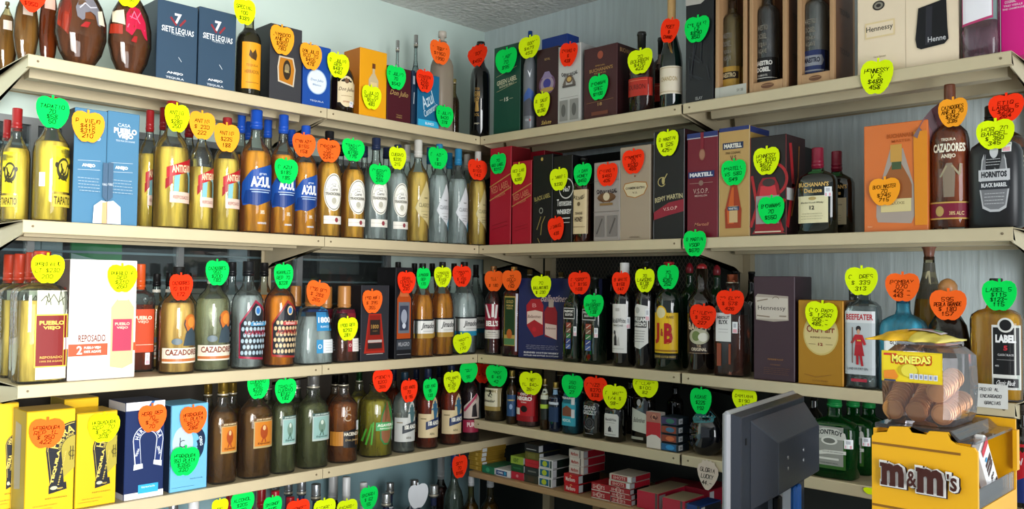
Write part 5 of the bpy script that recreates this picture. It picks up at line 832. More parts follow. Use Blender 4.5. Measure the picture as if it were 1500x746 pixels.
B('R2', 1474, 60, 140, 'amber_big', 'amber bottle half hidden behind the matt black bottle', d=.16, back=1)
# ------------------------------------------------------------------ third left shelf
B('L3', 61, 66, 368, 'pueblo', 'gold bottle with maroon gold-framed label and rust cap, front one')
for i, (x_, y_, d_) in enumerate(((47, 370, .128), (30, 372, .20), (15, 373, .27))): B('L3', x_, 50, y_, 'pueblo', 'rust-capped gold bottle in the file behind the front one', d=d_, back=1, rot=0)
carton('L3', 103, 201, 381, .02, .08, 'large white gift box with an orange stripe and printed bottle', 'f2efe8', side_col='6d5f5c', sels=[('R', -.97, .24, .97, .34, 'b05040'), ('E', .3, .74, .25, .03, 'a03c34')], els=[('R', -1, .20, .15, .30, 'd05a3c'), ('T', 'REPOSADO', -.32, .345, .8, .06, '7a3a2c', {'b': .02}), ('T', '2', -.68, .25, .16, .07, 'f4e8e0', {'b': .03}), ('T', 'PUEBLO VIEJO', -.30, .265, .5, .028, 'f4e8e0', {'b': .04}), ('T', '100% AGAVE', -.30, .235, .5, .022, 'f4e8e0', {'b': .03}),
    ('P', [(.22, .10), (.22, .60), (.40, .67), (.75, .67), (.92, .60), (.92, .12), (.6, .08)], 'e4b48c'), ('R', .42, .66, .72, .74, 'f0d8cc'), ('R', .28, .23, .86, .50, 'b4405a'), ('T', 'PUEBLO', .57, .46, .45, .025, 'e8c8b0', {'b': .03}), ('T', 'VIEJO', .57, .425, .35, .025, 'e8c8b0', {'b': .03}), ('R', .92, .23, 1, .30, 'd8502c')])
B('L3', 206, 38, 387, 'pueblo_orange', 'dark amber bottle with a rust-orange label beside the white box', d=.145)
for x_, y_, d_ in ((230, 401, .21), (249, 400, .13), (275, 400, .2)): B('L3', x_, 32, y_, 'cazadores', 'black-capped stag-label bottle in the rear row', d=d_, back=1)
B('L3', 262, 50, 391, 'cazadores', 'gold bottle with orange stag print and cream band label', glass=G)
B('L3', 313, 49, 384, 'cazadores', 'clear bottle with orange stag print and cream band label', liq=liquid('d8d8b8', .2), seal=None)
B('L3', 340, 34, 384, 'skull_blue', 'black-capped clear bottle in the rear row', d=.15, back=1)
B('L3', 364, 46, 383, 'skull_blue', 'clear bottle with honeycomb dot pattern and red outline')
B('L3', 387, 34, 385, 'skull_amber', 'black-capped amber bottle in the rear row', d=.15, back=1)
B('L3', 411, 45, 385, 'skull_amber', 'amber bottle with honeycomb dot pattern and red outline')
B('L3', 434, 36, 419, 't1800', 'cork-topped trapezoid bottle in the rear row', d=.15, back=1)
B('L3', 460, 54, 418, 't1800', 'clear trapezoid bottle with blue square label')
B('L3', 478, 36, 420, 't1800r', 'burgundy-necked bottle in the rear row', d=.14, back=1)
B('L3', 505, 38, 419, 't1800r', 'dark amber trapezoid bottle with brown wooden stopper', dp=1)
carton('L3', 530, 570, 418, .015, .08, 'charcoal box printed with a red decanter', '2c2c32', side_col='15151a', edge='4a4a52', els=[('P', [(-.75, .10), (-.45, .62), (.45, .62), (.75, .10)], 'a8281c'), ('P', [(-.62, .13), (-.38, .60), (.38, .60), (.62, .13)], '8a2018'), ('R', -.35, .34, .38, .54, '2a201e'), ('T', '1800', .0, .45, .55, .055, 'a07a40', {'b': .03}), ('T', 'ANEJO', .0, .39, .35, .02, '8a6a40'), ('R', -.5, .24, .52, .275, 'b8a8a4'), ('R', -.5, .16, .52, .235, '2c2224'), ('L', [(-.6, .09), (.6, .09)], .008, 'b8a8a4')])
carton('L3', 580, 605, 392, .012, .09, 'tall black box printed with an orange bottle', '1a1a1f', side_col='0e0e12', els=[('P', [(-.8, .22), (-.8, .66), (-.5, .72), (.5, .72), (.8, .66), (.8, .22)], 'b04a1c'), ('R', -.5, .68, .5, .76, 'c86a3c'), ('R', -.65, .28, .65, .62, '6a6e78'), ('R', -.5, .31, .5, .58, '3a3e50'), ('E', .0, .46, .35, .08, '9aa0b0'), ('E', .0, .36, .2, .03, 'c8ccd8'), ('R', -.85, .10, .85, .21, '3a3e46'), ('T', 'MILAGRO', .0, .16, 1.3, .045, 'a8aab0'), ('L', [(-.8, .05), (.8, .05)], .006, '77777c')])
B('L3', 619, 31, 386, 'jimador', 'amber bottle with white script band label', d=0)
B('L3', 648, 31, 384, 'jimador', 'amber bottle with white script band label')
B('L3', 680, 34, 384, 'jimador_blanco', 'clear bottle with white and blue script band label')
for x_, y_, kk in ((583, 384, 'jimador'), (607, 386, 'jimador'), (633, 386, 'jimador'), (665, 386, 'jimador_blanco'), (697, 388, 'jimador_blanco')): B('L3', x_, 26, y_, kk, 'band-label bottle in the rear row', d=.16, back=1)
# ------------------------------------------------------------------ third right shelf
B('R3', 723, 26, 390, 'bells', 'dark red whisky bottle with a flag-striped label nearest the corner')
B('R3', 753, 31, 391, 'green_label', 'flat amber-red bottle with a tall green label')
for x_, y_ in ((776, 395), (802, 397), (822, 399)): B('R3', x_, 20, y_, 'rear_gold', 'gold-capped bottle behind the dark blue gift box', d=.22, back=1)
carton('R3', 771, 872, 408, .055, .07, rot=17, desc='wide dark blue gift box printed with two red bottles', col='1c2450', side_col='10142c', els=[('T', 'Ballantines', -.12, .75, .62, .085, 'c0a8a8', {'sh': .35}), ('P', [(-.78, .40), (-.80, .66), (-.68, .74), (-.46, .74), (-.38, .66), (-.38, .30), (-.6, .26)], 'a01c24'), ('P', [(-.78, .42), (-.60, .48), (-.40, .42), (-.40, .58), (-.58, .60), (-.78, .58)], 'd8c0b0'), ('T', 'Ballantines', -.6, .52, .32, .04, '7a5a50', {'sh': .3}), ('E', -.6, .36, .05, .03, 'b8202c'), ('T', 'B', -.6, .66, .1, .05, 'd08080'), ('P', [(-.34, .28), (-.36, .58), (-.28, .65), (-.10, .65), (-.04, .58), (-.04, .24)], '8a1820'), ('R', -.25, .64, -.13, .74, 'a8988c'), ('P', [(-.33, .30), (-.05, .24), (-.05, .42), (-.33, .44)], 'd0b8ac'), ('T', 'Ballantines', -.19, .38, .24, .025, '7a5a50', {'sh': .3}),
   ('T', 'BLENDED SCOTCH WHISKY', -.42, .07, .85, .022, 'd0d0d4', {'b': .04}), ('T', 'DISTILLED AND BOTTLED IN SCOTLAND', -.42, .035, .85, .018, 'd0d0d4', {'b': .03})]+para(-.8, .0, .11, .17, 3, '8a8aa0', .005))
B('R3', 841, 28, 405, 'passport', 'dark green square whisky bottle with a striped ribbon, left of the pair', d=.04)
B('R3', 871, 33, 406, 'passport', 'dark green square whisky bottle with a striped ribbon, right of the pair')
B('R3', 893, 28, 403, 'rear_dark', 'black-necked bottle behind the square green bottles', d=.20, back=1)
B('R3', 915, 34, 385, 'blackwhite', 'black whisky bottle with white cap and square white label')
B('R3', 947, 33, 383, 'lawson', 'black whisky bottle with a slanted white label')
B('R3', 980, 41, 384, 'jb', 'dark green whisky bottle with bright yellow label')
for x_, y_, kk, dd in ((938, 388, 'rear_dark', .17), (966, 386, 'rear_dark', .17), (1010, 385, 'rear_green', .14), (1050, 388, 'rear_green', .15)): B('R3', x_, 28, y_, kk, 'red-capped green bottle in the rear row' if kk == 'rear_green' else 'black-necked bottle in the rear row', d=dd, back=1)
B('R3', 1028, 42, 386, 'baileys', 'dark cream-liqueur bottle with an oval landscape label')
B('R3', 1073, 46, 402, 'elyx', 'square clear copper-tinted bottle with a white label')
for x_, y_ in ((1077, 397), (1101, 398)): B('R3', x_, 26, y_, 'rear_dark', 'black capped wine bottle behind the square copper-tinted bottle', d=.19, back=1)
carton('R3', 1104, 1164, 405, .014, .09, 'tall dark plum box with a cream lettered patch', '3c2430', side_col='2a1820', els=[('P', [(-.88, .58), (-.92, .80), (-.8, .83), (.7, .81), (.72, .58), (.0, .565)], 'a89c90'), ('P', [(-.84, .59), (-.88, .80), (.68, .79), (.68, .59)], 'c8beb2'), ('T', 'Hennessy', -.1, .69, 1.35, .055, '33262a', {'b': .0}), ('A', .1, .77, .15, .18, 20, 160, '7a6a5a'), ('L', [(-.8, .76), (-.3, .78)], .012, '8a7a6a'), ('L', [(-.8, .62), (-.2, .61)], .012, '8a7a6a'), ('L', [(.3, .62), (.6, .62)], .012, '8a7a6a'), ('T', "PRIVILEGE V.S.O.P", .1, .205, .75, .016, '9a6a3a', {'b': .03}), ('T', 'COGNAC', .1, .155, .5, .012, '8a5a34')]+para(-.5, .8, .06, .13, 4, '6a4430', .004))
carton('R3', 1169, 1235, 440, .014, .09, 'mustard-gold box with an oval whisky label', 'a8761c', side_col='7a4e10', metal=.3, els=[('E', .02, .60, .78, .25, 'c8b268'), ('E', .02, .60, .72, .23, 'd2c084'), ('T', 'Old Parr', .02, .66, 1.25, .085, '8a3a20', {'b': .02}), ('T', 'BLENDED SCOTCH', .02, .56, .9, .02, '6a5030'), ('T', '12', .02, .48, .2, .035, '8a2a1c', {'b': .03}), ('L', [(-.5, .48), (-.2, .48)], .004, '6a5030'), ('L', [(.25, .48), (.55, .48)], .004, '6a5030'), ('L', [(-.7, .12), (-.2, .09), (.5, .13)], .006, '8a5c14'), ('T', 'SCOTCH WHISKY', .0, .05, .7, .02, '7a5010')])
carton('R3', 1243, 1258, 406, .10, .06, 'black box with white print standing behind the square gin bottle', '17181c', back=1, els=[('T', 'GIN', -.3, .86, .7, .04, 'b8b8b8', {'b': .03}), ('T', 'No3', -.3, .80, .5, .03, 'b8b8b8'), ('R', -1, .1, .5, .3, 'c8c8cc')])
B('R3', 1265, 45, 398, 'beefeater', 'square clear gin bottle with a red guard figure')
B('R3', 1323, 62, 420, 'bombay', 'light blue gin bottle with white arched label')
B('R3', 1361, 42, 350, 'tall_cream', 'tall pale bottle with a flared brown stopper', d=.12)
B('R3', 1388, 62, 408, 'wood_ball', 'smoky bottle with a round wooden stopper', d=.045, dp=.5)
B('R3', 1459, 68, 408, 'label5', 'square gold whisky bottle with black label and green tag', dp=.6)
r_ = empty('price_card', (along('R', 1453, 590, .0)[0], -.003, hit('R', 1453, 598, -.003)[0].z), 0, 'small white handwritten card leaning against the shelf edge under the square gold bottle', 'card')
cw = abs(along('R', 1477, 590, 0)[0]-along('R', 1429, 590, 0)[0]); box('card', -cw/2, cw/2, -.0006, 0, 0, .047, mat('d9d9d6', .7), r_)
emit('handwriting', [('W', 'PEDIR AL', -.1, .78, 1.2, .13, '4a4a50', .0009), ('W', 'ENCARGADO', .0, .5, 1.3, .13, '4a4a50', .0009), ('W', 'GRACIAS', .1, .22, 1.0, .13, '4a4a50', .0009)], Flat(cw, .047, -.0006), r_)
# ------------------------------------------------------------------ fourth left shelf
def horseshoe(u, v, c0, c1, r=.9, both=False, txt='HERRADURA', a1=300, h=.6):
    e = [('A', u, v, r*.62, r, 0 if both else 80, 180, c0)]
    return e
def goldbox(x0, x1, yt, desc, d=.015, depth=.09, k=1):
    e = [('R', -.97, .01, .97, .985, 'e3bc1c'), ('R', -.9, .015, .92, .975, 'dfb41a'), ('A', 1.0, .60, .0, .62, 90, 180, 'a89a3c'), ('P', [(.38, .3), (.38, .6), (1, .6), (1, .42)], 'a89a3c'), ('A', 1.05, .60, .62, 1.25, 92, 180, '23242a'), ('P', [(-.2, .60), (.43, .60), (.60, .22), (.02, .22)], '23242a'), ('P', [(-.05, .19), (-.05, .27), (.66, .29), (.70, .22)], '23242a'),
         ('A', 1.05, .60, 1.17, 1.20, 95, 180, 'c8b458'), ('L', [(-.12, .6), (.06, .30)], .003, 'c8b458'), ('TA', 'HERRA', 1.05, .60, .93, 172, 100, .34, 'd8c060')]
    e.append(('T', 'TEQUILA', .20, .445, 1.5, .034, 'd8c060', {'b': .05, 'rot': 79}))
    e += [('TA', '100% DE AGAVE', 1.05, .60, .71, 178, 100, .11, 'c8b458'), ('T', '100% DE AGAVE', .47, .43, 1.5, .016, 'c8b458', {'rot': 79, 'b': .03}), ('E', .15, .245, .15, .018, 'b8b8a0'), ('T', 'REP.', .42, .235, .25, .016, 'd8c060'), ('A', .86, .56, .11, .14, 40, 320, '3a341c'), ('L', [(.80, .50), (.80, .63)], .006, '3a341c'), ('L', [(.9, .50), (.9, .63)], .006, '3a341c'), ('T', 'REPOSADO', .25, .15, .9, .012, '7a6a20'), ('T', 'TEQUILA REPOSADO', -.2, .09, 1.0, .012, '8a7a28'), ('L', [(-.85, .06), (.1, .06)], .003, '8a7a28')]
    carton('L4', x0, x1, yt, d, depth, desc, 'd8ae18', side_col='9c8636', sels=[('P', [(-.55, .22), (-.65, .5), (-.55, .88), (.3, .86), (.2, .5), (.3, .25)], '8e8c84'), ('R', -.97, .0, -.85, 1, 'c8b050')], els=e, rough=.28, metal=.25)
goldbox(46, 117, 600, 'yellow-gold horseshoe box, larger front one, under the orange tag')
goldbox(119, 178, 603, 'yellow-gold horseshoe box, smaller front one, under the yellow tag')
goldbox(4, 34, 590, 'yellow-gold horseshoe box behind, at the left edge of the frame', d=.115, depth=.08)
goldbox(100, 150, 583, 'yellow-gold horseshoe box in the rear row behind the smaller front one', d=.12)
carton('L4', 190, 247, 588, .015, .10, 'navy box with white lid and white horseshoe', '1c2c58', side_col='111a34', sels=[('R', -.97, .91, .97, .995, 'b4b4b8'), ('R', -.97, .0, .97, .06, 'b4b4b8')], els=[('R', -.99, .915, .99, 1, 'dcdcde'), ('R', -.99, .0, .99, .065, 'dcdcde'), ('P', [(.1, .94), (.3, 1), (.45, 1), (.3, .93)], '2a6aa8'), ('R', -.3, .05, .72, .14, '35a5d8'), ('T', 'TEQUILA PLATA', .2, .11, .7, .02, 'e6f2f8'), ('A', .15, .60, .42, .78, 0, 180, 'cdd4e0'), ('P', [(-.63, .60), (-.27, .60), (-.17, .33), (-.50, .31)], 'cdd4e0'), ('P', [(.57, .60), (.93, .60), (.80, .33), (.47, .35)], 'cdd4e0'), ('A', .15, .60, .46, .74, 0, 180, '22346a'), ('P', [(-.59, .60), (-.31, .60), (-.21, .36), (-.46, .35)], '22346a'), ('P', [(.61, .60), (.89, .60), (.76, .37), (.51, .38)], '22346a'),
    ('P', [(-.58, .30), (-.56, .36), (-.12, .36), (-.10, .31)], 'cdd4e0'), ('P', [(.42, .34), (.44, .385), (.86, .37), (.86, .31)], 'cdd4e0'), ('TA', 'HERRADURA', .15, .60, .6, 175, 5, .2, 'e6eaf2'), ('T', 'TEQUILA', -.40, .48, .42, .026, 'e6eaf2', {'rot': 72, 'b': .03}), ('T', 'CRISTAL', .70, .48, .42, .026, 'e6eaf2', {'rot': -75, 'b': .03})])
carton('L4', 256, 310, 592, .015, .10, 'light blue box with dark curved band under two tags', '6fb4d8', side_col='1c2c48', edge='2a4a6a', sels=[('R', -.9, .02, .9, .98, '223048')], els=[('E', -.35, .55, .55, .20, 'b4c4cc'), ('A', .0, .57, .52, .86, -40, 90, '1c2c48'), ('A', -.1, .50, .55, .9, -60, 30, '1c2c48'), ('T', 'ORIG', .62, .56, .5, .035, 'd8e4ee', {'rot': -80, 'b': .03}), ('L', [(-.5, .48), (-.5, .62)], .01, '3a4a5a'), ('A', -.35, .55, .15, .19, 60, 300, '3a4a5a'), ('T', 'PLATA', -.1, .195, .3, .02, '2c4a5c'), ('L', [(-.9, .05), (.3, .05)], .003, '3a6a8a'), ('T', 'TEQUILA 700 ML', .4, .13, .7, .014, '3a6a8a')])
for cx_, w_, yt_, kk, ds in ((331, 40, 559, 'cuervo_esp', 'ribbed amber bottle with orange label beside the light blue box'), (378, 48, 552, 'cuervo_esp', 'ribbed amber bottle with orange label under the green tag'), (419, 36, 552, 'cuervo_plata', 'ribbed clear bottle with pale green label, left of the pair'), (462, 46, 550, 'cuervo_plata', 'ribbed clear bottle with pale green label, right of the pair')): B('L4', cx_, w_, yt_, kk, ds)
for x_, y_, kk in ((309, 562, 'cuervo_esp'), (345, 560, 'cuervo_esp'), (396, 554, 'cuervo_plata'), (438, 553, 'cuervo_plata'),): B('L4', x_, 30, y_, kk, 'ribbed bottle in the rear row', d=.16, back=1)
B('L4', 506, 43, 548, 'hacienda', 'amber bottle with embossed swirls and black slanted label')
B('L4', 494, 30, 549, 'hacienda', 'amber bottle in the rear row', d=.16, back=1)
B('L4', 554, 48, 546, 'herencia', 'pale gold bottle with green leaf-shaped label')
B('L4', 529, 30, 544, 'herencia', 'green-necked bottle in the rear row', d=.16, back=1)
B('L4', 595, 33, 545, 'cien_plata', 'clear agave-label bottle with grey banner')
B('L4', 629, 32, 540, 'cien_rep', 'brown agave-label bottle with navy banner')
B('L4', 663, 32, 535, 'cien_rep', 'brown agave-label bottle with navy banner')
B('L4', 691, 27, 532, 'pink', 'dark bottle with a pink and beige label in the corner')
for x_, y_ in ((579, 541), (612, 541), (646, 537)): B('L4', x_, 26, y_, 'cien_rep', 'agave-label bottle in the rear row', d=.16, back=1)
# ------------------------------------------------------------------ fourth right shelf
B('R4', 728, 28, 540, 'small_jimador', 'small bottle with cream and gold script label')
B('R4', 752, 16, 543, 'mini', 'slim small bottle with gold cap and blue label')
B('R4', 778, 33, 545, 'oso', 'squat bottle with bright red label')
B('R4', 800, 14, 555, 'mini', 'tiny slim bottle with a white and green top', els=[('R', -1, .2, 1, .8, '1c2420'), ('R', -1, .6, 1, .8, 'c8cdb8'), ('R', -1, .42, 1, .5, 'a8c83c')])
B('R4', 816, 17, 560, 'mini', 'tall dark flask with a light blue top', prof='sqr', n=4, glass=darkglass('101c30'), dark=1, liq=None, els=[('R', -1, .68, 1, .9, '8ab0d0'), ('R', -1, .55, 1, .6, 'c8d4e0'), ('R', -1, .2, 1, .5, '223a5c')])
B('R4', 841, 27, 548, 'turq', 'small bottle with turquoise label')
B('R4', 872, 31, 562, 'grizzly', 'black flat bottle with white round-lettered print')
B('R4', 903, 31, 572, 'bwsmall', 'black flat bottle with a white label')
B('R4', 944, 34, 550, 'ballsmall', 'dark flat bottle with slanted pale green label, behind the cigarette packs', d=.075)
for x_, y_ in ((735, 547), (766, 545), (822, 545), (858, 548), (888, 552), (925, 552), (990, 560)): B('R4', x_, 24, y_, 'rear_dark' if x_ not in (822, 766) else 'rear_gold', 'dark bottle in the rear row' if x_ not in (822, 766) else 'brown bottle in the rear row', d=.17, back=1)
carton('R4', 948, 969, 604, .012, .022, 'white and red cigarette carton standing upright', 'd8d0c8', name='cigarette_carton', cat='cigarettes', els=[('R', -1, .38, 1, .72, 'b81c28'), ('P', [(-1, .30), (-1, .42), (.1, .50), (1, .42), (1, .30), (.1, .42)], 'b81c28'), ('R', -1, .72, 1, 1, 'a86a5c'), ('E', .1, .86, .5, .07, '5a2c28'), ('A', .1, .86, .2, .35, 0, 300, 'c88a70')])
for i, (c1, c2) in enumerate((('1c5c8c', '2a8ac8'), ('8c3a24', 'c86a3c'), ('8a3c22', '3a6a8c'), ('3a2c5c', '2c6c5c'))):
    hp = 12.2; yt_ = 651-hp*i; z_ = 0
    r_, W_, H_ = carton('R4', 969, 994, yt_, .012, .055, 'cigarette pack with coloured pictures, %s of the upright stack of four' % ('bottom', 'second from bottom', 'third from bottom', 'top')[i], '22303a', name='cigarette_pack', cat='cigarettes', ybot=yt_+hp-.3, zoff=.0001+i*.0228, els=[('R', -.9, .1, .8, .9, c1), ('E', .1, .5, .5, .3, c2)], sels=[('R', -.9, .2, -.2, .85, 'd8dce0'), ('T', 'SIN', -.5, .5, .4, .3, '33363a')])
B('R4', 1035, 53, 585, 'balln', 'large round black bottle with a teal neck label', dp=.8)
B('R4', 1100, 34, 572, 'rear_gold', 'amber bottle behind the monitor under the yellow tag')
B('R4', 1135, 34, 576, 'rear_dark', 'dark bottle behind the monitor', d=.14, back=1)
B('R4', 1192, 30, 575, 'rear_dark', 'dark bottle between the monitor and the green liqueur bottles', d=.12, back=1)
B('R4', 1222, 66, 579, 'controy', 'flat green liqueur bottle with silver label in front, label fully visible', lvl=.8)
B('R4', 1249, 60, 580, 'controy', 'flat green liqueur bottle half hidden, second in the file', d=.12, back=1)
B('R4', 1272, 60, 583, 'controy', 'flat green liqueur bottle mostly hidden, last in the file', d=.20, back=1)
B('R4', 1496, 34, 592, 'low_wine', 'dark bottle with red and blue label cut off at the right edge', d=.06, glass=darkglass('14110e'), dark=1, liq=None, cap=(.9, .36, '2a2420', 'x'), els=[('R', -1.2, .10, 1.2, .62, 'b01824'), ('P', [(-1.2, .05), (-1.2, .22), (1.2, .36), (1.2, .05)], '1c2c6a'), ('T', 'ol', -.2, .45, .35, .07, 'f0e8e8', {'sh': .2})])
# ------------------------------------------------------------------ bottom left shelf, only tops in view
for i, (x_, w_, y_, kk, ds, dd) in enumerate((
    (225, 34, 738, 'low_white', 'white-capped dark bottle at the lower left', .1), (262, 34, 735, 'absolut', 'silver-capped vodka bottle low at the left', .16), (292, 36, 732, 'low_white', 'white-capped dark bottle beside the silver caps', .1),
    (345, 26, 716, 'low_red', 'red-capped bottle far left of the low red group', .14), (372, 24, 712, 'low_red', 'red-capped bottle second in the low red group', .15), (390, 24, 711, 'low_red', 'red-capped bottle third in the low red group', .18), (410, 24, 718, 'low_red', 'red-capped bottle fourth in the low red group', .11), (432, 24, 727, 'low_red', 'red-capped bottle last in the low red group', .06),
    (410, 24, 700, 'low_navy', 'silver and navy capped bottle, leftmost of four', .28), (429, 24, 702, 'low_navy', 'silver and navy capped bottle, second of four', .2), (448, 26, 701, 'low_navy', 'silver and navy capped bottle, third of four', .14), (469, 28, 708, 'low_navy', 'silver and navy capped bottle, rightmost of four', .08),
    (494, 32, 695, 'low_white', 'tall white-sleeved bottle neck in the rear', .25), (513, 28, 698, 'low_white', 'tall white-sleeved bottle neck left of the green tag', .12), (538, 26, 706, 'low_white', 'white-capped bottle under the low green tag', .07),
    (576, 30, 706, 'absolut', 'vodka bottle with silver cap in the rear row near the white tag', .19), (571, 32, 722, 'absolut', 'vodka bottle with navy lettered shoulder in front of the blue wall', .06), (611, 32, 702, 'absolut', 'vodka bottle with silver cap behind the white tag', .14), (640, 31, 710, 'absolut', 'vodka bottle with a lettered ribbon beside the white tag', .06),
    (669, 29, 662, 'low_clear', 'tall clear bottle with blue cap behind the red-orange tag', .05), (650, 24, 668, 'low_white', 'grey-sleeved bottle neck in the shadow of the corner', .22), (694, 26, 697, 'low_wine', 'yellow wine cooler bottle under the wooden shelf, left one', .05), (722, 30, 700, 'low_wine', 'yellow wine cooler bottle under the wooden shelf, right one', .05))):
    side_sh = 'L5'
    if x_ > 690: dd = .05
    B(side_sh, x_, w_, y_, kk, ds, d=dd)
# ------------------------------------------------------------------ cigarettes on the wooden shelf
def packs(x0, x1, yt, n, d, depth, specs, what, gap=.0004, shift=0, base=0, lid=None):
    a0, _ = along('R', x0, 400, d); a1, _ = along('R', x1, 400, d); W = a1-a0; H = hit('R', (x0+x1)/2, yt, d)[0].z-SH['R5']-base; h = H/n
    for i in range(n):
        col, els, sc = specs[i % len(specs)]
        o = empty('cigarette_pack', ((a0+a1)/2+random.uniform(-.002, .002)+shift*i, d+random.uniform(0, .003), SH['R5']+.0006+base+i*h), math.radians(random.uniform(-1.5, 1.5)))
        bm = bmesh.new(); add_box(bm, -W/2, W/2, 0, depth, 0, h-gap, .0008); bm_obj('carton', bm, mat(col, .4, noise=.05, scale=12), o)
        emit('printed_front', els, Flat(W, h-gap, 0), o)
        emit('side_tone_print', [('R', -.96, .06, .96, .94, sc), ('R', -.96, .1, -.6, .9, 'c8ccd0')], Side(depth, h-gap, W/2, 1), o)
        if lid: box('lid_panel', -W/2+.002, W/2-.002, .002, depth-.002, h-gap, h-gap+.0008, mat(lid, .6), o)
        pos = {1: ('',), 2: (', bottom of two', ', top of two'), 3: (', bottom of three', ', middle of three', ', top of three')}.get(n) or [', %s layer from the bottom' % q for q in ('first', 'second', 'third', 'fourth', 'fifth', 'sixth')]
        tag(o, what+pos[i], 'cigarettes', 'cigarette packs stacked on the wooden shelf')
    return H
GLD = ('a8862c', [('L', [(-.9, .5), (.9, .5)], .06, '8a6c20'), ('R', .1, .2, .45, .8, 'c8a850')], '8a6c24')
MW = ('cfc6bc', [('T', 'Marlboro', -.2, .45, 1.0, .45, 'a84038', {'b': .03}), ('R', .5, .02, .62, .98, '33302e')], 'b01c30')
MR = ('b41c24', [('T', 'Marlboro', -.05, .45, 1.3, .45, 'e0c8c0', {'b': .03}), ('P', [(-.2, .78), (.0, .95), (.2, .78)], 'd8a060')], '1a1414')
CM = ('c8cac8', [('R', -.8, .14, .5, .86, '1c5c78'), ('E', -.15, .5, .35, .3, 'a8b830'), ('R', .6, .1, .85, .9, '3a4a40')], '16241c')
SH_ = ('9c2028', [('R', -1, .0, 1, .12, 'c8c0b4'), ('T', 'SHOTS', -.2, .52, 1.3, .5, 'd0a8a0', {'b': .02}), ('A', -.15, .55, .18, .24, 0, 360, 'd0a8a0')], '14181c')
SHT = ('c0b8ac', [('R', -.8, .1, .6, .85, '9c2028'), ('T', 'SHOTS', -.1, .48, 1.1, .5, 'd0a8a0', {'b': .02}), ('R', .65, .1, .95, .9, 'd8dce0')], 'b81c30')
packs(690, 708, 656, 5, .02, .11, [GLD], 'flat gold cigarette pack in the corner stack')
packs(709, 727, 684, 1, .014, .10, [('1c6c4c', [('E', 0, .5, .3, .3, '3a9a70')], '143c2c')], 'green cigarette pack lying beside the gold stack')
packs(728, 749, 689, 1, .014, .10, [('d0d2d2', [('R', -.9, .15, .6, .8, '2a4a7c'), ('T', 'CAMEL', -.3, .5, .8, .3, 'd0d8e0', {'b': .04}), ('E', .35, .5, .15, .25, '3a9ac0')], 'a8aaac')], 'white and blue cigarette pack between green pack and red pack')
packs(751, 769, 670, 3, .018, .09, [('b02838', [('E', 0, .5, .2, .2, 'd08088')], '6a1420'), ('1c4a2c', [('L', [(-.6, .5), (.6, .5)], .2, '2c6a40')], '102818'), ('8ca83c', [('T', 'KENT', -.1, .5, .8, .5, '4a6a24', {'b': .04})], '5c7428')], 'red, green and lime cigarette pack stack')
packs(771, 791, 652, 5, .018, .10, [('3a3a2c', [('R', -.5, .2, .4, .8, '4a3c2c')], '141814'), ('2c3230', [('L', [(-.5, .5), (.6, .5)], .2, '6a6c64')], '141814'), ('b02a30', [('L', [(-.8, .5), (.8, .5)], .05, '8a1c24')], '4a1014'), ('5c5a28', [('R', -.6, .2, .5, .8, '6c6a34')], '101420'), ('1c2022', [('L', [(-.7, .35), (.7, .35)], .1, 'a8aaa8')], '101420')], 'dark mixed cigarette pack stack')
packs(792, 812, 674, 3, .014, .09, [CM], 'white cigarette pack with blue-yellow picture')
packs(828, 849, 696, 2, .014, .10, [MR], 'red cigarette pack with white lettering')
packs(835, 856, 660, 3, .03, .10, [MW], 'white cigarette pack with red lettering', base=hit('R', 840, 696, .02)[0].z-SH['R5']+.001)
packs(868, 895, 710, 2, .014, .09, [SH_], 'dark red picture pack in the left low pile')
packs(896, 925, 716, 3, .014, .09, [SH_], 'dark red picture pack in the right low pile')
packs(894, 926, 697, 2, .016, .09, [SHT], 'white-topped red picture pack on the right pile', base=hit('R', 910, 716, .015)[0].z-SH['R5']+.001)
packs(935, 966, 722, 1, .02, .16, [('b01c34', [('R', .7, .0, .9, 1, '4a4440')], 'b82040')], 'large red cigarette carton with tan lid, left one', lid='a8977a')
packs(972, 1004, 733, 1, .012, .10, [('b01c34', [('R', .6, .0, .8, 1, '4a4440')], 'b82040')], 'large red cigarette carton with tan lid, right one', lid='a8977a')
packs(1007, 1027, 741, 1, .012, .10, [('1c3c7c', [('R', .5, .0, .9, 1, '2c3034')], '22262c')], 'blue cigarette pack next to the red cartons')
packs(960, 998, 711, 1, .19, .10, [('9c1c30', [('L', [(-.9, .5), (.9, .5)], .1, 'b84050')], '9c1c34')], 'flat dark red carton lying behind the large red cartons')
packs(1004, 1040, 716, 1, .15, .12, [('8c1a2c', [('L', [(-.9, .5), (.9, .5)], .1, 'b84050')], '9c1c34')], 'flat dark red carton lying under the cream strawberry tag')
for a_, b_, y_, d_ in ((935.5, 965.5, 721.6, .021), (972.5, 1003.5, 732.6, .013)):
    pass

# ------------------------------------------------------------------ price tags
L1 = 'on the top left shelf'; L2 = 'on the second left shelf'; L3 = 'on the third left shelf'; L4 = 'on the fourth left shelf'; L5 = 'on the bottom left shelf'
R1 = 'on the top right shelf'; R2 = 'on the second right shelf'; R3 = 'on the third right shelf'; R4 = 'on the fourth right shelf'
T = ptag
T('L', 46, -3, 44, 44, 'r', ['GRAN', '$950'], 'over the narrow brown bottle, top left corner', shape='berry')
T('L', 187, -10, 40, 42, 'y', ['NEGRA', '$1100'], 'at the top edge over the pink-crested flask', d=.02)
T('L', 358, 17, 32, 40, 'y', ['SPECIAL', '100', '$389'], 'over the orange-label bottle')
T('L', 413, 59, 35, 44, 'a', ['JIMADOR', 'ANEJO', '$950', '780'], 'on the charcoal box with the decanter')
T('L', 455, 83, 32, 40, 'a', ['DON JULIO', 'BCO 70', '$455', '478'], 'on the bright blue box')
T('L', 495, 96, 32, 38, 'y', ['D. JULIO', 'REP', '$487', '440'], 'over the short dark brown bottle')
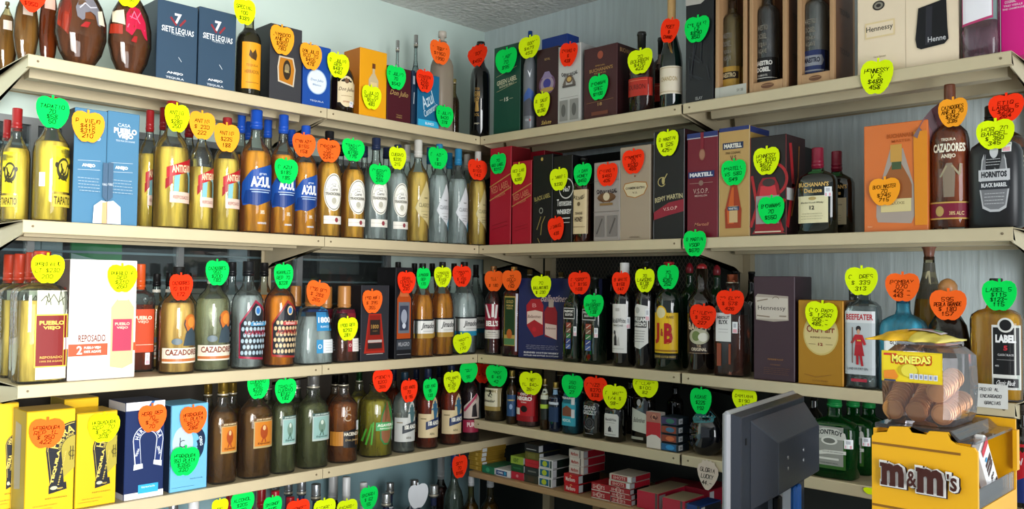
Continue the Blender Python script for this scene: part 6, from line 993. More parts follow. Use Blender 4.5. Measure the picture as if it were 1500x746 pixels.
T('L', 544, 143, 28, 36, 'y', ['D.JULIO', 'REP 70', '$537', '480'], 'on the orange-yellow box')
T('L', 580, 114, 28, 36, 'g', ['D JULIO', '70', '$542'], 'on the maroon box')
T('L', 622, 119, 25, 34, 'r', ['CENTEN', 'AZUL', '$235', '218'], 'on the turquoise blue box')
T('L', 644, 77, 29, 36, 'o', ['T. TEQUILA', '$1950', '1990'], 'on the neck of the frosted tan bottle', d=.004)
T('L', 651, 171, 25, 33, 'g', ['D JULIO', '$420', '378'], 'at the foot of the frosted tan bottle', d=.004)
T('R', 700, 82, 29, 36, 'r', ['1800', '$450'], 'on the black gold-lettered corner bottle', d=.03, shape='berry')
T('R', 742, 89, 31, 38, 'g', ['G LABEL', '70', '895'], 'on the dark green box')
T('R', 776, 69, 31, 34, 'y', ['G. GOOSE', '$479', '453'], 'on the blue-capped grey bottle', d=.005)
T('R', 794, 153, 23, 36, 'y', ['R. SALUT', '70', '$1250'], 'on the violet-crested brown box', d=.009)
T('R', 833, 80, 26, 36, 'r', ['CHIVAS R', '$', '438'], 'on the silver-white crest box', rot=8, d=.009)
T('R', 877, 128, 28, 38, 'g', ['BUCHANAN', 'SPEC', '$1100'], 'on the maroon-brown box')
T('R', 938, 90, 36, 38, 'y', ['70', 'BOURBON', '$470', '422'], 'on the neck of the red-banded bottle', d=.008)
T('R', 981, 45, 27, 37, 'r', ['MOET', '$', 'CHAND'], 'on the champagne bottle', d=.004, rot=14, shape='apple')
T('R', 1021, 43, 36, 40, 'g', ['CAOL ILA 12', '12', '$890', '850'], 'on the black box with torn white top', rot=4)
T('R', 1284, 113, 48, 52, 'y', ['HENNESSY', 'V S', '$488', '458'], 'hanging on the shelf edge under the cream gift box', d=-.004, rot=6, lean=0)
# second shelves
T('L', 77, 165, 49, 48, 'g', ['TAPATIO', '70', '$58', '50'], 'over the yellow-label bottle with red cap')
T('L', 129, 186, 48, 47, 'a', ['P. VIEJO', '$415', '$315', '210'], 'on the left steel blue box')
T('L', 259, 173, 36, 43, 'y', ['ANTIG', '70', '$280', '250'], 'on the leftmost red-banner bottle')
T('L', 296, 184, 38, 42, 'a', ['ANTIG', '$ 230', '222'], 'on the middle red-banner bottle')
T('L', 332, 202, 37, 43, 'a', ['ANTIG', '$235', '188'], 'on the right red-banner bottle')
T('L', 419, 251, 34, 38, 'g', ['G AZUL', '$185', '185'], 'between the two blue-wave bottles')
T('L', 445, 213, 34, 36, 'o', ['GRAN AZUL', '$155', '158'], 'on the rightmost blue-wave bottle')
T('L', 481, 221, 34, 35, 'o', ['TRADICIONAL', '70', '235-', '224-'], 'on the black-capped oval-label bottle')
T('L', 517, 220, 33, 34, 'g', ['TRADIC', '950', '$195', '175'], 'over the second oval-label bottle')
T('L', 556, 256, 31, 31, 'g', ['CUERVO', '950', '237', '255'], 'on the third oval-label bottle')
T('L', 582, 232, 25, 34, 'y', ['CUERVO', '$235', '215'], 'on the fourth oval-label bottle')
T('L', 641, 232, 28, 33, 'g', ['C. AZUL', '$', '180'], 'on the left silver-diamond bottle')
T('L', 699, 249, 28, 31, 'r', ['C. AZUL', '$155', '143'], 'on the corner beige-diamond bottle')
T('R', 730, 240, 23, 31, 'g', ['70', 'RED LABEL', '$310'], 'on the tall red box')
T('R', 760, 255, 22, 32, 'y', ['RED LAB', '70', '$289'], 'on the shorter red box')
T('R', 819, 263, 26, 34, 'y', ['J DANIELS', '$330'], 'over the white-lettered whiskey box')
T('R', 815, 335, 23, 35, 'r', ['J DANIEL', '438'], 'at the foot of the black gold-swoosh box', rot=-8, shape='apple')
T('R', 854, 256, 26, 34, 'g', ['J DAN', 'HONEY', '$450'], 'over the cream-label whiskey bottle')
T('R', 890, 256, 30, 35, 'r', ['CHIVAS R', '$460', '405'], 'on the grey winged-crest box')
T('R', 928, 237, 32, 37, 'r', ['CONMEMOR', '70', '$530', '465'], 'on the plain taupe box')
T('R', 978, 210, 32, 39, 'y', ['R.MARTIN', '$ 525', '425-'], 'on the black box with red sash')
T('R', 1018, 357, 33, 39, 'g', ['R MARTIN', 'VSOP', '$670'], 'hanging on the shelf edge under the burgundy box', d=-.004, rot=2, lean=0)
T('R', 1075, 253, 36, 39, 'g', ['MARTELL', 'VS 580', '549'], 'on the gold box')
T('R', 1123, 236, 38, 42, 'y', ['HENNESSY', 'VS $700', '$672', '650'], 'on the black and red box, upper one')
T('R', 1130, 308, 38, 42, 'g', ['BUCHANANS', '70', '$550'], 'on the black and red box, lower one', d=.009)
T('R', 1296, 281, 45, 42, 'a', ['BUCH MASTER', '70', '$745', '715'], 'on the large orange box')
T('R', 1396, 165, 43, 44, 'a', ['CAZADORES', 'ANEJO 70', '$342', '336'], 'on the amber bottle with brown stopper', d=.010)
T('R', 1474, 158, 52, 42, 'r', ['ETIQ', 'LABEL 5', '$290', '264'], 'above the matt black bottle', d=.016)
T('R', 1458, 197, 56, 45, 'y', ['HOR 70', 'BARREL', '$ 360', '345'], 'on the matt black bottle')
# third shelves
T('L', 70, 394, 49, 44, 'y', ['PUEBLO VIEJO', 'LT $230', '200'], 'on the front maroon-label bottle')
T('L', 179, 408, 43, 42, 'y', ['PUEBLO V', 'REP', '$310', '260'], 'on the large white gift box')
T('L', 265, 421, 34, 40, 'r', ['CAZADORES', '70 $181', '172'], 'on the gold stag-print bottle')
T('L', 318, 400, 34, 38, 'g', ['CAZADORES', '950', '$200', '180'], 'on the clear stag-print bottle')
T('L', 415, 405, 28, 38, 'g', ['AGAVALES', 'REP 70', '$228'], 'on the amber honeycomb bottle')
T('L', 465, 430, 34, 37, 'o', ['1800 BCO', '$ 288', '265'], 'on the blue-label trapezoid bottle', rot=12)
T('L', 509, 482, 29, 35, 'y', ['1800 REP', '$293', '281'], 'on the dark amber trapezoid bottle', d=.008)
T('L', 545, 442, 29, 35, 'o', ['1800 ANEJ', '$ 395', '365'], 'on the charcoal red-decanter box')
T('L', 595, 414, 26, 33, 'r', ['GRAN', 'CENTEN', '$240', '230'], 'on the tall black orange-bottle box', d=.006)
T('L', 620, 408, 20, 32, 'g', ['JIMADOR', 'REP', '170'], 'on the first script-band bottle')
T('L', 648, 406, 25, 31, 'y', ['JIMADOR', 'REP 70', '$168', '157'], 'on the second script-band bottle')
T('L', 676, 405, 27, 32, 'r', ['JIMADOR', '70', '$ 155', '148'], 'on the third script-band bottle')
T('L', 677, 503, 27, 30, 'y', ['JIMADOR', '70', '170'], 'at the foot of the script-band bottles', d=.006, rot=-8)
T('R', 724, 412, 27, 31, 'o', ['BELLS', '$ 180'], 'on the flag-striped red bottle')
T('R', 750, 411, 28, 31, 'o', ['70', 'GOLD', '70', '152'], 'on the green-label flat bottle', d=.006)
T('R', 793, 420, 29, 33, 'y', ['70', 'BALLANTINES', '$ 230'], 'on the wide dark blue gift box', d=.008)
T('R', 849, 415, 32, 34, 'r', ['PASSPORT', 'LT $195', '168'], 'on the right end of the dark blue gift box', d=.004)
T('R', 870, 448, 29, 34, 'g', ['70', 'PASSPORT', '$155', '138'], 'on the square green whisky bottle', d=.006)
T('R', 910, 415, 26, 34, 'r', ['B WHITE', '$158', '147'], 'on the white-capped whisky bottle')
T('R', 945, 411, 28, 36, 'y', ['70', 'LAWSONS', '$138', '127'], 'on the slanted-label whisky bottle')
T('R', 979, 406, 31, 37, 'g', ['70', 'J B', '$267', '252'], 'on the yellow-label whisky bottle')
T('R', 1030, 464, 38, 36, 'r', ['BAILEYS', '$ 250', '227'], 'on the cream-liqueur bottle', rot=4, d=.004)
T('R', 1070, 443, 40, 37, 'r', ['70 ELYX', '$ 578', '426'], 'on the copper-tinted square bottle', d=.008)
T('R', 1203, 463, 47, 43, 'y', ['OLD PARR', '$ 12RR', '505.-', '485.-'], 'on the mustard-gold box', rot=5)
T('R', 1262, 412, 48, 43, 'y', ['G. DRES', '$ 339', '313'], 'on the square clear gin bottle')
T('R', 1322, 421, 50, 43, 'o', ['BOMBAY', '070', '422 -', '443 -'], 'on the light blue gin bottle')
T('R', 1389, 447, 54, 46, 'o', ['595', 'PERLA GRANDE', '$ 180', '157'], 'on the smoky bottle with wooden ball stopper')
T('R', 1464, 433, 51, 46, 'g', ['LABEL 5', '$115', '$123-', '115'], 'on the square gold whisky bottle')
# fourth shelves
T('L', 68, 635, 52, 44, 'o', ['HERRADURA', 'REP 1L', '$ 950', '422'], 'on the larger front yellow-gold box', rot=4)
T('L', 152, 627, 46, 43, 'y', ['HERRADURA', 'REP 70', '$ 325', '308'], 'on the smaller front yellow-gold box', rot=2)
T('L', 223, 613, 41, 41, 'o', ['HERR REP', '70', '$ 75', '70'], 'on the navy box with white lid')
T('L', 283, 615, 39, 41, 'o', ['HERRADURA', '1L PLATA', '$512', '286'], 'on the light blue box, upper tag')
T('L', 270, 676, 42, 43, 'g', ['HERRADURA', '950 PLATA', '$366', '330'], 'on the light blue box, lower tag', d=.006, rot=6)
T('L', 378, 566, 32, 38, 'g', ['CUERVO', '950', '$236', '222'], 'on the ribbed amber bottle')
T('L', 418, 573, 31, 37, 'g', ['TRADIC', 'CUERVO', '$182', '182'], 'on the left ribbed pale green-label bottle')
T('L', 560, 558, 29, 34, 'r', ['HERENCIA', '$200', '365'], 'over the green leaf-label bottle')
T('L', 599, 573, 24, 34, 'r', ['100 ANOS', '70', '$ 95'], 'on the clear agave-label bottle')
T('L', 630, 571, 21, 33, 'g', ['100 ANO', '95', '120'], 'on the left brown agave-label bottle')
T('L', 662, 560, 25, 32, 'y', ['100 ANOS', '70', '$125', '115'], 'on the right brown agave-label bottle')
T('L', 686, 546, 26, 30, 'g', ['TEQUIL', '95'], 'on the dark pink-label corner bottle')
T('R', 707, 547, 24, 30, 'r', ['$ 62'], 'in shade behind the corner tags', d=.06, shape='apple')
T('R', 728, 551, 31, 32, 'g', ['JIMADOR', '$ 49', '42'], 'on the small cream script-label bottle')
T('R', 778, 562, 33, 34, 'y', ['OSO NEGRO', '1L $40-', '36-'], 'on the bright red-label bottle')
T('R', 839, 566, 31, 34, 'g', ['250', '$50', '27'], 'on the turquoise-label bottle')
T('R', 873, 570, 34, 36, 'r', ['GRIZZLY', '$370', '$38'], 'on the black round-lettered bottle')
T('R', 901, 582, 35, 36, 'y', ['B. WHITE', '1/4 $', '98-'], 'on the flat white-label black bottle', d=.007)
T('R', 946, 567, 37, 32, 'y', ['BALLANT', '$100', '82'], 'over the upright white and red cigarette carton')
T('R', 1027, 588, 31, 39, 'g', ['AGAVE', '$225', '192'], 'over the large round black bottle')
T('R', 1091, 586, 36, 34, 'y', ['DAMIANA', '$190', '17'], 'over the bottle behind the monitor')
T('R', 1037, 696, 31, 46, 'b', ['GLORIA', 'LUCKY', '44.-'], 'hanging on the shelf edge beside the monitor', d=-.004, shape='berry', lean=0, rot=4)
T('R', 1276, 720, 22, 10, 'y', [], 'lying at the shelf edge behind the candy dispenser', d=-.003, lean=0)
T('L', 322, 744, 24, 26, 'y', ['$90'], 'lowest left, cut by the frame bottom'); T('L', 355, 738, 34, 36, 'g', ['ALCOHOL', '$205', '190'], 'low on the bottom left shelf, over the red group')
T('L', 399, 744, 27, 34, 'g', ['SMIRNOF', '$185', '150'], 'low on the bottom left shelf, second green one'); T('L', 436, 749, 34, 34, 'r', ['SMIRNOFF', '$ 90'], 'low on the bottom left shelf before the navy caps')
T('L', 475, 747, 32, 32, 'y', ['BACARDI', '$150'], 'low on the bottom left shelf, left of the pair'); T('L', 508, 748, 30, 32, 'y', ['BACARDI', '$165', '150'], 'low on the bottom left shelf, right of the pair')
T('L', 540, 730, 26, 34, 'g', ['BACARDI', '$ 62', '55'], 'by the white-capped bottle, bottom left shelf'); T('L', 612, 727, 29, 36, 'w', [], 'turned blank side out beside the vodka bottles')
T('L', 673, 684, 22, 34, 'r', ['SKYY', '70', '$155'], 'on the tall clear blue-capped bottle')

# ------------------------------------------------------------------ counter with screen and candy
ct = empty('counter', (1.35, -.48, 0), 0, 'shop counter below the frame carrying the monitor and the candy dispenser', 'counter')
box('counter_top', -.62, .62, -.42, .40, .885, .915, mat('4a4a4c', .5), ct, .004); box('counter_body', -.58, .58, -.38, .36, 0, .885, mat('55504a', .6), ct)
A_, B_ = Vector((1.193, -.512)), Vector((1.130, -.114)); dv = (B_-A_); LM = dv.length; ang = math.atan2(dv.y, dv.x)
mon = empty('monitor', (A_.x, A_.y, .9155), ang, 'grey flat-screen monitor seen from behind on the counter', 'monitor')
# local x from the near edge to the far edge, local -y is the back of the monitor
MT = EYE-.224-.9155; MB = .09
MGL = mat('9a9ca2', .35); MGD = mat('2c313c', .38, bump=.03, scale=90); MGM = mat('3b404b', .4, bump=.03, scale=90)
bm = bmesh.new(); add_box(bm, 0, LM, .000, .016, MB, MT, .006); bm_obj('bezel', bm, MGL, mon)
box('screen', .018, LM-.018, .016, .0165, MB+.02, MT-.018, mat('0a0c10', .15), mon)
def frustum(name, x0, x1, z0, z1, ya, ix0, ix1, iz0, iz1, yb, m_):
    V = [(x0, ya, z0), (x1, ya, z0), (x1, ya, z1), (x0, ya, z1), (ix0, yb, iz0), (ix1, yb, iz0), (ix1, yb, iz1), (ix0, yb, iz1)]
    F = [(0, 1, 2, 3), (7, 6, 5, 4), (0, 4, 5, 1), (1, 5, 6, 2), (2, 6, 7, 3), (3, 7, 4, 0)]
    bm = bmesh.new(); vs = [bm.verts.new(v) for v in V]
    for f in F: bm.faces.new([vs[i] for i in f])
    bmesh.ops.recalc_face_normals(bm, faces=bm.faces); bmesh.ops.bevel(bm, geom=bm.edges[:], offset=.0015, segments=1, affect='EDGES')
    return bm_obj(name, bm, m_, mon)
frustum('back_shell', .004, LM-.004, MB+.004, MT-.004, .0, .010, LM-.010, MB+.01, MT-.010, -.018, MGD)
RH = frustum('rear_housing', .055, LM-.012, MB+.085, MT-.02, -.018, .105, LM-.03, MB+.11, MT-.065, -.055, MGM)
for q in ((.16, MB+.15), (.26, MB+.15), (.16, MT-.10), (.26, MT-.10)):
    bm = bmesh.new(); bmesh.ops.create_cone(bm, cap_ends=True, segments=10, radius1=.004, radius2=.003, depth=.001)
    bmesh.ops.rotate(bm, verts=bm.verts, matrix=Matrix.Rotation(math.pi/2, 3, 'X')); bmesh.ops.translate(bm, verts=bm.verts, vec=(q[0], -.0556, q[1])); bm_obj('screw', bm, mat('a8aab0', .3, .7), RH)
box('lock_slot', .030, .036, -.0192, -.018, MT-.062, MT-.050, mat('0a0b0d', .5), mon)
bm = bmesh.new(); add_box(bm, .155, .215, -.045, -.012, .012, MB+.14, .006); bm_obj('stand_neck', bm, mat('b8bfca', .4), mon)
bm = bmesh.new(); add_box(bm, .09, .30, -.10, .08, 0, .014, .006); bm_obj('stand_base', bm, MGD, mon)
def tube(name, pts, r, m_, parent, seg=8):
    cu = []; V, F = [], []
    for i, p in enumerate(pts):
        t = (Vector(pts[min(i+1, len(pts)-1)])-Vector(pts[max(i-1, 0)])).normalized(); a = t.orthogonal().normalized(); b = t.cross(a)
        for j in range(seg): th = 2*math.pi*j/seg; V.append(tuple(Vector(p)+a*r*math.cos(th)+b*r*math.sin(th)))
    for i in range(len(pts)-1):
        for j in range(seg): F.append((i*seg+j, i*seg+(j+1) % seg, (i+1)*seg+(j+1) % seg, (i+1)*seg+j))
    return mesh_obj(name, V, F, m_, parent=parent, smooth=True)
BLU = mat('2a6ac0', .4)
for q, (x_, m_) in enumerate(((.235, BLU), (.262, BLU), (.14, mat('16181c', .4)))):
    bm = bmesh.new(); add_box(bm, x_-.010, x_+.010, -.048, -.034, MB+.045, MB+.10, .003); c_ = bm_obj('cable_plug', bm, m_, mon)
    tube('cable', [(x_, -.04, MB+.045), (x_+.004, -.045, MB+.0), (x_+.012, -.06, .04), (x_+.02, -.10, .007), (x_+.03, -.16, .006)], .004, mat('1a1c20' if q else '9a9ea8', .4), mon)

# candy dispenser
YD = -.584
def PX(px, py, d=YD): p = hit('R', px, py, d)[0]; return (p.x, p.z)
YEL = mat('f0b010', .32); CLR = shell('eeeef2', .05)
base_z = .9155
px0, pzt = PX(1277, 638); px1, _ = PX(1432, 657)
dr = ray(1489, 650); tt = (px1+.0-CAM.x)/dr.x; yb = (CAM+dr*tt).y; DP = max(.10, min(.22, yb-YD))
cdp = empty('candy_dispenser', ((px0+px1)/2, YD, base_z), 0, 'bright yellow plastic candy dispenser with a brown lettered logo, right foreground', 'candy dispenser')
OX, OZ = (px0+px1)/2, base_z
out = [(px0-OX, 0), (px1-OX, 0)]+[(x-OX, z-OZ) for x, z in (PX(1432, 664), PX(1427, 657), PX(1403, 652), PX(1393, 645), PX(1388, 634), PX(1361, 632), PX(1357, 637), PX(1336, 634), PX(1331, 626), PX(1303, 625), PX(1299, 633), PX(1281, 634), PX(1277, 639))]
prism('front_panel', out, 'y', 0, .006, YEL, cdp)
TZ = PX(1432, 657)[1]-OZ; WX = px1-px0; hx = WX/2
sl = [PX(1278, 648), PX(1409, 664)]; zs = sl[0][1]-OZ
box('slot_groove', -hx+.001, hx*.70, -.0012, .0002, zs-.0022, zs+.001, mat('8a5a08', .5), cdp)
z2 = PX(1279, 738)[1]-OZ; box('slot_groove', -hx+.001, hx*.98, -.0012, .0002, z2-.0022, z2+.001, mat('8a5a08', .5), cdp)
box('left_panel', -hx, -hx+.005, .006, DP, 0, TZ+.01, YEL, cdp); box('back_panel', -hx+.005, hx, DP-.005, DP, 0, TZ+.02, YEL, cdp)
box('inner_ramp', -hx+.005, hx-.012, .006, DP-.005, TZ-.10, TZ-.094, mat('d89a10', .5), cdp)
zw = PX(1440, 738, YD+.01)[1]-OZ
box('right_lower_panel', hx-.006, hx, .006, DP-.005, 0, max(.04, zw-.01), YEL, cdp); box('rear_post', hx-.002, hx+.004, DP-.014, DP, zw+.02, TZ+.004, YEL, cdp)
box('clear_lip', hx-.004, hx-.001, .006, DP-.012, max(.04, zw-.01), zw+.018, CLR, cdp, .001)
prism('clear_lid', [(-hx+.002, TZ+.012), (hx*.45, TZ+.012), (hx*.62, TZ+.003), (hx-.004, TZ+.003), (hx-.004, TZ+.007), (hx*.66, TZ+.007), (hx*.50, TZ+.018), (-hx+.002, TZ+.018)], 'y', .007, DP-.006, CLR, cdp)
# logo
class LogoS(Flat): pass
lx0, lz0 = PX(1295, 715); lx1, lz1 = PX(1408, 686); lw = (lx1-lx0); lh = abs(lz1-lz0)*1.0; lc = ((lx0+lx1)/2-OX); lzc = (PX(1295, 700)[1]+PX(1408, 702)[1])/2-OZ
FL = Flat(2, 1, 0)
def lt(s, xc, zc, w_, h_, c, b, layer, parent):
    return ('T', s, xc, zc, w_, h_, c, {'b': b})
ls = []
lg = [('m', .145, .0, .30, .72), ('&', .40, -.03, .13, .5), ('m', .64, -.02, .33, .78), ("'", .865, .22, .03, .16), ('s', .935, .0, .085, .42)]
def glyphs(col, g, bx, gx=0, gz=0):
    for s, u, v, w_, h_ in lg:
        u += gx; v += gz; c0 = lc-lw/2
        ls.append(('T', s, c0+u*lw, lzc+v*lh, w_*lw+2*g, h_*lh+2*g, col, {'b': bx+(.05 if s == 'm' else .02)}))
        if s == 'm':
            for k_ in (0, .5, 1): ls.append(('R', c0+(u-w_/2-.012+k_*(w_-.055)*.97)*lw-g, lzc+(v-h_/2)*lh-g, c0+(u-w_/2+.062+k_*(w_-.055)*.97)*lw+g, lzc+(v-h_/2+.10)*lh+g, col))
            ls.append(('R', c0+(u-w_/2-.018)*lw-g, lzc+(v+h_/2-.13)*lh-g, c0+(u-w_/2+.04)*lw+g, lzc+(v+h_/2)*lh+g, col))
            if g: ls.append(('R', c0+(u-w_/2+.02)*lw, lzc+(v-h_/2)*lh-g*.5, c0+(u+w_/2-.02)*lw, lzc+(v+h_/2-.2)*lh, col))
        elif g: ls.append(('E', c0+u*lw, lzc+v*lh, w_/2*lw+g*.7, h_/2*lh+g*.9, col))
glyphs('4a3430', .0030, .05, .006, -.03); glyphs('f0ece8', .0026, .05); glyphs('45201a', 0, 0)
emit('logo', ls, FL, cdp)
# candies inside the open side
def candy_tube(x, y, z, lean, L_, lab):
    r = empty('candy_tube', (x, y, z), math.radians(90)); r.rotation_euler = (math.radians(0), 0, math.radians(90)); tag(r, lab, 'candy')
    bm = bmesh.new(); add_box(bm, -L_/2, L_/2, -.010, .006, -.019, .019, .003); o = bm_obj('wrapper', bm, mat('f0f0ee', .35), r); o.rotation_euler = (0, math.radians(lean), 0)
    F_ = Flat(L_, .038, -.010); F_.pt = lambda X, Z, e: (X, -.010-e, Z-.019)
    t_ = emit('printed_logo', [('T', 'm', -.35, .5, .36, .72, '45201a', {'b': .06}), ('T', '&', .02, .5, .14, .4, '45201a'), ('T', 'm', .42, .5, .36, .72, '45201a', {'b': .06}), ('R', -.98, .1, -.8, .9, 'c8283c'), ('E', -.62, .3, .04, .12, '2a9ad0'), ('E', .8, .3, .04, .12, 'e8a020'), ('E', .72, .7, .03, .1, '3ab04a')], F_, r); t_.rotation_euler = o.rotation_euler
xi = px1-.012
candy_tube(xi-.004, YD+DP*.46, OZ+TZ-.052, 50, .135, 'white candy tube with brown letters leaning inside the yellow dispenser')
for q in range(5):
    r_ = empty('candy_packet', (xi-.012-.004*q, YD+.020+.020*q, OZ+TZ-.0930+.006), 0, ('blue', 'light blue', 'yellow', 'dark blue', 'blue-white')[q]+' small candy packet inside the yellow dispenser, %s' % ('nearest', 'second nearest', 'in the middle', 'next to last', 'farthest')[q], 'candy')
    bm = bmesh.new(); bmesh.ops.create_uvsphere(bm, u_segments=10, v_segments=6, radius=.012)
    for v in bm.verts: v.co = Vector((v.co.x*.8, v.co.y*.9, v.co.z*.7))*(1+random.uniform(-.12, .12))
    bm_obj('wrapper', bm, mat(('2a7ac0', '5ab4e0', 'e0c030', '1c4a8c', '7ab8e0')[q], .3), r_, True)

# jar of gold-coloured chocolate coins
JZ = OZ+TZ+.0190; jx0 = PX(1291, 600, YD+.03)[0]; jx1 = PX(1400, 600, YD+.03)[0]; JW = jx1-jx0; jh = PX(1340, 506, YD+.03)[1]-JZ; JY = YD+.022; JD = .125
jar = empty('candy_jar', ((jx0+jx1)/2, JY, JZ), 0, 'clear faceted plastic jar of gold coins on top of the yellow dispenser', 'jar')
def octo(w_, d_, c, z, x=0): return [(x-w_/2+c, 0, z), (x+w_/2-c, 0, z), (x+w_/2, c, z), (x+w_/2, d_-c, z), (x+w_/2-c, d_, z), (x-w_/2+c, d_, z), (x-w_/2, d_-c, z), (x-w_/2, c, z)]
rings = [octo(JW*.86, JD*.9, .012, 0), octo(JW*.98, JD, .014, jh*.10), octo(JW*1.04, JD, .016, jh*.45), octo(JW*1.0, JD*.98, .016, jh*.86), octo(JW*.80, JD*.8, .020, jh*.97), octo(JW*.62, JD*.6, .02, jh)]
V, F = [], []
for i, rg in enumerate(rings):
    dy = (JD-max(p[1] for p in rg))/2
    V += [(p[0], p[1]+dy, p[2]) for p in rg]
for i in range(len(rings)-1):
    for j in range(8): F.append((i*8+j, i*8+(j+1) % 8, (i+1)*8+(j+1) % 8, (i+1)*8+j))
F.append(tuple(range(8))[::-1]); mesh_obj('jar_body', V, F, shell('f6f2f6', .04), parent=jar)
lid_ = prism('jar_lid', [(-JW*.33, 0), (JW*.33, 0), (JW*.33, .004), (-JW*.33, .004)], 'y', JD*.2, JD*.8, shell('f0f0f4', .2), jar); lid_.location = (0, 0, jh)
_fl = Flat(JW, jh, -.0007)
emit('label', [('R', -.92, .53, .72, .92, 'e8c81c'), ('R', -.88, .55, .68, .90, 'f0d428'), ('R', -.86, .86, -.5, .89, 'd04030'), ('T', 'MONEDAS', -.1, .825, 1.12, .13, 'c8500c', {'b': .12, 'arc': -.15}), ('T', 'MONEDAS', -.1, .83, 1.05, .10, 'fbf26a', {'b': .05, 'arc': -.15}), ('E', -.18, .68, .28, .085, 'c8b01c'), ('E', -.15, .68, .22, .08, 'e8d84a'), ('P', [(-.85, .56), (-.85, .66), (-.55, .68), (-.45, .60), (-.5, .56)], 'e88a2c')]+
     [q for i in range(6) for q in (('R', -.14+.13*i, .575, -.03+.13*i, .645, 'd8dce8'), ('R', -.11+.13*i, .59, -.06+.13*i, .63, '8a94b8'))]+[('R', -.82, .535, -.5, .555, '2c3a6a')], _fl, jar)
coin_m = mat('e0a062', .32, .45, noise=.1, bump=.1, scale=60)
def coin_mesh():
    V, F = [], []; n = 28; pr = [(0, .0), (.0125, .0), (.0132, .0006), (.0150, .0006), (.0158, .0014), (.0158, .0030), (.0150, .0038), (0, .0038)]
    for r, y in pr[1:-1]:
        for j in range(n):
            a = 2*math.pi*j/n; rr = r*(1+(.012 if j % 2 and r > .0155 else 0)); V.append((rr*math.cos(a), y, rr*math.sin(a)))
    m_ = len(pr)-2
    for i in range(m_-1):
        for j in range(n): F.append((i*n+j, (i+1)*n+j, (i+1)*n+(j+1) % n, i*n+(j+1) % n))
    F.append(tuple(range(n))); F.append(tuple(range((m_-1)*n, m_*n))[::-1])
    bm = bmesh.new(); vs = [bm.verts.new(v) for v in V]
    for f in F: bm.faces.new([vs[i] for i in f])
    bmesh.ops.recalc_face_normals(bm, faces=bm.faces); me = bpy.data.meshes.new('chocolate_coin'); bm.to_mesh(me); bm.free(); me.materials.append(coin_m)
    emb = text_mesh('1', .05)
    return me
cme = coin_mesh(); NC = [0]
LEFT = jar.location.x
def coin(x, y, z, rx=0, rz=0):
    o = bpy.data.objects.new('chocolate_coin', cme); C.objects.link(o); o.location = (x, y, z); o.rotation_euler = (math.radians(rx), 0, math.radians(rz))
    tag(o, 'copper-gold foil chocolate coin packed in the clear faceted jar', 'coin', 'chocolate coins in the jar')
    return o
JH_ = jh*.80
for cx_, z_, n_, y_, dz, dy in ((-.33, .0185, 12, .006, .0040, .0062), (.0, .0185, 12, .006, .0036, .0066), (.31, .0180, 15, .010, .0008, .0066), (.27, .0500, 11, .009, .0016, .0066), (-.16, .0185, 8, .075, .001, .0048), (.12, .047, 8, .07, .001, .0048), (-.33, .052, 7, .085, .001, .0048)):
    roll = {(-.33, .006): 'left front', (.0, .006): 'middle front', (.31, .010): 'right bottom front', (.27, .009): 'right upper front', (-.16, .075): 'middle rear', (.12, .07): 'right rear', (-.33, .085): 'left rear'}[(cx_, y_)]
    for i in range(n_):
        zz = z_+dz*i
        if zz > JH_*.9 or y_+dy*i > JD-.012: break
        c_ = coin(jar.location.x+(cx_+random.uniform(-.012, .012))*JW, JY+y_+dy*i, JZ+zz, rx=12 if dz > .003 else 4)
        c_['label'] = ('foremost copper-gold chocolate coin of the %s roll in the clear jar' if i == 0 else 'copper-gold chocolate coin behind the foremost one, %s roll of the jar') % roll
        c_['group'] = 'chocolate coins in the %s roll' % roll
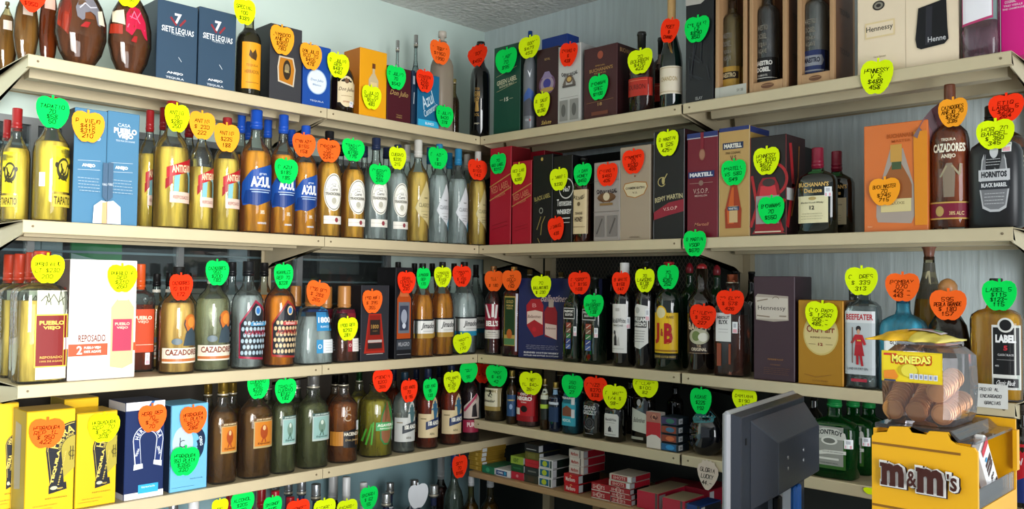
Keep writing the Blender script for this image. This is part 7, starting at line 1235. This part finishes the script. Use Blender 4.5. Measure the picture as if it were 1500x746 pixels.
# candy bag on the jar
bz = JZ+jh+.0045; bx0 = PX(1284, 500, JY+.04)[0]; bx1 = PX(1392, 500, JY+.04)[0]; bw = bx1-bx0
bag = empty('candy_bag', ((bx0+bx1)/2, JY+.055, bz), math.radians(-4), 'crumpled yellow candy bag lying on top of the clear coin jar', 'candy bag')
bm = bmesh.new(); bmesh.ops.create_grid(bm, x_segments=22, y_segments=12, size=.5)
rb = random.Random(3); top = {}
for v in bm.verts:
    u, w_ = v.co.x*2, v.co.y*2; h_ = max(0, (1-abs(u)**3)*(1-abs(w_)**2.2)); v.co = Vector((u*bw/2, w_*.05*(1-.12*math.cos(u*9)), .003+h_*.013+rb.uniform(-.0018, .0018)*(h_+.25)))
e_ = bmesh.ops.solidify(bm, geom=bm.faces[:], thickness=.0025)
for f in bm.faces: f.material_index = 0 if f.calc_center_median().x < .01 else 1
bm_obj('bag_film', bm, [mat('e8b41c', .25), mat('e0cc5a', .25)], bag, True)
def bt(x, y): return (x, y)
class BagS:
    w = bw; h = .10; curved = True
    def pt(s, x, z, e): u = x*2/bw; w_ = (z-.05)/.05; h_ = max(0, (1-abs(u)**3)*(1-abs(w_)**2.2)); return (x, (z-.05), .0048+h_*.0135+e)
emit('printed_film', [('P', [(-.1, .3), (-.15, .8), (.7, .75), (.8, .35)], 'c8b8b8'), ('E', .3, .6, .2, .15, 'c86a5c'), ('E', .6, .55, .12, .1, '6a9a6a')], BagS(), bag)

# ------------------------------------------------------------------ labels for everything that stands on the shelves
from collections import defaultdict
gr = defaultdict(list)
for it in ITEMS: gr[(it['sh'], it['desc'])].append(it)
ORD = ['leftmost', 'second from left', 'third from left', 'fourth from left', 'fifth from left', 'sixth from left', 'seventh from left']
for (sh, desc), L in gr.items():
    L.sort(key=lambda i: i['x']); n = len(L)
    for i, it in enumerate(L):
        s = desc
        if n > 1: s += ', ' + (('left one' if i == 0 else 'right one') if n == 2 else ('rightmost' if i == n-1 else ORD[i]))
        row = ' on the '+ROWNAME[sh]
        if 'shelf' in s: row = ''
        if len((s+row).split()) > 16: row = ''
        it['o']['label'] = s+row; it['o']['category'] = it['cat']
        if n > 1: it['o']['group'] = desc.split(' with ')[0]+'s on the '+ROWNAME[sh]
